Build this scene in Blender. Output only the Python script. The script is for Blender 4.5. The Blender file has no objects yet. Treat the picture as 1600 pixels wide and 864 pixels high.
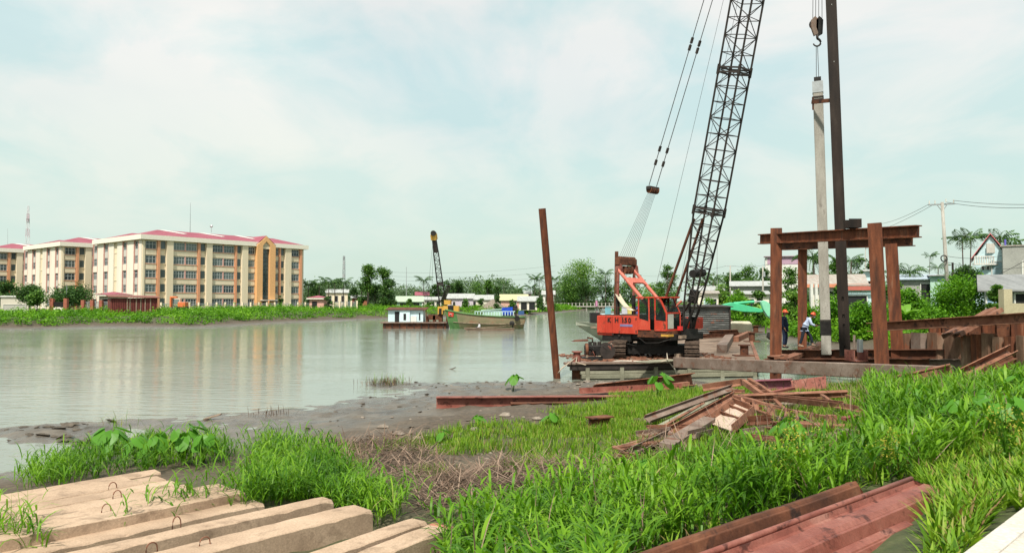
import bpy, math, random
import numpy as np
from mathutils import Vector, Matrix, noise as mnoise

random.seed(7)
rng = np.random.default_rng(11)
S = bpy.context.scene
COL = S.collection

# ------------------------------------------------------------------ camera
FPX, HOR, EYE = 1150.0, 470.0, 4.0
TILT = math.atan((HOR - 432.0) / FPX)
cam_d = bpy.data.cameras.new("camera")
cam = bpy.data.objects.new("camera", cam_d)
COL.objects.link(cam)
cam_d.sensor_width = 36.0
cam_d.lens = 36.0 * FPX / 1600.0
cam_d.clip_start = 0.1
cam_d.clip_end = 9000.0
cam.location = (0, 0, EYE)
cam.rotation_euler = (math.pi / 2 + TILT, 0, 0)
S.camera = cam

# ------------------------------------------------------------------ world
SUN_EL, SUN_AZ = math.radians(56), math.radians(197)   # azimuth clockwise from +Y: sun high behind the camera, a little left
W = bpy.data.worlds.new("World")
S.world = W
W.use_nodes = True
nt = W.node_tree
for n in list(nt.nodes):
    nt.nodes.remove(n)
def N(t, **kw):
    n = nt.nodes.new(t)
    for k, v in kw.items():
        setattr(n, k, v)
    return n
def L(a, b):
    nt.links.new(a, b)
out = N('ShaderNodeOutputWorld')
sky = N('ShaderNodeTexSky')
sky.sky_type = 'NISHITA'
sky.sun_disc = False
sky.sun_elevation = SUN_EL
sky.sun_rotation = SUN_AZ
sky.air_density = 1.0
sky.dust_density = 2.5
sky.ozone_density = 1.6
bg1 = N('ShaderNodeBackground')
bg1.inputs['Strength'].default_value = 0.15
tint = N('ShaderNodeMix', data_type='RGBA', blend_type='MULTIPLY')
tint.inputs['Factor'].default_value = 1.0
tint.inputs[7].default_value = (0.90, 1.10, 0.90, 1)
L(sky.outputs['Color'], tint.inputs[6])
L(tint.outputs[2], bg1.inputs['Color'])
tc = N('ShaderNodeTexCoord')
sep = N('ShaderNodeSeparateXYZ')
L(tc.outputs['Generated'], sep.inputs[0])
zz = N('ShaderNodeMath', operation='MAXIMUM'); zz.inputs[1].default_value = 0.0
L(sep.outputs['Z'], zz.inputs[0])
za = N('ShaderNodeMath', operation='ADD'); za.inputs[1].default_value = 0.28
L(zz.outputs[0], za.inputs[0])
dx = N('ShaderNodeMath', operation='DIVIDE'); L(sep.outputs['X'], dx.inputs[0]); L(za.outputs[0], dx.inputs[1])
dy = N('ShaderNodeMath', operation='DIVIDE'); L(sep.outputs['Y'], dy.inputs[0]); L(za.outputs[0], dy.inputs[1])
cmb = N('ShaderNodeCombineXYZ'); L(dx.outputs[0], cmb.inputs['X']); L(dy.outputs[0], cmb.inputs['Y'])
mp = N('ShaderNodeMapping'); mp.inputs['Scale'].default_value = (1.0, 0.8, 1); mp.inputs['Location'].default_value = (3.1, 1.7, 0.4)
L(cmb.outputs[0], mp.inputs['Vector'])
n1 = N('ShaderNodeTexNoise'); n1.inputs['Scale'].default_value = 0.85; n1.inputs['Detail'].default_value = 5.0; n1.inputs['Roughness'].default_value = 0.52; n1.inputs['Distortion'].default_value = 0.35
L(mp.outputs[0], n1.inputs['Vector'])
r1 = N('ShaderNodeValToRGB')
r1.color_ramp.elements[0].position = 0.34; r1.color_ramp.elements[0].color = (0.72, 0.72, 0.72, 1)
r1.color_ramp.elements[1].position = 0.66; r1.color_ramp.elements[1].color = (1, 1, 1, 1)
L(n1.outputs['Fac'], r1.inputs['Fac'])
n2 = N('ShaderNodeTexNoise'); n2.inputs['Scale'].default_value = 2.4; n2.inputs['Detail'].default_value = 7.0; n2.inputs['Roughness'].default_value = 0.55; n2.inputs['Distortion'].default_value = 0.5
L(mp.outputs[0], n2.inputs['Vector'])
r2 = N('ShaderNodeValToRGB')
r2.color_ramp.elements[0].position = 0.40; r2.color_ramp.elements[0].color = (0.60, 0.735, 0.725, 1)
r2.color_ramp.elements[1].position = 0.59; r2.color_ramp.elements[1].color = (0.83, 0.815, 0.775, 1)
L(n2.outputs['Fac'], r2.inputs['Fac'])
# towards the horizon the thin cloud closes to one pale veil
hz = N('ShaderNodeMapRange'); hz.inputs['From Min'].default_value = 0.02; hz.inputs['From Max'].default_value = 0.30
hz.inputs['To Min'].default_value = 0.95; hz.inputs['To Max'].default_value = 0.0
L(zz.outputs[0], hz.inputs['Value'])
veil = N('ShaderNodeMix', data_type='RGBA')
veil.inputs[7].default_value = (0.575, 0.695, 0.61, 1)
L(hz.outputs[0], veil.inputs['Factor']); L(r2.outputs['Color'], veil.inputs[6])
bg2 = N('ShaderNodeBackground'); bg2.inputs['Strength'].default_value = 1.0
L(veil.outputs[2], bg2.inputs['Color'])
mx1 = N('ShaderNodeMath', operation='MAXIMUM')
L(r1.outputs['Color'], mx1.inputs[0]); L(hz.outputs[0], mx1.inputs[1])
mixs = N('ShaderNodeMixShader')
L(mx1.outputs[0], mixs.inputs['Fac']); L(bg1.outputs[0], mixs.inputs[1]); L(bg2.outputs[0], mixs.inputs[2])
L(mixs.outputs[0], out.inputs['Surface'])

# ------------------------------------------------------------------ sun
sd_ = bpy.data.lights.new("sun", 'SUN')
sd_.energy = 5.0
sd_.angle = math.radians(4)
sd_.color = (1.0, 0.94, 0.83)
sun = bpy.data.objects.new("sun", sd_)
COL.objects.link(sun)
sdir = Vector((math.sin(SUN_AZ) * math.cos(SUN_EL), math.cos(SUN_AZ) * math.cos(SUN_EL), math.sin(SUN_EL)))
sun.rotation_euler = sdir.to_track_quat('Z', 'Y').to_euler()
sun.location = (-60, -40, 90)

S.view_settings.view_transform = 'Standard'
S.view_settings.look = 'None'
S.view_settings.exposure = 0.25
S.view_settings.gamma = 1.0
S.cycles.max_bounces = 6
S.cycles.transparent_max_bounces = 4
S.cycles.caustics_reflective = False
S.cycles.caustics_refractive = False

# ------------------------------------------------------------------ points from the photograph to the place
_ct, _st = math.cos(TILT), math.sin(TILT)
def ray(px, py):
    x = (px - 800.0) / FPX
    y = (432.0 - py) / FPX
    return Vector((x, _ct - y * _st, _st + y * _ct))
def PZ(px, py, z):                       # where that line of sight meets height z
    r = ray(px, py)
    return Vector((0, 0, EYE)) + r * ((z - EYE) / r.z)
def PD(px, py, d):                       # where it meets distance d
    r = ray(px, py)
    return Vector((0, 0, EYE)) + r * (d / r.y)
def proj(P):                             # numpy (N,3) -> px, py
    X, Y, Z = P[:, 0], P[:, 1], P[:, 2] - EYE
    f = Y * _ct + Z * _st
    u = -Y * _st + Z * _ct
    f = np.maximum(f, 0.01)
    return 800 + FPX * X / f, 432 - FPX * u / f

# ------------------------------------------------------------------ object helpers
def wloc(o):
    v = Vector((0, 0, 0))
    while o is not None:
        v = v + o.location
        o = o.parent
    return v
def props(o, label=None, cat=None, group=None, kind=None):
    if label: o['label'] = label
    if cat: o['category'] = cat
    if group: o['group'] = group
    if kind: o['kind'] = kind
    return o
def thing(name, label, cat, loc, group=None):
    o = bpy.data.objects.new(name, None)
    o.empty_display_size = 0.3
    COL.objects.link(o)
    o.location = loc
    return props(o, label, cat, group)
def copy_tree(o, parent=None, off=None):
    c = o.copy()
    COL.objects.link(c)
    c.parent = parent
    if off is not None:
        c.location = c.location + Vector(off)
    for ch in o.children:
        copy_tree(ch, c)
    return c
def V(*a):
    return Vector(a[0]) if len(a) == 1 else Vector(a)
def frame_of(d, up=(0, 0, 1)):
    d = d.normalized()
    up = Vector(up)
    if abs(d.dot(up.normalized())) > 0.995:
        up = Vector((0, 1, 0)) if abs(d.y) < 0.9 else Vector((1, 0, 0))
    s = d.cross(up).normalized()
    u = s.cross(d).normalized()
    return d, s, u

class MB:
    def __init__(self):
        self.v, self.f, self.mi, self.sm = [], [], [], []
        self.cur = 0
    def add(self, vs, fs, smooth=False):
        b = len(self.v)
        self.v += [tuple(p) for p in vs]
        for f in fs:
            self.f.append(tuple(b + i for i in f))
            self.mi.append(self.cur)
            self.sm.append(smooth)
    def extrude(self, sec, p, q, up=(0, 0, 1), s2=1.0):
        p, q = V(p), V(q)
        d, s, u = frame_of(q - p, up)
        n = len(sec)
        a = [p + s * x + u * y for x, y in sec]
        b = [q + s * x * s2 + u * y * s2 for x, y in sec]
        fs = [(i, (i + 1) % n, n + (i + 1) % n, n + i) for i in range(n)]
        fs += [tuple(range(n - 1, -1, -1)), tuple(range(n, 2 * n))]
        self.add(a + b, fs)
        return self
    def bar(self, p, q, w, h, up=(0, 0, 1), s2=1.0):
        return self.extrude([(-w / 2, -h / 2), (w / 2, -h / 2), (w / 2, h / 2), (-w / 2, h / 2)], p, q, up, s2)
    def hbeam(self, p, q, w, h, t=0.025, up=(0, 0, 1)):
        a, b, c = w / 2, h / 2, t / 2
        sec = [(-a, -b), (a, -b), (a, -b + t), (c, -b + t), (c, b - t), (a, b - t), (a, b), (-a, b), (-a, b - t), (-c, b - t), (-c, -b + t), (-a, -b + t)]
        return self.extrude(sec, p, q, up)
    def angle(self, p, q, w, h, t=0.015, up=(0, 0, 1)):
        return self.extrude([(0, 0), (w, 0), (w, t), (t, t), (t, h), (0, h)], p, q, up)
    def channel(self, p, q, w, h, t=0.015, up=(0, 0, 1)):
        a = w / 2
        return self.extrude([(-a, 0), (a, 0), (a, h), (a - t, h), (a - t, t), (-a + t, t), (-a + t, h), (-a, h)], p, q, up)
    def tube(self, p, q, r, n=8, r2=None, caps=True):
        p, q = V(p), V(q)
        r2 = r if r2 is None else r2
        d, s, u = frame_of(q - p)
        vs = []
        for c, rr in ((p, r), (q, r2)):
            for k in range(n):
                a = 2 * math.pi * k / n
                vs.append(c + s * (rr * math.cos(a)) + u * (rr * math.sin(a)))
        fs = [(k, (k + 1) % n, n + (k + 1) % n, n + k) for k in range(n)]
        self.add(vs, fs, n > 5)
        if caps:
            self.add(vs, [tuple(range(n - 1, -1, -1)), tuple(range(n, 2 * n))])
        return self
    def path(self, pts, r, n=6, r2=None):
        pts = [V(p) for p in pts]
        m = len(pts)
        r2 = r if r2 is None else r2
        vs = []
        for i, p in enumerate(pts):
            d = (pts[min(i + 1, m - 1)] - pts[max(i - 1, 0)])
            if d.length < 1e-6: d = Vector((0, 0, 1))
            d, s, u = frame_of(d)
            rr = r + (r2 - r) * i / (m - 1)
            for k in range(n):
                a = 2 * math.pi * k / n
                vs.append(p + s * (rr * math.cos(a)) + u * (rr * math.sin(a)))
        fs = []
        for i in range(m - 1):
            for k in range(n):
                fs.append((i * n + k, i * n + (k + 1) % n, (i + 1) * n + (k + 1) % n, (i + 1) * n + k))
        fs += [tuple(range(n - 1, -1, -1)), tuple(range((m - 1) * n, m * n))]
        self.add(vs, fs, n > 4)
        return self
    def box(self, c, s, ax=None):
        c = V(c)
        X, Y, Z = ax if ax else (Vector((1, 0, 0)), Vector((0, 1, 0)), Vector((0, 0, 1)))
        vs = [c + X * (sx * s[0] / 2) + Y * (sy * s[1] / 2) + Z * (sz * s[2] / 2) for sz in (-1, 1) for sy in (-1, 1) for sx in (-1, 1)]
        self.add(vs, [(0, 2, 3, 1), (4, 5, 7, 6), (0, 1, 5, 4), (1, 3, 7, 5), (3, 2, 6, 7), (2, 0, 4, 6)])
        return self
    def plate(self, pts, nrm):                       # polygon given thickness by the vector nrm
        pts = [V(p) for p in pts]; nrm = V(nrm)
        n = len(pts)
        vs = pts + [p + nrm for p in pts]
        fs = [(i, (i + 1) % n, n + (i + 1) % n, n + i) for i in range(n)] + [tuple(range(n - 1, -1, -1)), tuple(range(n, 2 * n))]
        self.add(vs, fs)
        return self
    def hull(self, sections, caps=True, smooth=False):           # list of rings with the same number of points
        n = len(sections[0])
        vs = [p for s in sections for p in s]
        fs = []
        for i in range(len(sections) - 1):
            for k in range(n):
                fs.append((i * n + k, i * n + (k + 1) % n, (i + 1) * n + (k + 1) % n, (i + 1) * n + k))
        self.add(vs, fs, smooth)
        if caps:
            m = len(sections) - 1
            self.add(vs, [tuple(range(n - 1, -1, -1)), tuple(range(m * n, m * n + n))])
        return self
    def ball(self, c, r, nu=8, nv=6, sq=(1, 1, 1)):
        c = V(c)
        rings = []
        for j in range(1, nv):
            t = math.pi * j / nv
            rings.append([c + Vector((r * sq[0] * math.sin(t) * math.cos(2 * math.pi * k / nu), r * sq[1] * math.sin(t) * math.sin(2 * math.pi * k / nu), -r * sq[2] * math.cos(t))) for k in range(nu)])
        return self.hull(rings, True, True)
    def mesh(self, name, origin=(0, 0, 0)):
        o = Vector(origin)
        me = bpy.data.meshes.new(name)
        me.from_pydata([(p[0] - o.x, p[1] - o.y, p[2] - o.z) for p in self.v], [], self.f)
        me.polygons.foreach_set('material_index', self.mi)
        me.polygons.foreach_set('use_smooth', self.sm)
        import bmesh
        b = bmesh.new(); b.from_mesh(me)
        bmesh.ops.recalc_face_normals(b, faces=b.faces)
        b.to_mesh(me); b.free()
        me.update()
        return me
    def build(self, name, mats, parent=None, label=None, cat=None, group=None, kind=None, bevel=0.0, origin=None):
        if parent is not None:
            org = wloc(parent)
        elif origin is not None:
            org = Vector(origin)
        else:
            a = np.array(self.v)
            org = Vector((float((a[:, 0].min() + a[:, 0].max()) / 2), float((a[:, 1].min() + a[:, 1].max()) / 2), float(a[:, 2].min())))
        me = self.mesh(name, org)
        for m in (mats if isinstance(mats, (list, tuple)) else [mats]):
            me.materials.append(m)
        o = bpy.data.objects.new(name, me)
        COL.objects.link(o)
        if parent is not None:
            o.parent = parent
        else:
            o.location = org
        if bevel:
            md = o.modifiers.new('edge', 'BEVEL')
            md.width = bevel; md.segments = 2; md.limit_method = 'ANGLE'
        return props(o, label, cat, group, kind)

def np_mesh(name, verts, quads, mats, loc=(0, 0, 0), parent=None, tri=False, mi=None, smooth=False):
    """verts (N,3) float, quads (M,4 or 3) int"""
    verts = np.asarray(verts, np.float32) - np.array(wloc(parent) if parent is not None else loc, np.float32)
    quads = np.asarray(quads, np.int32)
    k = quads.shape[1]
    me = bpy.data.meshes.new(name)
    me.vertices.add(len(verts)); me.vertices.foreach_set('co', verts.ravel())
    me.loops.add(quads.size); me.loops.foreach_set('vertex_index', quads.ravel())
    me.polygons.add(len(quads))
    me.polygons.foreach_set('loop_start', np.arange(0, quads.size, k, dtype=np.int32))
    if mi is not None: me.polygons.foreach_set('material_index', np.asarray(mi, np.int32))
    if smooth: me.polygons.foreach_set('use_smooth', np.ones(len(quads), bool))
    for m in (mats if isinstance(mats, (list, tuple)) else [mats]):
        me.materials.append(m)
    me.update(calc_edges=True)
    o = bpy.data.objects.new(name, me)
    COL.objects.link(o)
    if parent is not None: o.parent = parent
    else: o.location = loc
    return o

# ------------------------------------------------------------------ materials
def new_mat(name):
    m = bpy.data.materials.new(name)
    m.use_nodes = True
    t = m.node_tree
    return m, t, t.nodes['Principled BSDF'], t.nodes['Material Output']
def ramp(t, stops, fac):
    r = t.nodes.new('ShaderNodeValToRGB')
    e = r.color_ramp.elements
    while len(e) < len(stops): e.new(0.5)
    for k, (p, c) in enumerate(stops):
        e[k].position = p
        e[k].color = (c[0], c[1], c[2], 1)
    t.links.new(fac, r.inputs['Fac'])
    return r.outputs['Color']
def coords(t, scale=(1, 1, 1), rand=True):
    tc = t.nodes.new('ShaderNodeTexCoord')
    v = tc.outputs['Object']
    if rand:
        oi = t.nodes.new('ShaderNodeObjectInfo')
        ml = t.nodes.new('ShaderNodeMath'); ml.operation = 'MULTIPLY'; ml.inputs[1].default_value = 37.0
        t.links.new(oi.outputs['Random'], ml.inputs[0])
        ad = t.nodes.new('ShaderNodeVectorMath'); ad.operation = 'ADD'
        t.links.new(v, ad.inputs[0]); t.links.new(ml.outputs[0], ad.inputs[1])
        v = ad.outputs[0]
    mp = t.nodes.new('ShaderNodeMapping'); mp.inputs['Scale'].default_value = scale
    t.links.new(v, mp.inputs['Vector'])
    return mp.outputs[0]
def noise_n(t, vec, scale, detail=5, rough=0.55, dist=0.0):
    n = t.nodes.new('ShaderNodeTexNoise')
    n.inputs['Scale'].default_value = scale; n.inputs['Detail'].default_value = detail
    n.inputs['Roughness'].default_value = rough; n.inputs['Distortion'].default_value = dist
    t.links.new(vec, n.inputs['Vector'])
    return n.outputs['Fac']
def mixc(t, fac, a, b, mode='MIX'):
    m = t.nodes.new('ShaderNodeMix'); m.data_type = 'RGBA'; m.blend_type = mode
    for sock, val in ((m.inputs['Factor'], fac), (m.inputs[6], a), (m.inputs[7], b)):
        if isinstance(val, (int, float)): sock.default_value = val
        elif isinstance(val, tuple): sock.default_value = (*val[:3], 1)
        else: t.links.new(val, sock)
    return m.outputs[2]
def surf(name, stops, scale=2.0, detail=6, rough=0.7, bump=0.15, bscale=30.0, stretch=(1, 1, 1), spots=None, spot_scale=6.0, spot_pos=(0.55, 0.65), metal=0.0, fine=0.25, dist=0.0):
    """weathered surface: big noise ramp + fine multiply + optional stains, with fine relief"""
    m, t, b, o = new_mat(name)
    v = coords(t, stretch)
    c = ramp(t, stops, noise_n(t, v, scale, detail, 0.6, dist))
    if fine:
        v2 = coords(t, (1, 1, 1))
        f = ramp(t, [(0.3, (1 - fine,) * 3), (0.7, (1 + fine * 0.4,) * 3)], noise_n(t, v2, bscale * 0.6, 4, 0.7))
        c = mixc(t, 1.0, c, f, 'MULTIPLY')
    if spots is not None:
        v3 = coords(t, stretch)
        fac = ramp(t, [(spot_pos[0], (0, 0, 0)), (spot_pos[1], (1, 1, 1))], noise_n(t, v3, spot_scale, 6, 0.65, 0.3))
        c = mixc(t, fac, c, spots)
    t.links.new(c, b.inputs['Base Color'])
    b.inputs['Roughness'].default_value = rough
    b.inputs['Metallic'].default_value = metal
    b.inputs['Specular IOR Level'].default_value = 0.22
    if bump:
        bp = t.nodes.new('ShaderNodeBump'); bp.inputs['Strength'].default_value = bump; bp.inputs['Distance'].default_value = 0.02
        t.links.new(noise_n(t, coords(t), bscale, 5, 0.65), bp.inputs['Height'])
        t.links.new(bp.outputs[0], b.inputs['Normal'])
    return m
def leaf_mat(name, stops, trans=0.35, rough=0.45, clump=0.0):
    m, t, b, o = new_mat(name)
    g = t.nodes.new('ShaderNodeNewGeometry')
    fac = g.outputs['Random Per Island']
    if clump:
        tc = t.nodes.new('ShaderNodeTexCoord')
        nf = noise_n(t, tc.outputs['Object'], clump, 3, 0.5)
        a = t.nodes.new('ShaderNodeMath'); a.operation = 'MULTIPLY_ADD'; a.inputs[1].default_value = 0.45
        t.links.new(fac, a.inputs[0])
        mr = t.nodes.new('ShaderNodeMapRange'); mr.inputs['From Min'].default_value = 0.3; mr.inputs['From Max'].default_value = 0.7; mr.inputs['To Max'].default_value = 0.55
        t.links.new(nf, mr.inputs['Value']); t.links.new(mr.outputs[0], a.inputs[2])
        fac = a.outputs[0]
    c = ramp(t, stops, fac)
    t.links.new(c, b.inputs['Base Color'])
    b.inputs['Roughness'].default_value = rough
    b.inputs['Specular IOR Level'].default_value = 0.16
    tr = t.nodes.new('ShaderNodeBsdfTranslucent')
    c2 = mixc(t, 1.0, c, (1.25, 1.35, 0.6), 'MULTIPLY')
    t.links.new(c2, tr.inputs['Color'])
    ms = t.nodes.new('ShaderNodeMixShader'); ms.inputs[0].default_value = trans
    t.links.new(b.outputs[0], ms.inputs[1]); t.links.new(tr.outputs[0], ms.inputs[2])
    t.links.new(ms.outputs[0], o.inputs['Surface'])
    return m
def plain(name, col, rough=0.6, var=0.15, metal=0.0, spec=0.5):
    m, t, b, o = new_mat(name)
    v = coords(t)
    c = ramp(t, [(0.3, tuple(x * (1 - var) for x in col)), (0.7, tuple(min(1, x * (1 + var * 0.6)) for x in col))], noise_n(t, v, 3.0, 5))
    t.links.new(c, b.inputs['Base Color'])
    b.inputs['Roughness'].default_value = rough; b.inputs['Metallic'].default_value = metal
    b.inputs['Specular IOR Level'].default_value = spec
    return m

RUST = surf('rust', [(0.25, (0.035, 0.017, 0.012)), (0.45, (0.095, 0.038, 0.022)), (0.62, (0.165, 0.064, 0.034)), (0.8, (0.23, 0.115, 0.066))], 1.6, 7, 0.78, 0.35, 40, (1, 1, 1), (0.03, 0.018, 0.015), 3.0, (0.55, 0.66))
RUST_POST = surf('rust_streaked', [(0.25, (0.045, 0.019, 0.013)), (0.42, (0.120, 0.040, 0.020)), (0.58, (0.185, 0.060, 0.028)), (0.76, (0.25, 0.135, 0.085))], 1.7, 8, 0.75, 0.35, 40, (3.0, 3.0, 0.45), (0.045, 0.022, 0.016), 1.8, (0.48, 0.72))
RUST_PINK = surf('red_primer_rust', [(0.22, (0.110, 0.034, 0.026)), (0.42, (0.215, 0.070, 0.052)), (0.60, (0.27, 0.102, 0.077)), (0.82, (0.40, 0.225, 0.18))], 2.4, 9, 0.5, 0.3, 60, (1, 1, 1), (0.075, 0.026, 0.020), 5.0, (0.56, 0.64))
RUST_SCRAP = surf('scrap_rust', [(0.22, (0.100, 0.043, 0.028)), (0.42, (0.205, 0.088, 0.054)), (0.6, (0.28, 0.135, 0.085)), (0.8, (0.37, 0.235, 0.17))], 2.8, 8, 0.75, 0.35, 60, (1, 1, 1), (0.065, 0.034, 0.026), 4.0, (0.55, 0.64))
RUST_GREY = surf('grey_rust', [(0.22, (0.115, 0.080, 0.062)), (0.5, (0.205, 0.150, 0.120)), (0.75, (0.30, 0.235, 0.20))], 1.8, 8, 0.72, 0.3, 40, (1, 1, 1), (0.145, 0.062, 0.038), 2.5, (0.54, 0.66))
RUST_PILE = surf('sheet_pile_rust', [(0.22, (0.065, 0.036, 0.025)), (0.42, (0.140, 0.078, 0.050)), (0.6, (0.225, 0.135, 0.090)), (0.8, (0.33, 0.245, 0.18))], 1.6, 8, 0.8, 0.35, 40, (1.8, 1.8, 0.5), (0.19, 0.062, 0.030), 2.0, (0.53, 0.64))
DARK_STEEL = surf('dark_steel', [(0.3, (0.020, 0.017, 0.016)), (0.6, (0.045, 0.036, 0.032)), (0.8, (0.085, 0.060, 0.048))], 2.0, 6, 0.6, 0.2, 40)
MAST_STEEL = surf('mast_steel', [(0.3, (0.012, 0.009, 0.008)), (0.55, (0.028, 0.019, 0.015)), (0.8, (0.065, 0.048, 0.038))], 1.2, 7, 0.65, 0.25, 40, (2, 2, 0.4))
BLACK = surf('black_grease', [(0.3, (0.010, 0.009, 0.009)), (0.7, (0.03, 0.027, 0.025))], 3.0, 5, 0.55, 0.2, 40)
CONC = surf('pile_concrete', [(0.22, (0.26, 0.178, 0.122)), (0.5, (0.44, 0.315, 0.222)), (0.75, (0.57, 0.42, 0.305))], 1.1, 9, 0.88, 0.4, 70, (1, 1, 1), (0.18, 0.125, 0.085), 2.6, (0.54, 0.72), fine=0.28)
CONC_GREY = surf('grey_concrete', [(0.25, (0.27, 0.25, 0.22)), (0.5, (0.36, 0.34, 0.30)), (0.75, (0.46, 0.44, 0.40))], 1.6, 8, 0.85, 0.35, 40, (2, 2, 0.5), (0.19, 0.17, 0.15), 4.0, (0.57, 0.7))
PAVE = surf('pavement_concrete', [(0.3, (0.46, 0.42, 0.36)), (0.7, (0.60, 0.56, 0.50))], 1.2, 7, 0.85, 0.3, 60, (1, 1, 1), (0.25, 0.23, 0.21), 9.0, (0.62, 0.7))
STONE = surf('rubble_stone', [(0.3, (0.13, 0.105, 0.085)), (0.7, (0.30, 0.255, 0.21))], 4, 6, 0.85, 0.3, 40)
BARK = surf('bark', [(0.3, (0.07, 0.055, 0.045)), (0.7, (0.17, 0.14, 0.115))], 6, 5, 0.9, 0.5, 20, (1, 1, 0.3))
WOOD = surf('old_timber', [(0.3, (0.20, 0.145, 0.105)), (0.7, (0.38, 0.29, 0.22))], 3, 6, 0.85, 0.3, 40, (1, 1, 1), (0.13, 0.09, 0.07), 5.0)
STEEL = plain('galvanised', (0.42, 0.44, 0.45), 0.45, 0.2, 0.5)
ROPE = plain('wire_rope', (0.035, 0.033, 0.032), 0.6)
WHITE = surf('white_paint', [(0.3, (0.60, 0.59, 0.55)), (0.7, (0.78, 0.77, 0.73))], 1.0, 6, 0.7, 0.1, 20)
TWIG = leaf_mat('dry_stalks', [(0.0, (0.050, 0.032, 0.022)), (0.5, (0.150, 0.098, 0.070)), (1.0, (0.30, 0.215, 0.16))], 0.05, 0.8)
GRASS = leaf_mat('grass_blade', [(0.0, (0.018, 0.062, 0.006)), (0.3, (0.060, 0.165, 0.010)), (0.65, (0.150, 0.305, 0.018)), (0.93, (0.24, 0.40, 0.036)), (1.0, (0.36, 0.32, 0.12))], 0.36, 0.40, 0.8)
GRASS_S = leaf_mat('short_grass', [(0.0, (0.040, 0.110, 0.008)), (0.4, (0.140, 0.275, 0.016)), (0.86, (0.25, 0.38, 0.036)), (0.96, (0.30, 0.24, 0.09)), (1.0, (0.28, 0.16, 0.09))], 0.36, 0.45)
VEG = leaf_mat('bank_leaf', [(0.0, (0.022, 0.070, 0.008)), (0.35, (0.070, 0.195, 0.012)), (0.7, (0.150, 0.330, 0.018)), (1.0, (0.24, 0.42, 0.034))], 0.35, 0.5, 0.25)
TREE_D = leaf_mat('tree_leaf_dark', [(0.0, (0.020, 0.055, 0.018)), (0.5, (0.050, 0.115, 0.030)), (1.0, (0.105, 0.195, 0.050))], 0.25, 0.5)
TREE_M = leaf_mat('tree_leaf_mid', [(0.0, (0.028, 0.080, 0.016)), (0.5, (0.070, 0.165, 0.026)), (1.0, (0.150, 0.265, 0.050))], 0.3, 0.5)
TREE_L = leaf_mat('tree_leaf_light', [(0.0, (0.050, 0.125, 0.020)), (0.5, (0.125, 0.255, 0.038)), (1.0, (0.235, 0.36, 0.075))], 0.35, 0.5)
TREE_FAR = leaf_mat('tree_leaf_far', [(0.0, (0.060, 0.105, 0.060)), (0.5, (0.105, 0.170, 0.085)), (1.0, (0.165, 0.245, 0.115))], 0.25, 0.6)  # distance haze is put into this paler, greyer leaf colour
# ================================================================== the ground, the river
RIVER = np.array([(-500, 40), (-300, 62), (-140, 86), (-90, 95), (-64, 101), (-62, 108), (-44, 107), (-39, 134), (-28, 156), (4, 190), (23, 268), (36, 330), (62, 420), (110, 560),
                  (122, 556), (76, 415), (46, 328), (33, 268), (30, 190), (29.5, 120), (28, 90), (24.8, 72), (22.2, 56), (21, 44), (21, 36), (17, 29.5), (12.5, 33), (11, 37.6), (2.5, 37.5), (-3, 36), (-10, 28), (-14, 24), (-13, 17), (-17, 15.5), (-40, 13), (-300, 5), (-500, 0)], float)
def river_sd(X, Y):
    """signed distance to the river's edge: positive on land"""
    P = np.stack([X, Y], -1)
    best = np.full(X.shape, 1e18)
    inside = np.zeros(X.shape, bool)
    n = len(RIVER)
    for i in range(n):
        a, b = RIVER[i], RIVER[(i + 1) % n]
        ab = b - a
        t = np.clip(((P - a) @ ab) / (ab @ ab), 0, 1)
        d = P - a - t[..., None] * ab
        best = np.minimum(best, (d ** 2).sum(-1))
        cond = ((a[1] > Y) != (b[1] > Y))
        xi = (b[0] - a[0]) * (Y - a[1]) / (b[1] - a[1] + 1e-12) + a[0]
        inside ^= cond & (X < xi)
    d = np.sqrt(best)
    return np.where(inside, -d, d)
_cp = []
for px, py, z in [
    (0, 640, -.35), (120, 630, -.35), (250, 625, -.3), (400, 618, -.3), (500, 600, -.35), (700, 570, -.5), (850, 584, -.3), (0, 570, -.6), (400, 560, -.7),
    (0, 712, -.10), (60, 722, -.08), (110, 702, -.05), (20, 740, -.02), (0, 690, -.07), (200, 678, -.03), (150, 655, -.12), (60, 652, -.2),
    (24, 669, .14), (90, 668, .14), (60, 680, .12), (130, 693, .14), (175, 700, .14), (215, 690, .02),
    (260, 668, .03), (330, 656, .03), (400, 650, .03), (480, 640, .03), (560, 618, -.03), (600, 599, .06), (640, 612, -.03), (700, 602, .06), (790, 600, .09), (870, 600, .10),
    (550, 645, .10), (640, 650, .14), (450, 680, .12), (370, 700, .14), (700, 630, .17), (800, 622, .2), (300, 690, .06), (500, 660, .05),
    (480, 700, .38), (600, 682, .45), (700, 655, .42), (800, 650, .5), (900, 640, .55), (960, 612, .38), (1060, 606, .42), (560, 720, .48),
    (500, 770, .65), (620, 760, .66), (700, 800, .75), (700, 860, .80), (800, 720, .65), (900, 760, .85), (900, 860, 1.05), (760, 690, .52), (1000, 690, .80), (1000, 800, 1.1),
    (1200, 640, .95), (1300, 610, .95), (1150, 602, .60), (1250, 600, .75), (1400, 604, 1.0), (1480, 605, 1.15), (1590, 604, 1.4), (1200, 740, 1.25), (1400, 700, 1.5), (1550, 740, 1.9), (1430, 820, 1.95), (1250, 860, 1.55),
    (1500, 850, 2.20), (1590, 775, 2.20), (1480, 862, 2.22), (1598, 700, 2.0), (1100, 860, 1.3),
    (0, 768, .45), (150, 735, .42), (300, 712, .40), (60, 748, .30), (0, 800, .98), (150, 800, 1.02), (300, 790, 1.0), (150, 848, 1.06), (350, 838, 1.05), (480, 830, 1.02), (0, 850, 1.06), (600, 845, .96), (430, 790, .98), (420, 730, .55)]:
    p = PZ(px, py, z)
    _cp.append((p.x, p.y, z))
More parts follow.
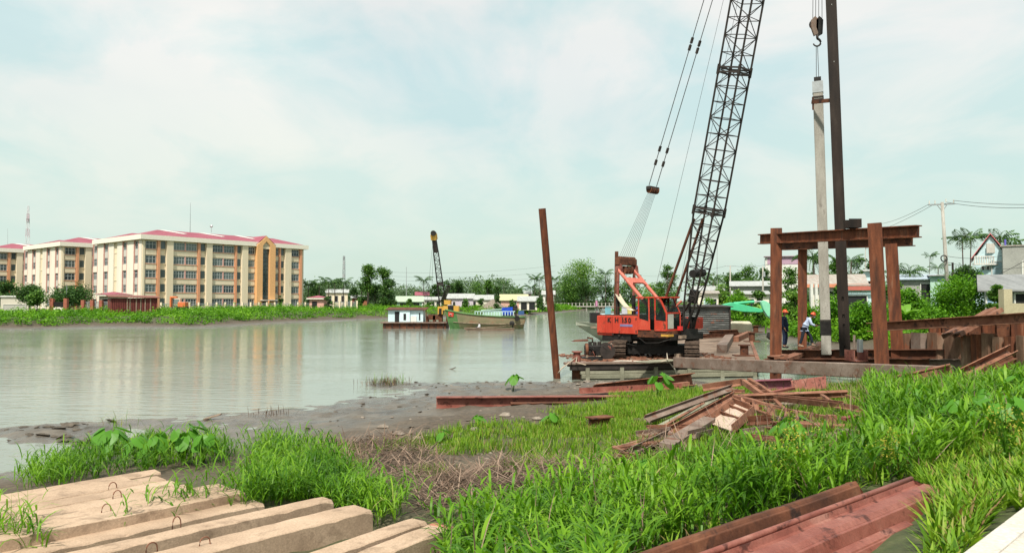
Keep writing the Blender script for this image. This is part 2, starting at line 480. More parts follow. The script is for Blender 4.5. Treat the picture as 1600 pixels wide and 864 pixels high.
_cp += [(0, 0, 1.9), (-3, 3, 1.2), (-6, 3, 1.0), (3, 2, 2.2), (3, -4, 2.3), (-8, -4, 1.6), (-14, 4, .9), (-20, 8, .8), (-14, 11, .3), (-25, 14, -.1), (-22, 20, -.4),
        (13, 30.5, .1), (17, 29, .2), (13, 33, -.5), (17, 32, -.6), (19, 36, -.6), (14, 37, -.6), (21, 33, .2), (23, 30, 1.3), (20, 27, 1.3), (25, 36, 1.2), (23, 40, .5), (22, 44, .15), (24, 48, .3), (10, 40, -.6), (5, 42, -.7), (16, 44, -.7), (10, 36.6, .0), (6, 36.6, .08),
        (-10, 40, -.7), (-20, 32, -.6), (8, 10, 2.3), (12, 14, 2.3), (18, 20, 2.2), (20, 22, 2.0), (10, 4, 2.4), (26, 22, 2.2), (18, 52, -.5), (28, 50, .9)]
_cp = np.array(_cp)
def _phi(r): return r
_D = np.sqrt(((_cp[:, None, :2] - _cp[None, :, :2]) ** 2).sum(-1))
_A = np.zeros((len(_cp) + 1,) * 2); _A[:-1, :-1] = _phi(_D) - 0.15 * np.eye(len(_cp)); _A[-1, :-1] = 1; _A[:-1, -1] = 1
_w = np.linalg.solve(_A, np.append(_cp[:, 2], 0))
def _near(X, Y):
    o = np.full(X.shape, _w[-1])
    for k in range(len(_cp)):
        o += _w[k] * np.sqrt((X - _cp[k, 0]) ** 2 + (Y - _cp[k, 1]) ** 2)
    return o
def vnoise(X, Y, s, seed=0):
    """smooth value noise, vectorised"""
    x, y = X * s + 1000.3 + seed * 17.7, Y * s + 1000.7 + seed * 9.1
    xi, yi = np.floor(x).astype(np.int64), np.floor(y).astype(np.int64)
    fx, fy = x - xi, y - yi
    fx, fy = fx * fx * (3 - 2 * fx), fy * fy * (3 - 2 * fy)
    def h(a, b):
        n = (a * 374761393 + b * 668265263 + seed * 974634) & 0x7fffffff
        n = ((n ^ (n >> 13)) * 1274126177) & 0x7fffffff
        return ((n ^ (n >> 16)) & 0xffff) / 65535.0
    return (h(xi, yi) * (1 - fx) + h(xi + 1, yi) * fx) * (1 - fy) + (h(xi, yi + 1) * (1 - fx) + h(xi + 1, yi + 1) * fx) * fy
def gz(X, Y):
    X, Y = np.asarray(X, float), np.asarray(Y, float)
    sd = river_sd(X, Y)
    n = vnoise(X, Y, 0.08, 3)
    far = np.where(sd > 0, 0.03 + 0.10 * np.clip(sd - 1, 0, 4) + 1.0 * np.clip((sd - 4.5) / 6, 0, 1) + 0.5 * n * np.clip((sd - 4) / 12, 0, 1), np.maximum(-1.6, sd * 0.15))
    nr = np.clip(_near(X, Y), -1.2, 2.4)
    wx = np.clip((X + 32) / 10, 0, 1) * np.clip((34 - X) / 8, 0, 1)
    wy = np.clip((54 - Y) / 10, 0, 1) * np.clip((Y + 8) / 6, 0, 1)
    w = wx * wy
    z = w * nr + (1 - w) * far
    # clods and ripples on the near bank
    amp = w * np.clip((z + 0.05) / 0.25, 0.0, 1)
    z = z + amp * (0.10 * (vnoise(X, Y, 1.3, 1) - .5) + 0.07 * (vnoise(X, Y, 3.1, 2) - .5)) + w * 0.05 * (vnoise(X, Y, 2.2, 5) - .5) + w * 0.02 * (vnoise(X, Y, 6, 6) - .5)
    lump = np.clip(1 - np.abs(z - .09) / .16, 0, 1) * w
    z = z + lump * (0.10 * (vnoise(X, Y, 2.7, 31) - .45) + 0.08 * (vnoise(X, Y, 5.2, 32) - .5))
    return z
def g1(x, y):
    return float(gz(np.array([x]), np.array([y]))[0])
def PG(px, py):                         # where a line of sight meets the ground
    z = 0.6
    for _ in range(25):
        p = PZ(px, py, z)
        z = 0.5 * z + 0.5 * max(g1(p.x, p.y), -0.3)
    return PZ(px, py, z)

def spaced(lo, hi, step, grow, far):
    mid = list(np.arange(lo, hi + 1e-6, step))
    a, s = [hi], step
    while a[-1] < far: s = min(s * grow, far); a.append(a[-1] + s)
    b, s = [lo], step
    while b[-1] > -far: s = min(s * grow, far); b.append(b[-1] - s)
    return np.array(b[:0:-1] + mid + a[1:])
gx = spaced(-18, 24, 0.16, 1.10, 4000)
gy = spaced(4, 46, 0.16, 1.08, 5000)
gy = gy[gy > -400]
GX, GY = np.meshgrid(gx, gy)
GZ = np.empty_like(GX)
for k in range(0, len(gy), 60):
    GZ[k:k + 60] = gz(GX[k:k + 60], GY[k:k + 60])
nx_, ny_ = len(gx), len(gy)
idx = np.arange(nx_ * ny_).reshape(ny_, nx_)
gq = np.stack([idx[:-1, :-1], idx[:-1, 1:], idx[1:, 1:], idx[1:, :-1]], -1).reshape(-1, 4)

m, t, b, o_ = new_mat('bank_soil')
tcg = t.nodes.new('ShaderNodeNewGeometry')
sepg = t.nodes.new('ShaderNodeSeparateXYZ'); t.links.new(tcg.outputs['Position'], sepg.inputs[0])
mpg = t.nodes.new('ShaderNodeMapping'); t.links.new(tcg.outputs['Position'], mpg.inputs['Vector'])
na = noise_n(t, mpg.outputs[0], 0.9, 8, 0.65, 0.4)
nb = noise_n(t, mpg.outputs[0], 7.0, 6, 0.65)
mud = ramp(t, [(0.3, (0.058, 0.048, 0.036)), (0.55, (0.125, 0.105, 0.082)), (0.75, (0.20, 0.172, 0.138))], na)
soil = ramp(t, [(0.3, (0.040, 0.031, 0.020)), (0.55, (0.095, 0.069, 0.046)), (0.72, (0.165, 0.122, 0.085))], nb)
hgt = t.nodes.new('ShaderNodeMapRange'); hgt.inputs['From Min'].default_value = 0.18; hgt.inputs['From Max'].default_value = 0.42
t.links.new(sepg.outputs['Z'], hgt.inputs['Value'])
c = mixc(t, hgt.outputs[0], mud, soil)
# moss and low green away from the mud
gr = t.nodes.new('ShaderNodeMapRange'); gr.inputs['From Min'].default_value = 0.5; gr.inputs['From Max'].default_value = 1.3; gr.inputs['To Max'].default_value = 0.65
t.links.new(sepg.outputs['Z'], gr.inputs['Value'])
green = ramp(t, [(0.35, (0.028, 0.048, 0.010)), (0.65, (0.065, 0.105, 0.018))], na)
c = mixc(t, gr.outputs[0], c, green)
fine = ramp(t, [(0.3, (0.72,) * 3), (0.7, (1.1,) * 3)], noise_n(t, mpg.outputs[0], 40, 4, 0.7))
c = mixc(t, 1.0, c, fine, 'MULTIPLY')
t.links.new(c, b.inputs['Base Color'])
wet = t.nodes.new('ShaderNodeMapRange'); wet.inputs['From Min'].default_value = 0.02; wet.inputs['From Max'].default_value = 0.34; wet.inputs['To Min'].default_value = 0.10; wet.inputs['To Max'].default_value = 0.85
wn = t.nodes.new('ShaderNodeMath'); wn.operation = 'MULTIPLY_ADD'; wn.inputs[1].default_value = 0.5; wn.inputs[2].default_value = -0.22
t.links.new(na, wn.inputs[0])
wa = t.nodes.new('ShaderNodeMath'); wa.operation = 'ADD'; t.links.new(wn.outputs[0], wa.inputs[0]); t.links.new(sepg.outputs['Z'], wa.inputs[1])
t.links.new(wa.outputs[0], wet.inputs['Value']); t.links.new(wet.outputs[0], b.inputs['Roughness'])
bp = t.nodes.new('ShaderNodeBump'); bp.inputs['Strength'].default_value = 0.5; bp.inputs['Distance'].default_value = 0.05
t.links.new(nb, bp.inputs['Height']); t.links.new(bp.outputs[0], b.inputs['Normal'])
SOIL = m
ground = np_mesh('ground', np.stack([GX, GY, GZ], -1).reshape(-1, 3), gq, SOIL, smooth=True)
props(ground, kind='structure')

# river: murky, with low ripples
m, t, b, o_ = new_mat('river_water')
tcg = t.nodes.new('ShaderNodeNewGeometry')
def wmap(sc, rot=0.0):
    mpn = t.nodes.new('ShaderNodeMapping'); mpn.inputs['Scale'].default_value = sc; mpn.inputs['Rotation'].default_value = (0, 0, rot)
    t.links.new(tcg.outputs['Position'], mpn.inputs['Vector']); return mpn.outputs[0]
wc = ramp(t, [(0.3, (0.165, 0.185, 0.15)), (0.7, (0.22, 0.235, 0.195))], noise_n(t, wmap((0.03, 0.09, 1)), 1.0, 5, 0.6))
t.links.new(wc, b.inputs['Base Color'])
b.inputs['Roughness'].default_value = 0.10
b.inputs['IOR'].default_value = 1.33
h1 = noise_n(t, wmap((0.7, 2.0, 1), 0.15), 1.0, 3, 0.5)
h2 = noise_n(t, wmap((3.0, 7.5, 1), -0.1), 1.0, 3, 0.5)
h3 = noise_n(t, wmap((0.06, 0.16, 1), 0.2), 1.0, 4, 0.6)
calm = t.nodes.new('ShaderNodeMapRange'); calm.inputs['From Min'].default_value = 0.38; calm.inputs['From Max'].default_value = 0.62; calm.inputs['To Min'].default_value = 0.35; calm.inputs['To Max'].default_value = 1.0
t.links.new(h3, calm.inputs['Value'])
ad = t.nodes.new('ShaderNodeMath'); ad.operation = 'MULTIPLY_ADD'; ad.inputs[1].default_value = 0.22
t.links.new(h2, ad.inputs[0]); t.links.new(h1, ad.inputs[2])
bp = t.nodes.new('ShaderNodeBump'); bp.inputs['Distance'].default_value = 0.034
t.links.new(ad.outputs[0], bp.inputs['Height'])
ml = t.nodes.new('ShaderNodeMath'); ml.operation = 'MULTIPLY'; ml.inputs[1].default_value = 1.0
t.links.new(calm.outputs[0], ml.inputs[0]); t.links.new(ml.outputs[0], bp.inputs['Strength'])
t.links.new(bp.outputs[0], b.inputs['Normal'])
WATER = m
wm = MB(); wm.add([(-900, -10, 0), (300, -10, 0), (300, 700, 0), (-900, 700, 0)], [(0, 1, 2, 3)])
wo = wm.build('river_water', WATER, origin=(0, 0, 0)); props(wo, kind='structure')

# pavement at the lower right corner, with its kerb
pa, pb = PZ(1497, 868, 2.46), PZ(1606, 786, 2.46)
dpv = (pb - pa); dpv.z = 0; dpv.normalize()
npv = Vector((dpv.y, -dpv.x, 0))
pm = MB()
a0, a1 = pa - dpv * 8, pa + dpv * 40
pm.plate([a0 + npv * .16, a1 + npv * .16, a1 + npv * 3, a0 + npv * 3], (0, 0, -0.3))
pv = pm.build('pavement', PAVE, origin=pa); props(pv, kind='structure')
kb = MB()
k = 0.0
kerb = bpy.data.objects.new('kerb', None); COL.objects.link(kerb); kerb.location = pa; kerb['kind'] = 'structure'
for i in range(14):
    s0 = a0 + dpv * (i * 1.0 + 5)
    q = MB(); q.bar(s0 + npv * .077 + Vector((0, 0, -.14)), s0 + npv * .077 + dpv * .992 + Vector((0, 0, -.14)), .15, .286)
    q.build('kerb_stone', PAVE, kerb, bevel=0.012)

# ================================================================== leaves by the thousand (vectorised)
def leaf_quads(P, size, up=0.3, ratio=0.55, r=None):
    """a pointed folded leaf card at every point: 4 verts -> 1 quad; random orientation biased upwards"""
    r = r or rng
    n = len(P)
    size = np.broadcast_to(size, (n,)).astype(float) * r.uniform(0.7, 1.3, n)
    a = r.normal(size=(n, 3)); a[:, 2] *= 0.7
    a /= np.linalg.norm(a, axis=1, keepdims=True)
    nn = r.normal(size=(n, 3)); nn[:, 2] = np.abs(nn[:, 2]) + up
    w = np.cross(nn, a); w /= np.linalg.norm(w, axis=1, keepdims=True) + 1e-9
    h = size[:, None] / 2
    v = np.stack([P - a * h, P + w * h * ratio + a * h * .1, P + a * h, P - w * h * ratio + a * h * .1], 1)
    q = np.arange(4 * n).reshape(n, 4)
    return v.reshape(-1, 3), q
def blades(P, H, az, lean, bend, width, seg=4, r=None, drop=0.0):
    """arching strips: P root, H length, lean start angle from vertical, bend added to the tip; (2*(seg+1)) verts, seg quads"""
    n = len(P)
    t = np.linspace(0, 1, seg + 1)
    th = lean[:, None] + bend[:, None] * t[None, :] ** 1.4
    ds = (H / seg)[:, None]
    dr = np.sin(th) * ds; dz = np.cos(th) * ds
    R = np.concatenate([np.zeros((n, 1)), np.cumsum(dr[:, :-1], 1)], 1)
    Z = np.concatenate([np.zeros((n, 1)), np.cumsum(dz[:, :-1], 1)], 1)
    ca, sa = np.cos(az)[:, None], np.sin(az)[:, None]
    cx = P[:, 0:1] + R * ca; cy = P[:, 1:2] + R * sa; cz = P[:, 2:3] + Z
    prof = np.array([0.55, 0.95, 1.0, 0.7, 0.05]) if seg == 4 else np.interp(t, [0, .25, .5, .75, 1], [0.55, .95, 1, .7, .05])
    w = width[:, None] * prof[None, :] / 2
    wx, wy = -sa * w, ca * w
    A = np.stack([cx - wx, cy - wy, cz], -1); B = np.stack([cx + wx, cy + wy, cz], -1)
    v = np.stack([A, B], 2).reshape(n, -1, 3)            # n, 2*(seg+1), 3
    base = (np.arange(n) * 2 * (seg + 1))[:, None]
    qs = [np.stack([base[:, 0] + 2 * k, base[:, 0] + 2 * k + 1, base[:, 0] + 2 * k + 3, base[:, 0] + 2 * k + 2], -1) for k in range(seg)]
    q = np.stack(qs, 1).reshape(-1, 4)
    return v.reshape(-1, 3), q
def join(parts):
    vs, qs, o = [], [], 0
    for v, q in parts:
        vs.append(v); qs.append(q + o); o += len(v)
    return np.concatenate(vs), np.concatenate(qs)
def in_poly(px, py, poly):
    poly = np.array(poly, float)
    ins = np.zeros(px.shape, bool)
    for i in range(len(poly)):
        a, b = poly[i], poly[(i + 1) % len(poly)]
        cond = (a[1] > py) != (b[1] > py)
        ins ^= cond & (px < (b[0] - a[0]) * (py - a[1]) / (b[1] - a[1] + 1e-12) + a[0])
    return ins
# ================================================================== grass of the near bank
def scatter(x0, x1, y0, y1, dens, poly=None, seed=0):
    """points on the ground in a rectangle, kept where their foot shows inside one of the outlines"""
    r = np.random.default_rng(seed)
    n = int((x1 - x0) * (y1 - y0) * dens)
    X = r.uniform(x0, x1, n); Y = r.uniform(y0, y1, n)
    Z = gz(X, Y)
    P = np.stack([X, Y, Z], -1)
    if poly is not None:
        px, py = proj(P)
        k = in_poly(px, py, poly)
        P = P[k]
    return P, r
TALL = [(700, 1000), (690, 850), (760, 812), (850, 790), (940, 760), (1010, 730), (1040, 712), (1120, 690), (1085, 660), (1120, 640), (1190, 640), (1240, 655), (1330, 640), (1300, 628), (1190, 615), (1195, 598),
        (1260, 590), (1340, 602), (1420, 600), (1520, 598), (1640, 585), (1640, 640), (1550, 690), (1470, 735), (1300, 800), (1060, 870), (1000, 1000)]
HOLES = [[(960, 900), (1040, 868), (1250, 806), (1335, 772), (1425, 748), (1460, 768), (1468, 812), (1455, 860), (1405, 1000), (960, 1000)], [(935, 750), (955, 600), (1345, 598), (1366, 640), (1352, 690), (1345, 745), (1240, 765), (1160, 770), (1090, 790), (1010, 800), (940, 790)]]
def in_holes(P, holes):
    px, py = proj(P)
    k = np.zeros(len(P), bool)
    for h in holes: k |= in_poly(px, py, h)
    return k
# tall broad-bladed grass: stems with leaves that arch outwards
def tall_grass(P, r, hmin=0.30, hmax=0.68, leaves=6, arch=(.9, 2.2), lw=(0.013, 0.033), ll=(0.20, 0.46)):
    n = len(P)
    H = r.uniform(hmin, hmax, n) * (0.35 + 0.75 * vnoise(P[:, 0], P[:, 1], 0.7, 8) + .5 * vnoise(P[:, 0], P[:, 1], 2.3, 9))
    az = r.uniform(0, 2 * math.pi, n); ln = np.abs(r.normal(0.16, 0.14, n)); bd = r.uniform(0.0, 0.6, n)
    parts = [blades(P, H, az, ln, bd, np.full(n, 0.008), 2)]
    for k in range(leaves):
        u = np.clip((k + 0.6 + r.uniform(-.3, .3, n)) / leaves, 0.05, 1.0)
        th = ln + bd * (u ** 1.4) * 0.6
        R = np.sin(th) * H * u
        Q = P + np.stack([np.cos(az) * R, np.sin(az) * R, np.cos(th) * H * u], -1)
        la = az + k * 2.6 + r.normal(0, .5, n)
        big = r.uniform(*ll, n) * (1.1 - 0.3 * u)
        parts.append(blades(Q, big, la, r.uniform(0.25, 0.75, n), r.uniform(*arch, n), r.uniform(*lw, n), 4))
    return join(parts)
def thin(P, r, seed, thr=0.35, scale=1.0):
    k = vnoise(P[:, 0], P[:, 1], scale, seed) * 0.8 + r.uniform(0, .45, len(P)) > thr
    return P[k]
P, r = scatter(-2, 20, 3.5, 16, 62, TALL, 1)
P = P[~in_holes(P, HOLES)]
P = thin(P, r, 4, .50, 1.0)
va = tall_grass(P, r, .26, .66, 6, (.9, 2.2), (.016, .044), (.22, .50))
P2, r2_ = scatter(0, 24, 16, 29, 34, TALL, 2)
P2 = P2[~in_holes(P2, HOLES)]
P2 = thin(P2, r2_, 4, .44, .7)
vb = tall_grass(P2, r2_, .28, .58, 5, (.7, 1.7), (.020, .036), (.26, .44))
v, q = join([va, vb])
props(np_mesh('tall_grass', v, q, GRASS), kind='stuff')
N_TALL = len(q)
# grass tufts between and beyond the concrete piles (left)
LEFT = [[(380, 800), (400, 712), (450, 700), (520, 728), (570, 770), (640, 790), (640, 822), (560, 815), (520, 790), (440, 790)],
        [(40, 775), (40, 752), (140, 722), (170, 700), (300, 690), (370, 715), (360, 733), (200, 745)],
        [(-20, 880), (-20, 838), (30, 840), (45, 870)],
        [(60, 880), (90, 850), (180, 822), (260, 803), (330, 785), (395, 778), (420, 788), (330, 800), (240, 822), (170, 842), (100, 872)],
        [(385, 802), (395, 762), (470, 752), (540, 768), (600, 800), (640, 815), (610, 826), (560, 812), (500, 790), (450, 790)],
        [(690, 880), (720, 845), (820, 808), (900, 800), (900, 900)]]
pts = []
for i, poly in enumerate(LEFT):
    P, r = scatter(-14, 2, 5, 20, 75 if i != 3 else 85, poly, 20 + i)
    if i in (0, 5): P = thin(P, r, 16, .52, 1.6)
    if i == 1: P = thin(P, r, 6, .62, 1.3)
    if i == 3: P = thin(P, r, 9, .6, 1.6)
    pts.append(P)
P = np.concatenate(pts)
P[:, :2] += r.normal(0, .13, (len(P), 2)); P[:, 2] = gz(P[:, 0], P[:, 1])
v, q = tall_grass(P, r, .14, .62, 5, (1.0, 2.5), (.012, .028), (.20, .55))
props(np_mesh('tuft_grass', v, q, GRASS), kind='stuff')
# low patchy grass in the middle
MIDG = [(500, 720), (560, 700), (640, 690), (760, 660), (860, 640), (960, 625), (1090, 612), (1100, 640), (1060, 665), (1000, 715), (940, 745), (860, 760), (780, 730), (690, 745), (620, 740), (540, 750)]
MIDD = [(870, 652), (960, 632), (1090, 615), (1095, 640), (1040, 668), (990, 715), (920, 745), (850, 735), (800, 700), (830, 670)]
P, r = scatter(-5, 8, 9, 27, 150, MIDG, 31)
P = thin(P, r, 12, .72, 1.4)
PB, r = scatter(-3, 8, 11, 27, 170, MIDD, 32)
PB = thin(PB, r, 13, .56, 1.2)
PS, r = scatter(-2, 14, 13, 28, 95, HOLES[1], 33)
PS = thin(PS, r, 15, .30, 1.2)
P = np.concatenate([P, PB, PS])
n = len(P)
parts = []
for k in range(4):
    parts.append(blades(P + np.stack([r.normal(0, .03, n), r.normal(0, .03, n), np.zeros(n)], -1), r.uniform(.07, .30, n) * (.5 + .9 * vnoise(P[:, 0], P[:, 1], 1.7, 44)), r.uniform(0, 6.28, n), np.abs(r.normal(.3, .3, n)), r.uniform(.1, 1.3, n), r.uniform(.008, .020, n), 3))
v, q = join(parts)
props(np_mesh('short_grass', v, q, GRASS_S), kind='stuff')
# low broad-leaved weeds near the pavement
WEED = [(1440, 900), (1450, 800), (1400, 745), (1470, 720), (1540, 680), (1640, 630), (1640, 800), (1560, 800), (1480, 900)]
P, r = scatter(2, 14, 3.8, 15, 200, WEED, 41)
P = P[~in_holes(P, HOLES[:1])]
P = thin(P, r, 19, .26, 1.5)
PT, r = scatter(-1, 16, 4, 22, 34, TALL, 47)
P = np.concatenate([P, PT[~in_holes(PT, HOLES)]])
n = len(P)
parts = []
for k in range(5):
    parts.append(blades(P, r.uniform(.10, .30, n) * (.5 + vnoise(P[:, 0], P[:, 1], 1.1, 27)), r.uniform(0, 6.28, n), r.uniform(.2, .9, n), r.uniform(.3, 1.1, n), r.uniform(.012, .034, n), 3))
v, q = join(parts)
PM, r = scatter(-1, 12, 9, 19, 60, [(940, 740), (1080, 715), (1160, 690), (1345, 688), (1350, 750), (1240, 770), (1160, 775), (1085, 795), (1010, 805), (940, 790)], 46)
v2, q2 = tall_grass(PM, r, .10, .30, 4, (.8, 1.9), (.014, .028), (.16, .32))
props(np_mesh('tuft_grass', v2, q2, GRASS), kind='stuff')
props(np_mesh('low_weeds', v, q, GRASS_S), kind='stuff')
# dry stalks
DRY = [[(640, 790), (700, 745), (780, 728), (880, 735), (960, 740), (930, 775), (850, 800), (760, 812), (690, 815)],
       [(490, 760), (500, 700), (560, 690), (640, 690), (690, 720), (690, 755), (600, 765)],
       [(960, 735), (1000, 700), (1060, 690), (1080, 705), (1020, 735)]]
parts = []
for i, poly in enumerate(DRY):
    P, r = scatter(-5, 5, 8, 20, 230 if i == 0 else 120, poly, 50 + i)
    n = len(P)
    P[:, 2] += np.abs(r.normal(.0, .07, n)) + .015
    P[:, 2] += 0.16 * np.clip(vnoise(P[:, 0], P[:, 1], .8, 21) - .35, 0, 1)
    parts.append(blades(P, r.uniform(.25, .95, n), r.uniform(0, 6.28, n), r.uniform(1.15, 1.7, n), r.normal(.0, .4, n), r.uniform(.010, .024, n), 3))
P, r = scatter(-2, 20, 4, 26, 9, TALL, 58)
P = P[~in_holes(P, HOLES[:1])]; n = len(P)
parts.append(blades(P + np.array([0, 0, .05]), r.uniform(.35, .9, n), r.uniform(0, 6.28, n), r.uniform(.2, 1.1, n), r.normal(.3, .4, n), r.uniform(.008, .018, n), 3))
v, q = join(parts)
props(np_mesh('dry_stalks', v, q, TWIG), kind='stuff')
# ================================================================== far bank: school-like apartment blocks
CREAM = surf('cream_wall', [(0.3, (0.70, 0.59, 0.42)), (0.7, (0.80, 0.69, 0.52))], 0.25, 5, 0.8, 0.0, 20, (1, 1, .12), (0.56, 0.46, 0.33), .7, (.58, .75), fine=0.06)
PALE = surf('pale_wall', [(0.3, (0.66, 0.60, 0.50)), (0.7, (0.77, 0.71, 0.61))], 0.25, 5, 0.8, 0.0, 20, (1, 1, .12), (0.55, 0.50, 0.43), .7, (.58, .75), fine=0.06)
CORNICE = plain('cornice_white', (0.80, 0.75, 0.64), 0.7, 0.08)
ORANGE = plain('orange_paint', (0.66, 0.31, 0.17), 0.6, 0.12)
GOLD = plain('gold_orange_paint', (0.74, 0.41, 0.18), 0.6, 0.1)
SALMON = plain('salmon_trim', (0.62, 0.33, 0.28), 0.6, 0.1)
MAGENTA = surf('magenta_roof', [(0.3, (0.24, 0.052, 0.080)), (0.7, (0.32, 0.095, 0.125))], 0.3, 5, 0.55, 0.0, 20, fine=0.1)
FRAMEW = plain('window_frame', (0.42, 0.46, 0.46), 0.5, 0.1)
GREYP = plain('grey_panel', (0.52, 0.50, 0.45), 0.7, 0.1)
def glass_mat(name, lo, hi):
    m, t, b, o = new_mat(name)
    oi = t.nodes.new('ShaderNodeObjectInfo')
    c = ramp(t, [(0.0, lo), (0.5, tuple((a + b_) / 2 for a, b_ in zip(lo, hi))), (1.0, hi)], oi.outputs['Random'])
    t.links.new(c, b.inputs['Base Color']); b.inputs['Roughness'].default_value = 0.12
    return m
GLASS = glass_mat('window_glass', (0.015, 0.03, 0.04), (0.16, 0.20, 0.19))
CURTAIN = glass_mat('curtain_glass', (0.05, 0.075, 0.08), (0.09, 0.12, 0.125))
DARK = plain('dark_inside', (0.012, 0.013, 0.014), 0.9, 0.1)

BC = PD(222, 470, 177.0); BC.z = 1.3
FD = Vector((.631, .776, 0)).normalized(); ED = Vector((-FD.y, FD.x, 0)); NF = -ED.copy(); NE = -FD.copy()
UP = Vector((0, 0, 1))
def s_of(px):
    k = (px - 800) / FPX
    return (BC.x - k * BC.y) / (k * FD.y - FD.x)
def e_of(px):
    k = (px - 800) / FPX
    return (BC.x - k * BC.y) / (k * ED.y - ED.x)
def bp3(s, t_, h):                       # s along the front, t back from the front, h up
    return BC + FD * s + ED * t_ + UP * h
BL, BD_, FLH, EAV = 45.5, 26.0, 3.5, 17.5
bld = thing('apartment_building', 'long cream five storey block with magenta hip roof and orange gabled portal', 'building', BC, 'cream blocks across the river')
AX_F = (FD, NF, UP); AX_E = (ED, NE, UP)
w_ = MB()
w_.plate([bp3(0, 0, 0), bp3(BL, 0, 0), bp3(BL, BD_, 0), bp3(0, BD_, 0)], UP * EAV)
w_.build('wall', CREAM, bld)
q = MB(); q.plate([bp3(-1, -1, EAV), bp3(BL + 1, -1, EAV), bp3(BL + 1, BD_ + 1, EAV), bp3(-1, BD_ + 1, EAV)], UP * 1.15)
q.build('cornice', CORNICE, bld)
def hip(mb, s0, s1, t0, t1, z0, z1, ins):
    tm = (t0 + t1) / 2
    a, b_, c_, d_ = bp3(s0, t0, z0), bp3(s1, t0, z0), bp3(s1, t1, z0), bp3(s0, t1, z0)
    r0, r1 = bp3(s0 + ins, tm, z1), bp3(s1 - ins, tm, z1)
    mb.add([a, b_, c_, d_, r0, r1], [(0, 1, 5, 4), (1, 2, 5), (2, 3, 4, 5), (3, 0, 4), (3, 2, 1, 0)])
for t0, t1 in ((-0.4, 12.4), (13.6, BD_ + .4)):
    q = MB(); hip(q, -.4, BL + .4, t0, t1, EAV + 1.15, EAV + 3.1, 6.5); q.build('roof', MAGENTA, bld)
for s0, s1 in ((7.5, 11.5), (18, 22), (28, 31)):      # pale wedge-shaped patches laid on the front slope below the ridge
    q = MB()
    def rp(s, f): return bp3(s, -.4 + 6.4 * f, EAV + 1.15 + 1.95 * f + .05)
    q.plate([rp(s0 - 1.0, .98), rp(s1, .55), rp(s1 + 1.2, .62), rp(s0 + .6, .995)], UP * .04); q.build('pale_roof_patch', WHITE, bld)
_wcache = {}
def window(s, h, w, hh, face, parent, mull=2, curtain=False, off=0.06):
    """frame with mullions and a transom; the pane is its child"""
    D, NN = (FD, NF) if face == 'F' else (ED, NE)
    key = (round(w, 1), round(hh, 1), face, mull)
    c = BC + D * s + NN * off + UP * h
    if key not in _wcache:
        fm = MB(); ax = (D, NN, UP); W2, H2 = key[0], key[1]
        for x in [-W2 / 2 + .05, W2 / 2 - .05] + [W2 * (i / mull - .5) for i in range(1, mull)]:
            fm.box(D * x, (.10, .10, H2), ax)
        for y in (-H2 / 2 + .05, H2 / 2 - .05, H2 * .12):
            fm.box(UP * y, (W2 - .2, .08, .10), ax)
        pm_ = MB(); pm_.box(NN * -.03, (W2 - .1, .03, H2 - .1), ax)
        _wcache[key] = (fm.mesh('window'), pm_.mesh('pane'))
        _wcache[key][0].materials.append(FRAMEW); _wcache[key][1].materials.append(GLASS)
    fme, pme = _wcache[key]
    o = bpy.data.objects.new('window', fme); COL.objects.link(o); o.parent = parent; o.location = c - wloc(parent)
    p = bpy.data.objects.new('pane', pme); COL.objects.link(p); p.parent = o
    return o
def fx(z): return s_of(220 + z / 5.4)
def panel(name, s0, s1, h0, h1, o0, o1, m_, face='F', parent=None):
    D, NN = (FD, NF) if face == 'F' else (ED, NE)
    q = MB(); q.box(BC + D * ((s0 + s1) / 2) + NN * ((o0 + o1) / 2) + UP * ((h0 + h1) / 2), (abs(s1 - s0), o1 - o0, h1 - h0), (D, NN, UP))
    return q.build(name, m_, parent or bld)
rows = [EAV - .35 - 1.85 / 2 - k * FLH for k in range(5)]
wide = [(fx(28), fx(127), 1), (fx(264), fx(470), 2), (fx(592), fx(785), 2), (fx(895), fx(957), 1), (fx(1118), fx(1157), 1), (fx(1260), fx(1331), 1)]
small = [(fx(160), fx(206)), (fx(497), fx(541)), (fx(804), fx(842)), (fx(1174), fx(1206))]
for s0, s1, n in wide:
    for k, h in enumerate(rows):
        for i in range(n):
            a = s0 + (s1 - s0) * i / n; b_ = s0 + (s1 - s0) * (i + 1) / n
            window((a + b_) / 2, h, (b_ - a) - .3, 1.85, 'F', bld, 4 if b_ - a > 3 else 3)
        panel('spandrel', s0 + .05, s1 - .05, h - FLH + 1.15, h - 1.12, 0.0, .22, CREAM) if k < 4 else None
        panel('sill', s0, s1, h - 1.10, h - .95, 0.0, .30, ORANGE)
    if n == 2: panel('mullion_post', (s0 + s1) / 2 - .16, (s0 + s1) / 2 + .16, 0, EAV - .02, 0, .18, SALMON)
for s0, s1 in small:
    for k, h in enumerate(rows):
        q = panel('recess', s0 + .1, s1 - .1, h - .8, h + 1.1, -.02, .03, CURTAIN)
        panel('recess_ledge', s0 + .1, s1 - .1, h - .98, h - .84, 0, .2, CREAM)
for z0, z1 in ((206, 260), (541, 590), (842, 892), (1206, 1257)):
    panel('pilaster', fx(z0), fx(z1), 0, EAV - .01, 0, .7, CREAM)
for z0, z1 in ((129, 150), (471, 491), (786, 801), (1158, 1171), (1333, 1350)):
    panel('pilaster', fx(z0), fx(z1), 0, EAV - .015, 0, .55, ORANGE)['label'] = 'orange pilaster'
panel('corner_strip', fx(6), fx(24), 0, EAV - .01, 0, .35, CREAM)
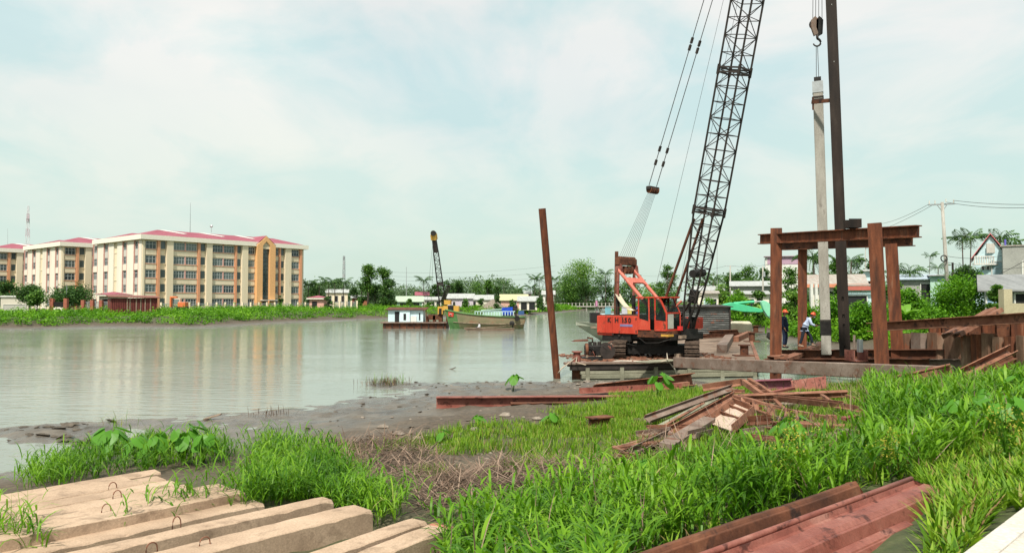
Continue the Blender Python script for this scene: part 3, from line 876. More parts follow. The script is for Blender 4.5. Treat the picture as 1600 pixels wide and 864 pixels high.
# gabled portal
pl, pr = fx(958), fx(1112)
wl = (pr - pl) * .30
for a, b_ in ((pl, pl + wl), (pr - wl, pr)):
    panel('portal_pier', a, b_, 0, EAV + .3, 0, 1.3, GOLD)
pmid = (pl + pr) / 2
def gp(s, h): return BC + FD * s + NF * 1.3 + UP * h
q = MB(); q.plate([gp(pl, EAV + .3), gp(pl + wl, EAV + .3), gp(pmid, EAV + 1.5), gp(pr - wl, EAV + .3), gp(pr, EAV + .3), gp(pmid, EAV + 2.9)], -NF * 1.3); q.build('portal_gable', GOLD, bld)
q = MB(); q.plate([gp(pl + wl, EAV - .6), gp(pr - wl, EAV - .6), gp(pr - wl, EAV + .3), gp(pmid, EAV + 1.5), gp(pl + wl, EAV + .3)], -NF * .3)
for i in range(len(q.v)): q.v[i] = tuple(Vector(q.v[i]) - NF * .3)
q.build('gable_panel', CREAM, bld)
q = MB()
A, B_, Cc = gp(pl - .3, EAV + .5), gp(pmid, EAV + 3.05), gp(pr + .3, EAV + .5)
bk = ED * 8
q.add([A - NF * .2, B_ - NF * .2, Cc - NF * .2, A + bk, B_ + bk, Cc + bk], [(0, 1, 4, 3), (1, 2, 5, 4)]); q.build('portal_roof', MAGENTA, bld)
gl = thing('curtain_glazing', None, None, (0, 0, 0)) if False else None
nb_ = 12
for i in range(nb_):
    h0 = 3.2 + (EAV - 3.9) * i / nb_; h1 = 3.2 + (EAV - 3.9) * (i + 1) / nb_ - .08
    for j in range(2):
        a = pl + wl + (pr - pl - 2 * wl) * j / 2 + .03; b_ = pl + wl + (pr - pl - 2 * wl) * (j + 1) / 2 - .03
        panel('glazing_panel', a, b_, h0, h1, 0.2, .5, CURTAIN)
panel('canopy', pl + wl * .6, pr, 2.75, 3.0, 1.3, 3.0, GREYP)
panel('entrance_door', pl + wl + .1, pr - wl - .1, .1, 2.6, 0, .2, DARK)
# end wall: panels standing proud between recessed window columns
def ex(z): return e_of(z / 4.8)
cols = [(ex(1043), ex(1012)), (ex(957), ex(926)), (ex(817), ex(785)), (ex(737), ex(705))]
cols = [(min(a), max(a)) for a in cols]
slot = (ex(884), ex(858)); slot = (min(slot), max(slot))
cur = 0.0
edges = sorted(cols + [slot])
for a, b_ in edges + [(BD_, BD_)]:
    if a - cur > .15: panel('wall_panel', cur, a, 0, EAV - .01, 0, .35, PALE, 'E')
    cur = b_
for a, b_ in cols:
    for k, h in enumerate(rows):
        window((a + b_) / 2, h, b_ - a - .2, 1.85, 'E', bld, 2)
        if k < 4 and k % 2 == 0: panel('grey_spandrel', a + .1, b_ - .1, h - FLH + .98, h - .98, 0, .16, GREYP, 'E')
        elif k < 4: panel('pale_spandrel', a + .06, b_ - .06, h - FLH + .98, h - .98, 0, .33, PALE, 'E')
    panel('trim', a - .16, a + .02, 2.0, EAV - .02, 0, .40, SALMON, 'E')
    panel('trim', b_ - .02, b_ + .16, 2.0, EAV - .02, 0, .40, SALMON, 'E')
for k in range(4): panel('stair_ledge', slot[0], slot[1], rows[k] - 1.5, rows[k] - 1.2, -.3, .1, CREAM, 'E')
q = MB(); q.tube(bp3(s_of(317), 7, EAV + 3), bp3(s_of(317), 7, EAV + 11), .06, 6, .02); q.build('lightning_rod', ROPE, bld)
q = MB(); p = bp3(s_of(349), 6.5, EAV + 3.5); q.tube(p, p + UP * 1.6, .06, 6); q.ball(p + UP * 1.7, .45, 8, 6, (1, .5, .8)); q.build('roof_dish', STEEL, bld)
for k, (lab) in enumerate(('cream five storey block in the middle, half behind the dark umbrella shaped trees', 'cream five storey block with magenta roof cut off by the left edge of the view')):
    c_ = copy_tree(bld, None, (-33.0 * (k + 1) - (0 if k == 0 else 1), 22.3 * (k + 1), 0))
    c_['label'] = lab
    for ch in list(c_.children):
        if ch.name.startswith(('lightning_rod', 'roof_dish')): bpy.data.objects.remove(ch)
bld['label'] = 'long cream five storey block with orange gabled portal, nearest to the river'

# ------------------------------------------------------------------ generic low house
def box_house(name, label, px0, px1, py_top, py_eave, d, wall, roof, depth=8.0, base=1.6, rot=0.0, group=None, cat='house', over=.5, openings=(), flat=False, ridge='x', fascia=None):
    c = PD((px0 + px1) / 2, py_eave, d); wdt = (px1 - px0) / FPX * d
    he = PD(800, py_eave, d).z; ht = PD(800, py_top, d).z
    rot = rot if rot else -math.atan2(c.x, d) * .9
    R = Matrix.Rotation(rot, 3, 'Z'); X = R @ Vector((1, 0, 0)); Y = R @ Vector((0, 1, 0))
    o = Vector((c.x, c.y, base))
    th = thing(name, label, cat, o, group)
    def P(x, y, z): return Vector((o.x, o.y, 0)) + X * x + Y * y + Vector((0, 0, z))
    w2 = wdt / 2 - (over if not flat else 0)
    q = MB(); q.plate([P(-w2, 0, base), P(w2, 0, base), P(w2, depth, base), P(-w2, depth, base)], (0, 0, he - base - .02)); 
    if not flat:
        if ridge == 'x':
            for xx in (-w2, w2): q.plate([P(xx, 0, he - .02), P(xx, depth, he - .02), P(xx, depth / 2, ht - .12)], X * (.15 if xx < 0 else -.15))
        else:
            q.plate([P(-w2, 0, he - .02), P(w2, 0, he - .02), P(0, 0, ht - .12)], Y * .15)
    q.build('wall', wall, th)
    if ridge == 'x' and not flat:
        for a, b_ in (((-over, he - .15), (depth / 2, ht)), ((depth + over, he - .15), (depth / 2, ht))):
            q = MB(); q.plate([P(-wdt / 2, a[0], a[1]), P(wdt / 2, a[0], a[1]), P(wdt / 2, b_[0], b_[1]), P(-wdt / 2, b_[0], b_[1])], (0, 0, .10)); q.build('roof', roof, th)
    elif not flat:
        for sx in (-1, 1):
            q = MB(); q.plate([P(sx * wdt / 2, -over, he - .15), P(sx * wdt / 2, depth + over, he - .15), P(0, depth + over, ht), P(0, -over, ht)], (0, 0, .10)); q.build('roof', roof, th)
    else:
        q = MB(); q.plate([P(-wdt / 2 - .2, -over, he), P(wdt / 2 + .2, -over, he), P(wdt / 2 + .2, depth, ht), P(-wdt / 2 - .2, depth, ht)], (0, 0, .12)); q.build('roof', roof, th)
    if fascia:
        q = MB(); q.bar(P(-wdt / 2, -over - .05, he - .25), P(wdt / 2, -over - .05, he - .25), .06, .4); q.build('fascia', fascia, th)
    for (fx0, fx1, fz0, fz1, mt) in openings:
        x0, x1 = -w2 + 2 * w2 * fx0, -w2 + 2 * w2 * fx1
        z0, z1 = base + (he - base) * fz0, base + (he - base) * fz1
        q = MB(); q.plate([P(x0, -.06, z0), P(x1, -.06, z0), P(x1, -.06, z1), P(x0, -.06, z1)], Y * .055)
        nm = 'door' if fz0 < .06 else 'window'
        w = q.build(nm, mt, th)
        f = MB()
        for (u0, v0, u1, v1) in ((x0, z0, x0, z1), (x1, z0, x1, z1), (x0, z1, x1, z1)):
            f.bar(P(u0, -.07, v0), P(u1, -.07, v1), .09, .09, up=(0, 1, 0))
        f.build('frame', WHITE, w)
    return th, P
TIN = surf('tin_roof', [(0.3, (0.30, 0.31, 0.30)), (0.7, (0.47, 0.48, 0.46))], 0.6, 5, 0.45, 0.1, 12, (6, 1, 1), (0.30, 0.20, 0.15), 1.5, (0.6, 0.75))
TIN_OLD = surf('old_tin_roof', [(0.3, (0.26, 0.23, 0.20)), (0.7, (0.46, 0.44, 0.40))], 0.6, 5, 0.6, 0.1, 12, (6, 1, 1), (0.26, 0.13, 0.09), 1.2, (0.5, 0.7))
TIN_GREY = surf('grey_tin_roof', [(0.3, (0.17, 0.175, 0.175)), (0.7, (0.27, 0.275, 0.275))], 0.6, 5, 0.45, 0.1, 12, (6, 1, 1), (0.22, 0.15, 0.11), 1.5, (0.62, 0.75))
OCHRE = plain('ochre_roof', (0.42, 0.40, 0.24), 0.7)
LILAC = plain('lilac_wall', (0.55, 0.47, 0.55), 0.8)
MINT = plain('mint_wall', (0.40, 0.58, 0.48), 0.8)
PINKW = plain('pink_wall', (0.62, 0.36, 0.30), 0.8)
REDB = surf('red_brick', [(0.3, (0.28, 0.085, 0.055)), (0.7, (0.42, 0.15, 0.10))], 4, 5, 0.85)
MAROON = surf('maroon_sheet', [(0.3, (0.13, 0.030, 0.028)), (0.7, (0.22, 0.060, 0.050))], 1.0, 5, 0.6, 0.0, 20)
BLOCK = surf('grey_block_wall', [(0.3, (0.27, 0.27, 0.25)), (0.7, (0.40, 0.40, 0.37))], 0.6, 6, 0.9, 0.1, 20, (1, 1, 1), (0.19, 0.19, 0.18), 1.2, (0.55, 0.75))
BLUEW = plain('pale_blue_wall', (0.50, 0.66, 0.70), 0.75)
G = 'low houses beyond the far bank'
for a in [
    ('house', 'low house with green tin roof and dark open veranda beyond the houseboat', 618, 662, 463, 471, 215, MINT, plain('green_roof', (0.36, 0.46, 0.33), .6), [(.1, .5, .05, .8, DARK), (.6, .9, .05, .85, DARK)]),
    ('house', 'small white house with bright magenta roof left of the derrick boom', 648, 671, 456, 461, 250, WHITE, MAGENTA, [(.4, .7, .4, .8, DARK)]),
    ('house', 'low white house with a row of dark doors left of the derrick boom', 661, 692, 464, 468, 222, PALE, TIN, [(.1, .3, .05, .8, DARK), (.45, .6, .05, .8, DARK), (.7, .9, .05, .8, DARK)]),
    ('house', 'lilac walled house with pale tin roof right of the derrick boom', 697, 742, 459, 466, 225, LILAC, TIN, [(.55, .75, .2, .75, DARK), (.2, .3, .3, .7, DARK)]),
    ('house', 'long low white shed with grey tin roof beyond the cargo boat', 730, 772, 461, 468, 240, PALE, TIN, [(.1, .3, .2, .8, DARK)]),
    ('house', 'low house with ochre roof and red wall beyond the blue tarpaulin', 780, 826, 460, 469, 215, PINKW, OCHRE, [(.35, .6, .05, .85, DARK), (.7, .95, .05, .85, DARK)]),
    ('house', 'open fronted shed with white tin roof beside the ochre roofed house', 808, 842, 463, 470, 205, PALE, TIN, [(.1, .45, .05, .85, DARK), (.55, .9, .05, .85, DARK)]),
    ('house', 'tiny brick house with pale roof peeping over the riverside sheds', 818, 832, 455, 459, 270, REDB, TIN, [(.3, .6, .3, .8, DARK)]),
    ('house', 'white two storey house left of the leaning pile among the trees', 846, 868, 454, 460, 250, WHITE, TIN, [(.2, .4, .5, .85, DARK), (.6, .8, .5, .85, DARK)]),
    ('house', 'pale two storey house half hidden behind the row of dark palms', 508, 545, 452, 457, 260, CREAM, TIN, [(.1, .25, .4, .8, DARK), (.4, .55, .4, .8, DARK), (.7, .85, .4, .8, DARK)]),
    ('house', 'brick house with long grey tin roof behind the tall bare trunk', 548, 578, 462, 465, 235, REDB, TIN, [(.2, .4, .1, .8, DARK)]),
]:
    box_house(a[0], a[1], *a[2:7], a[7], a[8], depth=7, base=1.4, group=G, openings=a[9])
# pavilions with magenta hip roofs
def pavilion(label, px0, px1, py_top, py_eave, d, wall):
    c = PD((px0 + px1) / 2, py_eave, d); w = (px1 - px0) / FPX * d; he = c.z; ht = PD(800, py_top, d).z
    base = 1.4
    th = thing('pavilion', label, 'pavilion', (c.x, c.y + w / 2, base))
    q = MB(); q.box((c.x, c.y + w / 2, (base + he) / 2), (w * .72, w * .72, he - base)); q.build('wall', wall, th)
    q = MB(); q.box((c.x, c.y + w / 2, he + .1), (w * .97, w * .97, .35)); q.build('cornice', CORNICE, th)
    q = MB(); z = he + .28
    q.add([(c.x - w / 2, c.y, z), (c.x + w / 2, c.y, z), (c.x + w / 2, c.y + w, z), (c.x - w / 2, c.y + w, z), (c.x, c.y + w / 2, ht)], [(0, 1, 4), (1, 2, 4), (2, 3, 4), (3, 0, 4), (3, 2, 1, 0)]); q.build('roof', MAGENTA, th)
    q = MB(); q.box((c.x - w * .1, c.y + w * .14 - .05, base + (he - base) * .45), (w * .25, .05, (he - base) * .7)); q.build('door', DARK, th)
pavilion('small gatehouse with magenta hip roof beside the right end of the long block', 478, 509, 461.5, 467, 178, SALMON)
pavilion('small pale pavilion with magenta hip roof behind the maroon sheet shed', 146, 187, 455.5, 462, 158, PALE)

# maroon corrugated shed on the far bank
d = 128.0
c0, c1 = PD(173, 470, d - 2), PD(246, 470, d + 2)
zt = PD(800, 465, d).z; zb = 1.3
sh = thing('site_shed', 'maroon corrugated sheet shed with flat roof standing on the far bank', 'shed', ((c0.x + c1.x) / 2, (c0.y + c1.y) / 2, zb))
X = (c1 - c0); X.z = 0; LW = X.length; X.normalize(); Y = Vector((-X.y, X.x, 0))
q = MB(); q.plate([c0 * 1, c1 * 1, c1 + Y * 5, c0 + Y * 5], (0, 0, .01)); 
q.v = [(p[0], p[1], zb + (zt - zb - .1 if p[2] > c0.z + .004 or k_ >= 4 else 0)) for k_, p in enumerate(q.v)]
q.build('wall_core', MAROON, sh)
for i in range(26):
    p = c0 + X * (LW * (i + .5) / 26) - Y * .06
    o = MB(); o.box((p.x, p.y, (zb + zt) / 2), (LW / 26 * .62, .10, zt - zb - .15), (X, Y, UP)); o.build('sheet', MAROON, sh)
for i in (9, 10.5, 14, 16.5, 19, 22):
    p = c0 + X * (LW * i / 26) - Y * .14
    o = MB(); o.box((p.x, p.y, (zb + zt) / 2), (.16, .08, zt - zb - .1), (X, Y, UP)); o.build('batten', WOOD, sh)
q = MB(); a = c0 - X * .4 - Y * .5; b_ = c1 + X * .4 - Y * .5
q.plate([(a.x, a.y, zt + .1), (b_.x, b_.y, zt - .1), (b_ + Y * 6).xy.to_3d() + Vector((0, 0, zt + .25)), (a + Y * 6).xy.to_3d() + Vector((0, 0, zt + .45))], (0, 0, .12)); q.build('roof', RUST_PINK, sh)

# boundary fence of the school: posts with thin rails
def rail_fence(label, x0, x1, d0, d1, npost, hpost, mat_p, base=1.45, w=.35):
    a, b_ = PD(x0, 470, d0), PD(x1, 470, d1)
    th = thing('boundary_fence', label, 'fence', (a.x, a.y, base))
    for i in range(npost):
        p = a.lerp(b_, i / (npost - 1)); q = MB(); q.box((p.x, p.y, base + hpost / 2), (w, w, hpost)); q.build('post', mat_p, th)
    for z in (.5, .85):
        q = MB(); q.bar((a.x, a.y, base + hpost * z), (b_.x, b_.y, base + hpost * z), .06, .09); q.build('rail', STEEL, th)
    q = MB()
    nb = npost * 9
    for i in range(nb):
        p = a.lerp(b_, (i + .5) / nb); q.bar((p.x, p.y, base + .1), (p.x, p.y, base + hpost * .9), .05, .05)
    o = q.build('bars', STEEL, th); o['kind'] = 'stuff'
rail_fence('steel bar fence with cream posts along the front of the long block', 252, 500, 165, 192, 20, 2.2, CREAM)
rail_fence('bar fence with pale posts between the gatehouse and the tall trees', 512, 558, 180, 185, 6, 2.6, CREAM)
rail_fence('steel bar fence with brick red posts below the umbrella shaped trees', 130, 172, 145, 148, 4, 2.7, REDB, w=.6)
# sign wall between red pillars
d = 142
th = thing('gate_sign', 'black name board on pale plinth between two red brick pillars', 'sign wall', PD(92, 484, d))
for px in (81.5, 103):
    p = PD(px, 484, d); q = MB(); q.box((p.x, p.y, p.z + 1), (.65, .65, 2.4)); q.build('pillar', REDB, th)
p0, p1 = PD(84.5, 482, d), PD(100.5, 472.5, d)
q = MB(); q.box(((p0.x + p1.x) / 2, d, p0.z - .2), (p1.x - p0.x, .5, .8)); q.build('plinth', PALE, th)
q = MB(); q.box(((p0.x + p1.x) / 2, d, (p0.z + p1.z) / 2 + .2), (p1.x - p0.x, .2, 1.0)); q.build('board', BLACK, th)
q = MB(); p = PD(103.5, 484, 150); q.tube(p, (p.x, p.y, PD(800, 444, 150).z), .07, 8, .04); q.build('flagpole', STEEL, None, 'thin bare grey flagpole rising in front of the umbrella shaped trees', 'flagpole')
th, _ = box_house('guard_hut', 'small pale flat roofed hut between the trees at the left edge', 5, 41, 463, 464, 150, PALE, WHITE, depth=4, base=1.4, cat='hut', flat=True, over=.2, openings=[(.1, .9, .1, .55, GREYP)])

# lattice towers and masts on the skyline
def lattice(th, base, top, wb, wt, n, r, mats, name='section'):
    base, top = V(base), V(top)
    for i in range(n):
        q = MB()
        f0, f1 = i / n, (i + 1) / n
        for sx, sy in ((-1, -1), (1, -1), (1, 1), (-1, 1)):
            w0, w1 = wb + (wt - wb) * f0, wb + (wt - wb) * f1
            p0 = base.lerp(top, f0) + Vector((sx * w0 / 2, sy * w0 / 2, 0)); p1 = base.lerp(top, f1) + Vector((sx * w1 / 2, sy * w1 / 2, 0))
            q.tube(p0, p1, r, 4)
            sx2, sy2 = -sy, sx
            p2 = base.lerp(top, f1) + Vector((sx2 * w1 / 2, sy2 * w1 / 2, 0))
            q.tube(p0, p2, r * .6, 4); q.tube(p1, p2, r * .6, 4)
        q.build(name, mats[i % len(mats)], th)
d = 330
p = PD(41, 470, d)
th = thing('radio_tower', 'slender red and white lattice tower behind the left hand blocks', 'radio tower', (p.x, d, 1.5))
lattice(th, (p.x, d, 1.5), (p.x, d, PD(800, 322, d).z), 2.6, .5, 13, .07, [plain('tower_white', (.75, .72, .75), .6), plain('tower_red', (.55, .30, .36), .6)])
q = MB(); z = PD(800, 345, d).z; q.box((p.x, d, z), (1.1, .6, 1.8)); q.build('antenna', STEEL, th)
d = 340
p = PD(537, 470, d)
th = thing('phone_mast', 'grey lattice phone mast with panel antennas above the dark palms', 'phone mast', (p.x, d, 1.5))
lattice(th, (p.x, d, 1.5), (p.x, d, PD(800, 400, d).z), 1.4, .7, 10, .09, [STEEL])
for z_, w in ((404, .5), (411, 1.0), (418, .9), (431, 1.1)):
    q = MB(); q.box((p.x, d, PD(800, z_, d).z), (w, w, 1.6)); q.build('antenna', STEEL, th)
def mast(label, px, py0, py1, d, r=.1):
    a = PD(px, py1, d); b_ = PD(px, py0, d); q = MB(); q.tube(a, b_, r, 6, r * .5); return q.build('thin_mast', STEEL, None, label, 'mast')
mast('thin bare mast rising above the house right of the tall trees', 635, 417, 468, 300, .16)
mast('very thin mast above the roof of the leftmost block', 12, 357, 400, 300, .08)
mast('tall thin mast right of the crane boom above the bushes', 1120.5, 372, 455, 150, .09)
# ================================================================== trees
def tree(label, px, py_base, py_top, d, wpx, mat, n=1800, leaf=.5, clumps=14, trunk=.25, shape='round', name='tree', cat='tree', group=None, low=.25, base=None, seed=0, lean=0.0, bare=.0):
    n = int(n * 1.5); clumps = int(clumps * 1.25); leaf = leaf * .9
    r = np.random.default_rng(seed + int(px))
    rr = random.Random(seed + int(px))
    zb = PD(px, py_base, d).z if base is None else base
    c = PD(px, py_base, d); H = PD(px, py_top, d).z - zb; Wd = wpx / FPX * d
    o = Vector((c.x, d, zb))
    th = thing(name, label, cat, o, group)
    cl = []
    for k in range(clumps):
        a = rr.uniform(0, 6.28); u = rr.uniform(0, 1); rad = math.sqrt(rr.uniform(0.02, 1))
        if shape == 'round':
            zz_ = low + (1 - low) * u; wz = math.sin(math.pi * (0.12 + .80 * u)) ** .7
        elif shape == 'umbrella':
            zz_ = .55 + .36 * u; wz = 1.0 - .55 * abs(u - .3)
        elif shape == 'tall':
            zz_ = low + (1 - low) * u; wz = .55 + .45 * math.sin(u * 9 + seed)
        else:
            zz_ = .12 + .8 * u; wz = 1 - .55 * u ** 2
        cr = Wd * rr.uniform(.13, .27) if shape != 'tall' else Wd * rr.uniform(.14, .27)
        R = max(0.0, Wd / 2 * wz - cr * .45) * rad
        cl.append((Vector((o.x + math.cos(a) * R + lean * Wd * zz_, o.y + math.sin(a) * R, zb + H * zz_ - cr * .35)), cr))
    top = max(c_[0].z + c_[1] * .8 for c_ in cl)
    tm = MB()
    th_ = H * (low + .25 if shape != 'umbrella' else .5)
    kn = Vector((o.x + rr.uniform(-.04, .04) * H + lean * Wd * .3, o.y, zb + th_))
    tm.path([o - UP * .3, o.lerp(kn, .5) + Vector((rr.uniform(-.02, .02) * H, 0, 0)), kn], trunk, 7, trunk * .6)
    for cc, cr in cl[::max(1, clumps // 8)]:
        mid = kn.lerp(cc, .5) + Vector((0, 0, H * .03))
        tm.path([kn - UP * (th_ * .25 * rr.random()), mid, cc], trunk * .42, 5, trunk * .12)
    tm.build('trunk', BARK, th)
    wgt = np.array([c_[1] ** 2 for c_ in cl]); wgt /= wgt.sum()
    ch = r.choice(len(cl), n, p=wgt)
    ctr = np.array([list(c_[0]) for c_ in cl])[ch]; rad = np.array([c_[1] for c_ in cl])[ch]
    dirn = r.normal(size=(n, 3)); dirn /= np.linalg.norm(dirn, axis=1, keepdims=True)
    rs = rad * r.uniform(.1, 1.0, n) ** .55 * r.uniform(.75, 1.45, n)
    Pts = ctr + dirn * rs[:, None] * np.array([1.1, 1.1, .82])
    v, q = leaf_quads(Pts, leaf, .4, .6, r)
    np_mesh('crown', v, q, mat, parent=th)
    return th
# palms: trunk + fronds, each frond an object
def frond_mesh(name, Ln, droop, nl=11, leafl=.34, mat=None, wid=.055, up=.55):
    """rachis arching in +X, leaflets both sides hanging"""
    vs, fs = [], []
    pts = []
    n = 9
    ang = up; x = z = 0.0
    for i in range(n + 1):
        pts.append((x, z, ang)); x += math.cos(ang) * Ln / n; z += math.sin(ang) * Ln / n; ang -= droop / n
    for i in range(n):
        w = .03 * Ln * (1 - i / n) * .35 + .01; w1 = .03 * Ln * (1 - (i + 1) / n) * .35 + .008
        b = len(vs)
        vs += [(pts[i][0], -w, pts[i][1]), (pts[i][0], w, pts[i][1]), (pts[i + 1][0], w1, pts[i + 1][1]), (pts[i + 1][0], -w1, pts[i + 1][1])]; fs.append((b, b + 1, b + 2, b + 3))
    for k in range(nl):
        f = (k + 1.2) / (nl + .6); i = min(n - 1, int(f * n)); fr = f * n - i
        px = pts[i][0] + (pts[i + 1][0] - pts[i][0]) * fr; pz = pts[i][1] + (pts[i + 1][1] - pts[i][1]) * fr
        l = Ln * leafl * math.sin(math.pi * (.18 + .78 * f)) ** .8
        for s in (-1, 1):
            b = len(vs); w = wid * Ln * .55
            tx, ty, tz = px + l * .55, s * l * .75, pz - l * .42
            mx_, my_, mz_ = px + l * .3, s * l * .42, pz - l * .08
            vs += [(px - w * .3, s * .01, pz), (mx_ - w, my_, mz_), (tx, ty, tz), (mx_ + w, my_, mz_ + w * .3)]; fs.append((b, b + 1, b + 2, b + 3))
    me = bpy.data.meshes.new(name); me.from_pydata(vs, [], fs); me.materials.append(mat or TREE_M); me.update()
    return me
FRONDS = {}
def palm(label, px, py_base, py_top, d, nf=13, Lf=3.0, mat=None, kind='coconut', group=None, trunk=.17, seed=0, base=None, lean=0.0):
    rr = random.Random(seed + int(px * 7))
    mat = mat or TREE_D
    zb = PD(px, py_base, d).z if base is None else base
    c = PD(px, py_base, d)
    top = PD(px + lean, py_top, d)
    o = Vector((c.x, d, zb))
    th = thing('palm_tree', label, 'palm tree', o, group)
    hz_ = Vector((top.x, d, top.z - Lf * (.38 if kind == 'coconut' else .45)))
    q = MB(); q.path([o - UP * .3, o.lerp(hz_, .5) + Vector((rr.uniform(-.2, .2), 0, 0)), hz_], trunk, 7, trunk * .6); q.build('trunk', BARK, th)
    for i in range(nf):
        key = (kind, mat.name, i % 4)
        if key not in FRONDS:
            rr2 = random.Random(i)
            FRONDS[key] = frond_mesh('frond', 1.0, (1.55 if kind == 'coconut' else 1.1) + .25 * (i % 4), 10 if kind == 'coconut' else 8, .36 if kind == 'coconut' else .40, mat, .06 if kind == 'coconut' else .085, 1.15 - .38 * (i % 4))
        f = bpy.data.objects.new('frond', FRONDS[key]); COL.objects.link(f); f.parent = th
        f.location = hz_ - o
        f.rotation_euler = (rr.uniform(-.15, .15), rr.uniform(-.15, .1), i * 2.4 + rr.uniform(-.3, .3))
        sc = Lf * (.8 if kind == 'coconut' else .95) * rr.uniform(.8, 1.1); f.scale = (sc, sc, sc)
    return th
GB = 'trees on the far bank'
# left: before the blocks
tree('dark umbrella shaped tree with flat crown in front of the second block', 108, 484, 446, 152, 76, TREE_D, 4200, .42, 26, .22, 'umbrella', base=1.4, group=GB)
tree('layered dark tree on a thin trunk left of the black name board', 47, 486, 444, 140, 42, TREE_D, 2300, .4, 14, .18, 'umbrella', base=1.4, group=GB, seed=3)
tree('small open tree on a slim trunk leaning over the hut roof', 57, 494, 452, 120, 34, TREE_M, 1300, .34, 12, .12, 'umbrella', base=1.2, group=GB, seed=4)
tree('bushy green tree cut by the left edge behind the pale hut', 6, 484, 441, 158, 44, TREE_D, 2200, .5, 16, .2, 'round', base=1.4, group=GB, seed=5)
tree('small round tree hiding the ground floor near the end of the long block', 438, 480, 460, 185, 12, TREE_D, 500, .4, 8, .1, 'round', base=1.4, group=GB, seed=6)
tree('small dark round tree right of the gatehouse roof', 513, 482, 461, 176, 14, TREE_D, 600, .4, 8, .1, 'round', base=1.4, group=GB, seed=7)
# middle: the dark palms and the tall trees
for k, (px, top, Lf, lab) in enumerate([(482, 437, 4.6, 'leftmost dark coconut palm beside the end of the long block'), (499, 437, 4.6, 'dark coconut palm, second of the row behind the gatehouse'), (514, 434, 4.8, 'dark coconut palm, third of the row behind the gatehouse'), (523, 433, 4.6, 'dark coconut palm left of the phone mast'), (536, 434, 4.6, 'dark coconut palm at the right end of its row below the phone mast')]):
    palm(lab, px, 476, top, 222 + 6 * (k % 2), 14, Lf, TREE_D, group='row of dark coconut palms', seed=k, base=1.4)
tree('dense dark low tree filling the gap behind the dark palms', 492, 478, 446, 232, 44, TREE_D, 2200, .6, 16, .2, 'round', base=1.4, group=GB, seed=8, low=.1)
tree('dark bush tree between the palms and the tall bare trunk', 553, 478, 449, 225, 18, TREE_D, 1000, .5, 10, .15, 'round', base=1.4, group=GB, seed=9, low=.1)
tree('tall spreading tree with high ragged crown and thick trunk', 575, 480, 411, 200, 36, TREE_M, 2300, .5, 17, .35, 'tall', base=1.4, group=GB, seed=10, low=.50)
tree('tall open crowned tree leaning right above the rounded green tree', 600, 480, 420, 203, 30, TREE_M, 1500, .5, 12, .25, 'tall', base=1.4, group=GB, seed=11, low=.55, lean=.05)
tree('dense rounded green tree right of the tall trees', 607, 482, 436, 198, 34, TREE_D, 2600, .5, 18, .25, 'round', base=1.4, group=GB, seed=12, low=.05)
tree('dark full tree below the tall spreading crown', 585, 482, 444, 206, 34, TREE_D, 2200, .5, 14, .2, 'round', base=1.4, group=GB, seed=13, low=.05)
tree('narrow dark tree directly behind the tall thick trunk', 565, 482, 444, 208, 20, TREE_D, 1200, .5, 10, .2, 'round', base=1.4, group=GB, seed=14, low=.1)
palm('lone coconut palm left of the derrick boom behind magenta roofed house', 662, 472, 431, 250, 14, 4.6, TREE_D, seed=21, base=1.4)
k = 0
for px, top, w, mt, lab in [(680, 441, 26, TREE_D, 'dark tree standing directly behind the derrick boom'), (697, 436, 30, TREE_D, 'rounded dark tree right of the derrick boom'), (714, 438, 30, TREE_D, 'broad dark tree behind the lilac house'),
        (741, 440, 34, TREE_M, 'mid green spreading tree behind the long white shed'), (762, 437, 20, TREE_M, 'slim light tree with two upright limbs beyond the cargo boat'), (778, 446, 16, TREE_D, 'dark narrow tree beside the sand heap'),
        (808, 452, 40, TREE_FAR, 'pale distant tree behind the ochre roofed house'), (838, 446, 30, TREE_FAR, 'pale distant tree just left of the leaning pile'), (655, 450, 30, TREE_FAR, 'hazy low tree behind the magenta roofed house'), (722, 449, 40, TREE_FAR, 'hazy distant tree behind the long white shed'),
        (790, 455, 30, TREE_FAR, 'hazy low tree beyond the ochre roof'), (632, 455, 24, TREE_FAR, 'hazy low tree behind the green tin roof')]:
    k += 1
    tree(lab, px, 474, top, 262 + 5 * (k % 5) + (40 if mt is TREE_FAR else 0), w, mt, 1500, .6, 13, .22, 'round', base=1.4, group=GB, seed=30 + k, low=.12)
for px, top, lab in [(787, 437, 'thin areca palm above the dark narrow tree'), (809, 447, 'small coconut palm behind the ochre roofed house'), (835, 429, 'tall thin areca palm left of the leaning pile'), (843, 431, 'tall areca palm touching the leaning pile'), (829, 443, 'shorter areca palm left of the two tall ones'), (867, 430, 'dark areca palm just right of the leaning pile')]:
    palm(lab, px, 474, top, 268, 10, 3.6, TREE_D, 'areca', group='thin palms beyond the far bank', seed=k, base=1.4, trunk=.13); k += 1
# the big tree group beyond the bridge
tree('big light green tree with airy crown behind the bridge', 908, 482, 407, 342, 66, TREE_L, 4200, .75, 26, .4, 'round', base=1.6, group=GB, seed=50, low=.35)
tree('dense dark tree at the left foot of the big airy tree', 888, 482, 430, 332, 46, TREE_M, 2600, .7, 18, .3, 'round', base=1.6, group=GB, seed=51, low=.05)
tree('dark shadowy tree in the middle behind the bridge', 915, 482, 437, 330, 46, TREE_D, 2600, .7, 18, .3, 'round', base=1.6, group=GB, seed=52, low=.05)
tree('dark tree right of the bridge behind the crane gantry', 942, 482, 436, 325, 44, TREE_D, 2600, .7, 18, .3, 'round', base=1.6, group=GB, seed=53, low=.05)
palm('coconut palm in the dark trees left of the upright mooring pile', 946, 476, 421, 318, 14, 5.2, TREE_D, seed=54, base=1.6)
palm('coconut palm whose fronds show around the crane gantry head', 976, 476, 413, 300, 14, 5.2, TREE_D, seed=55, base=1.6)
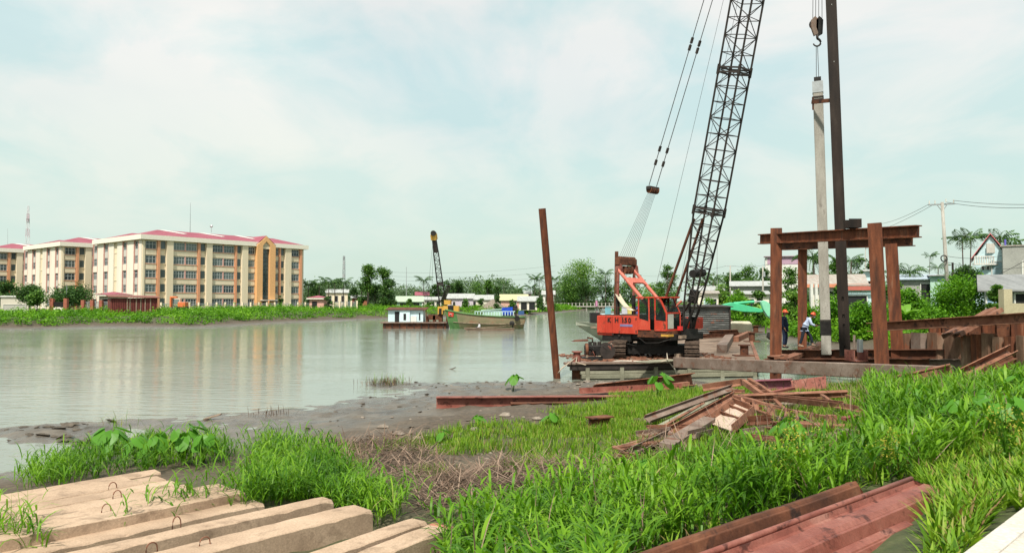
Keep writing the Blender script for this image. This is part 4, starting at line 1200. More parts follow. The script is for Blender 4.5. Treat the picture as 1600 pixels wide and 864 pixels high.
tree('mid green tree seen through the red gantry legs', 985, 482, 436, 290, 46, TREE_M, 2200, .7, 16, .3, 'round', base=1.6, group=GB, seed=56, low=.05)
tree('light tree behind the cab roof of the crane', 1020, 482, 445, 270, 40, TREE_L, 1800, .65, 14, .25, 'round', base=1.6, group=GB, seed=57, low=.05)
tree('bright green tree standing left of the boom foot', 1045, 482, 416, 165, 34, TREE_M, 2000, .42, 15, .22, 'round', base=1.6, group=GB, seed=58, low=.25)
tree('dark tree between the gantry leg and the boom', 1032, 482, 438, 172, 22, TREE_D, 1200, .42, 11, .2, 'round', base=1.6, group=GB, seed=59, low=.1)
# right bank background
GR = 'trees on the right bank'
k = 0
for px, top, w, d, mt, lab in [(1168, 415, 36, 150, TREE_M, 'rounded olive tree above the long tin shed'), (1138, 424, 22, 160, TREE_M, 'smaller tree left of the rounded olive tree'), (1152, 428, 26, 158, TREE_D, 'dark tree under the rounded olive tree'), (1194, 421, 26, 150, TREE_D, 'dark tree touching the left frame post'),
        (1100, 440, 26, 170, TREE_L, 'pale green tree just right of the boom'), (1126, 446, 26, 130, TREE_L, 'bright bushy tree before the tin shed'), (1235, 418, 36, 110, TREE_M, 'tree seen between the left frame posts'), (1275, 395, 34, 125, TREE_D, 'dark tree behind the concrete pile'),
        (1306, 404, 30, 120, TREE_M, 'green tree between concrete pile and steel mast'), (1342, 402, 40, 112, TREE_D, 'dark green tree right of the steel mast above the roof'), (1362, 402, 30, 118, TREE_D, 'dark tree behind the right front post'), (1418, 432, 26, 130, TREE_D, 'small dark tree above the blue tin roof'),
        (1468, 418, 22, 100, TREE_D, 'dark tree left of the utility pole'), (1208, 440, 40, 118, TREE_M, 'leafy tree behind the left front post'), (1243, 446, 34, 82, TREE_L, 'light leafy tree left of the orange trimmed house'), (1310, 440, 26, 80, TREE_M, 'tree before the middle of the orange trimmed house'), (1160, 447, 34, 100, TREE_L, 'bright tree before the long grey walled shed'), (1185, 452, 26, 98, TREE_M, 'shrubby tree before the whitish shed roof'), (1400, 440, 34, 80, TREE_M, 'tree hiding the left end of the blue tin shed'), (1556, 445, 30, 48, TREE_M, 'small tree left of the corner house roof')]:
    k += 1
    tree(lab, px, 480, top, d, w, mt, 1900, .36, 15, .16, 'round', base=1.6, group=GR, seed=60 + k, low=.08)
tree('dark layered tree in front of the gabled house', 1518, 470, 406, 74, 56, TREE_D, 3600, .26, 24, .12, 'umbrella', base=2.0, group=GR, seed=81)
for k2, (px, top, Lf, d, lab) in enumerate([(1503, 363, 2.1, 84, 'dark areca palm left of the gabled house'), (1517, 361, 2.1, 88, 'taller areca palm close to the gable'), (1563, 360, 2.3, 86, 'areca palm rising behind the pink gable roof'), (1579, 370, 2.0, 90, 'lower areca palm behind the grey block wall')]):
    palm(lab, px, 470, top, d, 13, Lf, TREE_D, 'areca', group='areca palms by the gabled house', seed=k2 + 5, base=2.0, trunk=.09)
palm('tiny far palm on a very thin stem left of the utility pole', 1453, 470, 394, 130, 9, 1.7, TREE_D, 'areca', seed=3, base=2.0, trunk=.07)
palm('ragged short palm touching the utility pole', 1466, 460, 410, 92, 9, 1.5, TREE_D, 'areca', seed=9, base=2.0, trunk=.08)
palm('low coconut palm with spread fronds above the blue tin roof', 1421, 470, 412, 95, 14, 3.2, TREE_D, seed=12, base=2.0)
palm('coconut palm between left frame posts and concrete pile', 1270, 470, 388, 92, 14, 3.4, TREE_D, seed=13, base=2.0)
palm('small palm with fanned fronds right of the crane boom', 1115, 470, 428, 145, 12, 3.0, TREE_D, seed=14, base=2.0)
palm('palm whose fronds show left of the steel mast', 1330, 470, 397, 105, 12, 2.6, TREE_D, seed=15, base=2.0)

# ------------------------------------------------------------------ lush low vegetation of the banks
def bank_veg(name, pts_fn, ncl, rad, hgt, leaves, size, mat, seed):
    r = np.random.default_rng(seed)
    X, Y = pts_fn(r, ncl)
    sd = river_sd(X, Y)
    keep = sd > 3.2 + 2.5 * vnoise(X, Y, .15, seed)
    X, Y = X[keep], Y[keep]
    Z = gz(X, Y)
    big = vnoise(X, Y, .12, seed + 1)
    R = r.uniform(*rad, len(X)); Hh = r.uniform(*hgt, len(X)) * (.5 + 1.1 * big)
    n = len(X) * leaves
    i = np.repeat(np.arange(len(X)), leaves)
    dirn = r.normal(size=(n, 3)); dirn /= np.linalg.norm(dirn, axis=1, keepdims=True); dirn[:, 2] = np.abs(dirn[:, 2])
    f = r.uniform(.45, 1.0, n)
    P = np.stack([X[i] + dirn[:, 0] * R[i] * f, Y[i] + dirn[:, 1] * R[i] * f, Z[i] + dirn[:, 2] * Hh[i] * f], -1)
    v, q = leaf_quads(P, size, .8, .6, r)
    o = np_mesh(name, v, q, mat); props(o, kind='stuff')
    return o
def left_strip(r, n):
    i = r.integers(0, 10, n); t_ = r.uniform(0, 1, n); off = r.uniform(2.5, 34, n) ** 1.0
    idx = np.array([1, 2, 3, 4, 6, 7, 8, 9, 9, 10])[i] if False else np.minimum(1 + i, 10)
    a, b_ = RIVER[idx], RIVER[idx + 1]
    p = a + (b_ - a) * t_[:, None]
    dn = (b_ - a) / np.linalg.norm(b_ - a, axis=1, keepdims=True)
    nrm = np.stack([-dn[:, 1], dn[:, 0]], -1)
    p = p + nrm * off[:, None]
    return p[:, 0], p[:, 1]
def left_near(r, n):
    Y = r.uniform(96, 215, n); k = r.uniform(-.72, .08, n); X = k * Y
    s = river_sd(X, Y); kk = (s > 2) & (s < 40)
    return X[kk], Y[kk]
bank_veg('bank_vegetation', left_near, 13000, (.5, 1.4), (.35, 1.5), 18, .33, VEG, 5)
def left_far(r, n):
    Y = r.uniform(200, 345, n); X = r.uniform(-12, 60, n)
    s = river_sd(X, Y); kk = (s > 1.5) & (s < 22)
    return X[kk], Y[kk]
bank_veg('bank_vegetation', left_far, 4500, (.7, 1.8), (.5, 1.6), 12, .6, VEG, 6)
def right_near(r, n):
    Y = r.uniform(62, 120, n); X = r.uniform(.26, .74, n) * Y
    return X, Y
def right_edge(r, n):
    Y = r.uniform(70, 300, n); X = r.uniform(18, 75, n)
    s = river_sd(X, Y); kk = (s > 1) & (s < 26) & (X > 20)
    return X[kk], Y[kk]
bank_veg('bank_vegetation', right_edge, 6000, (.6, 1.5), (.6, 1.8), 14, .42, VEG, 7)
bank_veg('bank_vegetation', right_near, 10000, (.5, 1.4), (.6, 2.0), 24, .30, VEG, 8)
def right_close(r, n):
    Y = r.uniform(38, 64, n); X = r.uniform(.50, .80, n) * Y
    return X, Y
bank_veg('bank_vegetation', right_close, 3500, (.4, .9), (.4, 1.3), 26, .20, VEG, 9)
def woods(name, x0, x1, y0, y1, n, hgt, seed):
    r = np.random.default_rng(seed)
    X = r.uniform(x0, x1, n); Y = r.uniform(y0, y1, n)
    k = river_sd(X, Y) > 6; X, Y = X[k], Y[k]
    hh = hgt * (.25 + .95 * vnoise(X, Y, .06, seed) ** 1.3 + .25 * vnoise(X, Y, .25, seed))
    m_ = 34
    i = np.repeat(np.arange(len(X)), m_)
    u = r.uniform(0, 1, len(i))
    P = np.stack([X[i] + r.normal(0, 1.5, len(i)), Y[i] + r.normal(0, 1.5, len(i)), 1.4 + hh[i] * u], -1)
    v, q = leaf_quads(P, .95, .5, .6, r)
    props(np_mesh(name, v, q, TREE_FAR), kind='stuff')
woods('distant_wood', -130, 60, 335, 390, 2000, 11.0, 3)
woods('distant_wood', 60, 200, 190, 260, 1300, 9.0, 4)
# big bamboo-like bush and other shrubs on the right bank
def bush(label, px, py_base, py_top, d, wpx, mat, n, leaf, seed, name='bush', group='bushes on the right bank'):
    return tree(label, px, py_base, py_top, d, wpx, mat, n, leaf, 24, .06, 'bush', name=name, cat='bush', group=group, seed=seed, base=max(g1(PD(px, 470, d).x, d), .5), low=.05)
bush('large feathery bright green bush before the gabled house', 1500, 500, 428, 58, 96, VEG, 9000, .20, 1)
bush('leafy bush below the green walled shed', 1420, 500, 448, 62, 60, VEG, 4200, .22, 2)
bush('leafy bush under the orange trimmed roof', 1300, 500, 456, 68, 60, VEG, 3600, .24, 3)
bush('broad leafy bush left of the right front post', 1345, 505, 462, 62, 54, VEG, 3600, .24, 4)
bush('bright leafy bush behind the green digger arm', 1150, 490, 458, 92, 54, VEG, 2800, .30, 5)
bush('small bright bush left of the tin hut roof', 1105, 490, 463, 96, 40, VEG, 2000, .30, 6)
bush('olive bush seen just right of the left rear post', 1262, 505, 468, 64, 40, VEG, 2600, .24, 7)
bush('bushy growth behind the sheet pile wall at right', 1455, 510, 476, 50, 60, VEG, 3600, .2, 8)
rr = random.Random(77)
for k, (px, w, top, d_, mt, lab) in enumerate([(612, 20, 463, 205, TREE_D, 'dark bush left of the green roofed house'), (640, 14, 466, 200, TREE_M, 'small bush before the green roofed house'), (694, 12, 463, 205, TREE_D, 'dark bush at the foot of the derrick boom'), (726, 16, 464, 205, TREE_M, 'bush between the lilac house and the white shed'), (752, 14, 465, 208, TREE_D, 'low bush before the long white shed'), (777, 12, 460, 196, TREE_D, 'dark bush left of the ochre roofed house'),
        (800, 12, 467, 194, TREE_M, 'low bush before the ochre roofed house'), (843, 16, 464, 190, TREE_D, 'dark bush right of the open fronted shed'), (860, 18, 462, 200, TREE_M, 'bushy tree right of the leaning pile'), (560, 14, 466, 190, TREE_M, 'bush at the foot of the tall bare trunk'), (672, 10, 466, 205, TREE_M, 'small bush below the magenta roofed house')]):
    tree(lab, px, 480, top, d_, w, mt, 700, .42, 10, .06, 'bush', name='bush', cat='bush', group='bushes among the riverside houses', seed=200 + k, base=1.3, low=.05)
# banana plants: each leaf an object
def banana_leaf():
    vs, fs = [], []
    n = 8; ang = 1.1; x = z = 0
    for i in range(n + 1):
        f = i / n; w = .16 * math.sin(math.pi * min(1, .08 + .92 * f)) ** .6 + .01
        vs += [(x, -w, z - w * .25), (x, 0, z), (x, w, z - w * .25)]
        x += math.cos(ang) / n; z += math.sin(ang) / n; ang -= 1.7 / n
    for i in range(n):
        fs += [(3 * i, 3 * i + 1, 3 * i + 4, 3 * i + 3), (3 * i + 1, 3 * i + 2, 3 * i + 5, 3 * i + 4)]
    me = bpy.data.meshes.new('leaf'); me.from_pydata(vs, [], fs); me.materials.append(BANANA); me.update(); return me
BANANA = leaf_mat('banana_leaf', [(0.0, (0.10, 0.26, 0.03)), (0.5, (0.17, 0.36, 0.045)), (1.0, (0.27, 0.44, 0.08))], .4, .4)
BLM = banana_leaf()
def banana(label, px, py_base, d, H, nl=8, seed=0, name='banana_plant', Lf=1.6):
    rr = random.Random(seed); c = PD(px, py_base, d); o = Vector((c.x, d, max(g1(c.x, d), .3)))
    th = thing(name, label, 'banana plant', o, 'banana plants on the right bank')
    q = MB(); q.tube(o, o + UP * H * .55, .10, 7, .06); q.build('stem', VEG, th)
    for i in range(nl):
        f = bpy.data.objects.new('leaf', BLM); COL.objects.link(f); f.parent = th; f.location = (0, 0, H * .5)
        f.rotation_euler = (0, rr.uniform(-.5, .35), i * 2.4 + rr.random()); sc = Lf * rr.uniform(.75, 1.15); f.scale = (sc, sc * 1.1, sc)
banana('banana plant with split pale leaves left of the feathery bush', 1415, 480, 60, 3.0, 8, 1)
banana('banana plant with one upright leaf below the green walled shed', 1436, 480, 64, 3.4, 8, 2)
banana('banana plant behind the left front post with long upright leaf', 1196, 480, 84, 4.2, 7, 3, Lf=2.2)
banana('young banana plant right of the left rear post', 1289, 490, 70, 2.6, 7, 4)
banana('banana plant standing between the two right frame posts', 1388, 490, 66, 3.2, 8, 5)
banana('banana plant beside the yellow gate pillar at the right', 1552, 480, 46, 2.4, 7, 6, Lf=1.2)

# ------------------------------------------------------------------ houses of the right bank
H2 = 'houses on the right bank'
th, P_ = box_house('house', 'house with grey roof edged in orange behind the concrete pile', 1262, 1352, 428, 443, 84, PALE, TIN_OLD, depth=9, base=1.7, group=H2, fascia=plain('orange_fascia', (.60, .22, .12), .6), openings=[(.30, .45, .1, .8, DARK), (.6, .9, .1, .8, DARK)])
for px in (1266, 1273, 1280):
    p = PD(px, 470, 83); q = MB(); q.bar((p.x, 82.6, 1.6), (p.x, 82.6, PD(800, 444, 83).z), .28, .28); q.build('column', WHITE, th)
box_house('house', 'small open fronted shop with sloping awning beside the right front post', 1318, 1362, 444, 447, 78, BLUEW, TIN_OLD, depth=5, base=1.6, group=H2, flat=True, openings=[(.12, .8, .1, .75, DARK)], fascia=plain('red_fascia', (.45, .12, .09), .6))
box_house('house', 'tall pale narrow house behind the red shop awning', 1352, 1372, 420, 424, 92, BLUEW, TIN, depth=5, base=1.8, group=H2, flat=True, openings=[(.2, .8, .6, .8, DARK)])
box_house('house', 'dark walled shed with curved blue tin roof right of the frame', 1408, 1462, 428, 437, 92, BLOCK, plain('blue_tin', (.40, .47, .55), .4), depth=6, base=1.8, group=H2, flat=True, openings=[(.55, .98, .1, .9, DARK)])
box_house('house', 'mint green sheet walled shed left of the utility pole', 1456, 1492, 429, 431, 90, MINT, TIN, depth=6, base=1.8, group=H2, flat=True, openings=[(.3, .5, .1, .6, DARK)])
box_house('house', 'long grey walled shed with pale tin roof left of the frame', 1141, 1212, 439, 446, 118, BLOCK, TIN, depth=9, base=1.8, group=H2, openings=[(.05, .6, .2, .8, DARK)])
box_house('house', 'low shed with whitish tin roof in front of the long grey shed', 1146, 1200, 455, 460, 108, PALE, TIN, depth=5, base=1.8, group=H2, flat=True, openings=[(.2, .6, .1, .8, DARK)])
box_house('house', 'low hut with brown post and tin roof under the bright bush', 1097, 1122, 455, 459, 105, PALE, TIN_OLD, depth=4, base=1.6, group=H2, flat=True, openings=[(.1, .45, .3, .8, BLUEW), (.5, .9, .1, .8, DARK)])
box_house('house', 'pale house with tin roof partly hidden by the lattice boom', 1085, 1132, 447, 453, 140, PALE, TIN, depth=8, base=1.8, group=H2, openings=[(.2, .5, .2, .8, DARK)])
box_house('house', 'tall white house with mauve upper wall behind the left frame posts', 1197, 1252, 398, 401, 150, WHITE, plain('mauve', (.40, .27, .34), .7), depth=9, base=1.8, group=H2, flat=True, openings=[(.05, .95, .86, .99, plain('mauve_wall', (.42, .27, .36), .8)), (.2, .35, .4, .6, DARK)])
# gabled house and block wall at the right edge
d = 78.0
th, P_ = box_house('gabled_house', 'tall narrow pale blue house with pink edged gable roof', 1522, 1574, 366, 402, d, BLUEW, plain('pink_roof', (.62, .16, .17), .55), depth=9, base=2.0, ridge='y', over=.35, rot=-.56, openings=[(.52, .95, .72, .93, plain('shade_blue', (.30, .42, .47), .7)), (.2, .3, .80, .86, DARK), (.36, .46, .80, .86, DARK)])
p0, p1 = PD(1523, 414, d - .4), PD(1571, 414, d - .4)
q = MB(); q.plate([(p0.x, p0.y, p0.z), (p1.x, p1.y, p0.z), (p1.x, d, p0.z), (p0.x, d, p0.z)], (0, 0, .18)); q.build('balcony_slab', WHITE, th)
for i in range(9):
    p = p0.lerp(p1, i / 8 * .62); q = MB(); q.bar(p, p + UP * .85, .09, .09); q.build('baluster', WHITE, th)
q = MB(); q.bar(p0 + UP * .9, p0.lerp(p1, .62) + UP * .9, .1, .1); q.build('handrail', WHITE, th)
q = MB(); p = PD(1548, 388, d - .15); q.box((p.x, p.y, p.z), (.9, .12, 1.0)); q.build('vent', GREYP, th)
q = MB(); p = PD(1571, 400, d - .3); q.box((p.x, p.y, p.z - .5), (.16, .1, 4.5)); q.build('blue_pillar', plain('deep_blue', (.10, .10, .42), .6), th)
box_house('house', 'bare grey block walled house cut by the right edge', 1574, 1650, 382, 384, 74, BLOCK, TIN_OLD, depth=10, base=2.0, group=H2, flat=True, over=.1, openings=[(.33, .5, .62, .8, GREYP)])
box_house('house', 'house with wide grey sloping tin roof in the right corner', 1541, 1690, 428, 452, 50, BLOCK, TIN_GREY, depth=7, base=2.2, group=H2, openings=[(.0, .17, .1, .8, plain('blue_sheet', (.28, .40, .58), .5)), (.3, .6, .1, .9, DARK)])
GATEW = surf('ochre_gate_wall', [(.3, (.40, .35, .23)), (.7, (.52, .46, .31))], .8, 6, .8)
d = 44
p = PD(1571, 470, d)
th = thing('gate_wall', 'low yellowish garden wall with square pillar below the tin roof', 'wall', (p.x, d, 1.8))
q = MB(); q.box((p.x, d, (1.8 + PD(800, 452, d).z) / 2), (.5, .5, PD(800, 452, d).z - 1.8)); q.build('pillar', GATEW, th)
q = MB(); q.box((p.x + 1.6, d + .05, (1.8 + PD(800, 474, d).z) / 2), (2.6, .2, PD(800, 474, d).z - 1.8)); q.build('wall_panel', GATEW, th)

# ------------------------------------------------------------------ utility poles and wires
d = 62.0
zt = PD(1472, 316, d)
th = thing('utility_pole', 'tall concrete utility pole with crossarm and hanging cable coil', 'utility pole', (PD(1483, 440, d).x, d, 2.0))
pb_ = PD(1483.5, 470, d); pb_.z = 2.0
q = MB(); q.path([pb_, zt], .19, 8, .12); q.build('shaft', CONC_GREY, th)
a, b_ = PD(1451, 320.5, d - .2), PD(1491, 318.5, d + .5)
q = MB(); q.bar(a, b_, .1, .12); q.build('crossarm', STEEL, th)
for s, e in (((1464, 320), (1472, 330)), ((1480, 319.5), (1473, 330))):
    q = MB(); q.bar(PD(*s, d), PD(*e, d), .05, .05); q.build('brace', STEEL, th)
for px, py in ((1452, 319), (1461, 318.5), (1478, 316), (1490, 317)):
    p = PD(px, py, d); q = MB(); q.tube(p, p + UP * .28, .06, 6, .04); q.build('insulator', GREYP, th)
p = PD(1475, 404, d - .3)
q = MB(); q.path([p + Vector((math.cos(t_) * .26, .02 * math.sin(3 * t_), math.sin(t_) * .26)) for t_ in np.linspace(0, 6.283, 19)], .05, 5); q.build('cable_coil', BLACK, th)
q = MB(); p = PD(1482, 414, d); q.box((p.x + .35, d, p.z - .4), (.12, .12, 1.2)); q.build('bracket', DARK_STEEL, th)
def wire(label, a, b_, sag, r=.012, group='overhead wires', n=14):
    q = MB(); q.path([a.lerp(b_, i / n) - UP * (sag * 4 * (i / n) * (1 - i / n)) for i in range(n + 1)], r, 4)
    return q.build('overhead_wire', ROPE, None, label, 'wire', group)
T = [PD(1452, 319, d), PD(1461, 318.5, d), PD(1478, 316, d), PD(1490, 317, d)]
wire('upper overhead wire running right from the utility pole', T[3] + UP * .2, PD(1640, 319, 50), .15, .018)
wire('lower overhead wire running right from the utility pole', T[2], PD(1640, 323, 50), .25, .018)
wire('wire sloping down left from the outer end of the crossarm', T[0], PD(1360, 350, 140), .6, .02)
wire('wire sloping down left from the crossarm centre', T[1], PD(1330, 368, 150), .8, .02)
wire('low wire from the coil to the gabled house', PD(1477, 400, d), PD(1571, 398, 78), .3, .018)
wire('low sagging wire below the coil toward the block wall', PD(1480, 410, d), PD(1610, 416, 72), .4, .018)
wire('thin wire crossing before the block wall to the right edge', PD(1540, 438, d), PD(1640, 382, 60), .2, .02)
for lab, px, top, d2, arm in [('far utility pole with wide crossarm right of the boom', 1141, 415, 130, 9), ('stubby concrete pole beside the left frame post', 1192, 416, 112, 0), ('thin far pole seen right of the steel mast', 1352, 372, 110, 0)]:
    p = PD(px, 470, d2)
    th = thing('utility_pole', lab, 'utility pole', (p.x, d2, 1.8)); tp = PD(px, top, d2)
    q = MB(); q.path([Vector((p.x, d2, 1.8)), tp], .16 if arm != 0 or px == 1192 else .06, 7, .11 if px != 1352 else .05); q.build('shaft', CONC_GREY, th)
    if arm:
        q = MB(); q.bar(tp + Vector((-arm / 1150 * d2, 0, -.1)), tp + Vector((arm / 1150 * d2, 0, -.1)), .1, .1); q.build('crossarm', STEEL, th)
    else:
        q = MB(); q.box((tp.x + .1, d2 - .15, tp.z - 1.2), (.3, .25, .8)); q.build('meter_box' if px == 1192 else 'bracket', STEEL, th)
wire('long thin wire from the far pole past the boom', PD(1133, 416, 130), PD(1000, 430, 260), 1.0, .02)
wire('long thin wire from the far pole toward the white house', PD(1149, 416, 130), PD(1215, 408, 150), .5, .02)
for k, (y0, y1) in enumerate(((425, 415), (431, 424), (437, 432))):
    wire(['highest', 'middle', 'lowest'][k] + ' of the three faint lines crossing the sky beyond the cargo boat', PD(600, y0, 300), PD(868, y1, 330), 1.5, .03)

# ------------------------------------------------------------------ bridge at the far bend
d = 318
a, b_ = PD(862, 481, d), PD(960, 480, d)
th = thing('river_bridge', 'low concrete footbridge with white posts across the far bend of the river', 'bridge', (a.x, d, .2))
zt = PD(800, 481, d).z + 0.9
q = MB(); q.box(((a.x + b_.x) / 2, d, zt - .3), (b_.x - a.x, 2.5, .5)); q.build('deck', CONC_GREY, th)
for px in (882, 899, 916, 933, 950):
    p = PD(px, 480, d); q = MB(); q.box((p.x, d, (zt - .6) / 2 - .4), (.6, 1.6, zt)); q.build('pier', CONC_GREY, th)
for i in range(17):
    x = a.x + (b_.x - a.x) * (i + .5) / 17; q = MB(); q.box((x, d - 1.1, zt + .6), (.24, .3, 1.3)); q.build('post', GREYP, th)
q = MB(); q.box(((a.x + b_.x) / 2, d - 1.1, zt + 1.1), (b_.x - a.x, .08, .08)); q.build('rail', CONC_GREY, th)
for px, c_ in ((932, 'pink'),):
    p = PD(px, 472, d - 2); q = MB(); q.box((p.x, d - 2, zt + 1), (.8, .5, 2.4)); q.build('bridge_pillar', plain('pink_pillar', (.5, .2, .35), .7), None, 'pinkish square pillar at the bridge rail', 'pillar')
# sand heap by the far houses
q = MB(); p = PD(770, 470, 200); rg = []
for j in range(5):
    f = j / 4; rg.append([Vector((p.x + math.cos(a_) * (4.6 * (1 - f) + .2), 200 + math.sin(a_) * (3 * (1 - f) + .2), 1.4 + 3.0 * f * (1.0 + .1 * math.sin(5 * a_)) * .95)) for a_ in np.linspace(0, 6.283, 15)[:-1]])
q.hull(rg, True, True); q.build('sand_heap', STONE, None, 'pale grey heap of sand before the riverside sheds', 'heap')
# ================================================================== boats in the middle of the river
d = 107.0
def R2(px, py, dd=d): return PD(px, py, dd)
# ---- barge with the blue-white cabin and the derrick
DECKZ = PD(800, 503, d).z
th = thing('crane_barge', 'low rusty barge carrying a derrick crane machinery on the river', 'barge', (PD(646, 513, d).x, d, 0), 'craft moored in mid river')
x0, x1 = PD(595, 513, d).x, PD(697, 513, d).x
q = MB(); q.plate([(x0 + .3, d, -.3), (x1, d, -.3), (x1, d + 5, -.3), (x0 + .3, d + 5, -.3)], (0, 0, DECKZ + .05))
q.build('hull', RUST, th)
q = MB(); q.box(((x0 + x1) / 2, d + 2.4, DECKZ - .1), (x1 - x0 + .2, 5.4, .16)); q.build('deck', RUST_GREY, th)
for i in range(9):
    x = x0 + .6 + (x1 - x0 - 1) * i / 8; q = MB(); q.box((x, d - .06, DECKZ * .5), (.10, .12, DECKZ * .9)); q.build('hull_rib', DARK_STEEL, th)
q = MB(); q.bar((x0, d - .12, DECKZ - .12), (x1, d - .12, DECKZ - .12), .14, .2); q.build('rubbing_strake', RUST_SCRAP, th)
# cabin
CABIN = surf('cabin_blue', [(0.3, (0.50, 0.66, 0.72)), (0.7, (0.64, 0.77, 0.80))], 0.8, 5, 0.7, 0.05, 20, (1, 1, .4), (0.40, 0.40, 0.36), 1.5, (0.62, 0.75))
cb = thing('barge_cabin', 'pale blue boarded cabin with rusty flat roof standing on the barge', 'cabin', (PD(632, 503, d).x, d + .5, DECKZ), None)
zc = PD(800, 484.5, d).z
xs = [PD(p, 500, d).x for p in (605.5, 623.5, 640, 660.5)]
for a, b_, dep in ((xs[0], xs[1] + .05, 2.6), (xs[1] + .06, xs[2], 2.9), (xs[2] + .01, xs[3], 2.6)):
    q = MB(); q.box(((a + b_) / 2, d + .5 + dep / 2 - (.2 if dep > 2.7 else 0), (DECKZ + zc) / 2), (b_ - a, dep, zc - DECKZ)); q.build('wall', CABIN, cb)
q = MB(); q.plate([(xs[0] - .4, d + .1, zc + .0), (xs[3] + .5, d + .1, zc + .0), (xs[3] + .5, d + 3.8, zc + .28), (xs[0] - .4, d + 3.8, zc + .28)], (0, 0, .10)); q.build('roof', RUST, cb)
def op(p0, p1, t0, t1, m_, nm, yy):
    a, b_ = PD(p0, t1, d), PD(p1, t0, d); q = MB(); q.box(((a.x + b_.x) / 2, yy, (a.z + b_.z) / 2), (b_.x - a.x, .06, b_.z - a.z)); return q.build(nm, m_, cb)
op(616, 623, 487, 503, DARK, 'door', d + .49); op(630, 634, 490, 500, DARK, 'window', d + .28); op(654, 656, 489, 500.5, DARK, 'window', d + .49); op(641, 650, 494, 503, WHITE, 'board', d + .44)
q = MB(); q.bar((xs[3] + .45, d + .3, DECKZ), (xs[3] + .45, d + .3, zc), .1, .1); q.build('post', RUST, cb)
# derrick crane on the barge
YEL = surf('yellow_ochre_paint', [(0.3, (0.50, 0.26, 0.045)), (0.7, (0.62, 0.36, 0.075))], 1.5, 5, 0.6, 0.05, 20, (1, 1, 1), (0.2, 0.09, 0.05), 2.0, (0.6, 0.7))
dk = thing('derrick_crane', 'dark lattice boom crane with ochre yellow machine house on the barge', 'crane', (PD(693, 500, d).x, d + 2, DECKZ))
for a, b_, t, e, m_, nm in ((683, 691, 479, 491, YEL, 'machine_house'), (691, 699, 478, 485, YEL, 'machine_house'), (699.5, 707, 477.5, 486, BLACK, 'engine_cover'), (708, 716, 478, 488, YEL, 'machine_house'), (685, 689, 482, 491, BLACK, 'radiator_grille'), (693, 703, 469, 476, YEL, 'winch_hood')):
    p0, p1 = PD(a, e, d), PD(b_, t, d); q = MB(); q.box(((p0.x + p1.x) / 2, d + 2 - (.12 if nm == 'radiator_grille' else 0), (p0.z + p1.z) / 2), (p1.x - p0.x, 2.4, p1.z - p0.z)); q.build(nm, m_, dk)
for a, b_, t, e in ((668, 684, 492, 500), (675, 679, 493, 503), (664, 668, 494, 503), (684, 690, 490, 503), (696, 700, 486, 503)):
    p0, p1 = PD(a, e, d), PD(b_, t, d); q = MB(); q.box(((p0.x + p1.x) / 2, d + 1.6, (p0.z + p1.z) / 2), (p1.x - p0.x, 1.2, (p1.z - p0.z))); q.build('winch', RUST, dk)
f0, f1 = PD(693, 486, d + 2), PD(677.5, 366, d - 1.5)
def box_lattice(mb, a, b_, wb, wt, n, r, side, rs=.55):
    a, b_ = V(a), V(b_); dd, s, u = frame_of(b_ - a, side)
    for i in range(n):
        g0, g1_ = i / n, (i + 1) / n
        for k, (sx, sy) in enumerate(((-1, -1), (1, -1), (1, 1), (-1, 1))):
            w0, w1 = (wb + (wt - wb) * g0) / 2, (wb + (wt - wb) * g1_) / 2
            p0 = a.lerp(b_, g0) + s * sx * w0 + u * sy * w0; p1 = a.lerp(b_, g1_) + s * sx * w1 + u * sy * w1
            sx2, sy2 = ((1, -1), (1, 1), (-1, 1), (-1, -1))[k]
            p2 = a.lerp(b_, g1_) + s * sx2 * w1 + u * sy2 * w1; p3 = a.lerp(b_, g0) + s * sx2 * w0 + u * sy2 * w0
            mb.tube(p0, p1, r, 5, caps=False)
            mb.tube(p0, p2, r * rs, 4, caps=False) if (i + k) % 2 == 0 else mb.tube(p3, p1, r * rs, 4, caps=False)
            mb.tube(p1, p2, r * rs, 4, caps=False)
q = MB(); box_lattice(q, f0, f0.lerp(f1, .78), .95, .68, 14, .05, (0, 1, 0)); q.build('boom', DARK_STEEL, dk)
q = MB(); q.bar(f0.lerp(f1, .77), f0.lerp(f1, .985), .62, .62, s2=.8); q.build('boom_head', DARK_STEEL, dk)
q = MB(); q.bar(f0.lerp(f1, .93), f0.lerp(f1, 1.0), .75, .75); q.build('boom_tip', YEL, dk)
q = MB(); p = f0.lerp(f1, 1.0); q.tube(p + Vector((0, -.5, .1)), p + Vector((0, .5, .1)), .4, 10); q.build('sheave', BLACK, dk)
p = f0.lerp(f1, .36); q = MB(); q.box(p, (.9, .9, .5)); q.build('boom_joint', DARK_STEEL, dk)
q = MB(); a = f0.lerp(f1, .98); q.path([a, PD(674, 400, d - 1.5), PD(668, 468, d)], .018, 4); q.path([a, PD(676, 420, d - 1.5), PD(674, 480, d)], .018, 4); q.build('rope', ROPE, dk)
p = f0.lerp(f1, .12); q = MB(); box_lattice(q, p, f0.lerp(f1, .34) + Vector((1.3, .5, 0)), .5, .3, 4, .06, (0, 1, 0)); q.build('mast_strut', DARK_STEEL, dk)

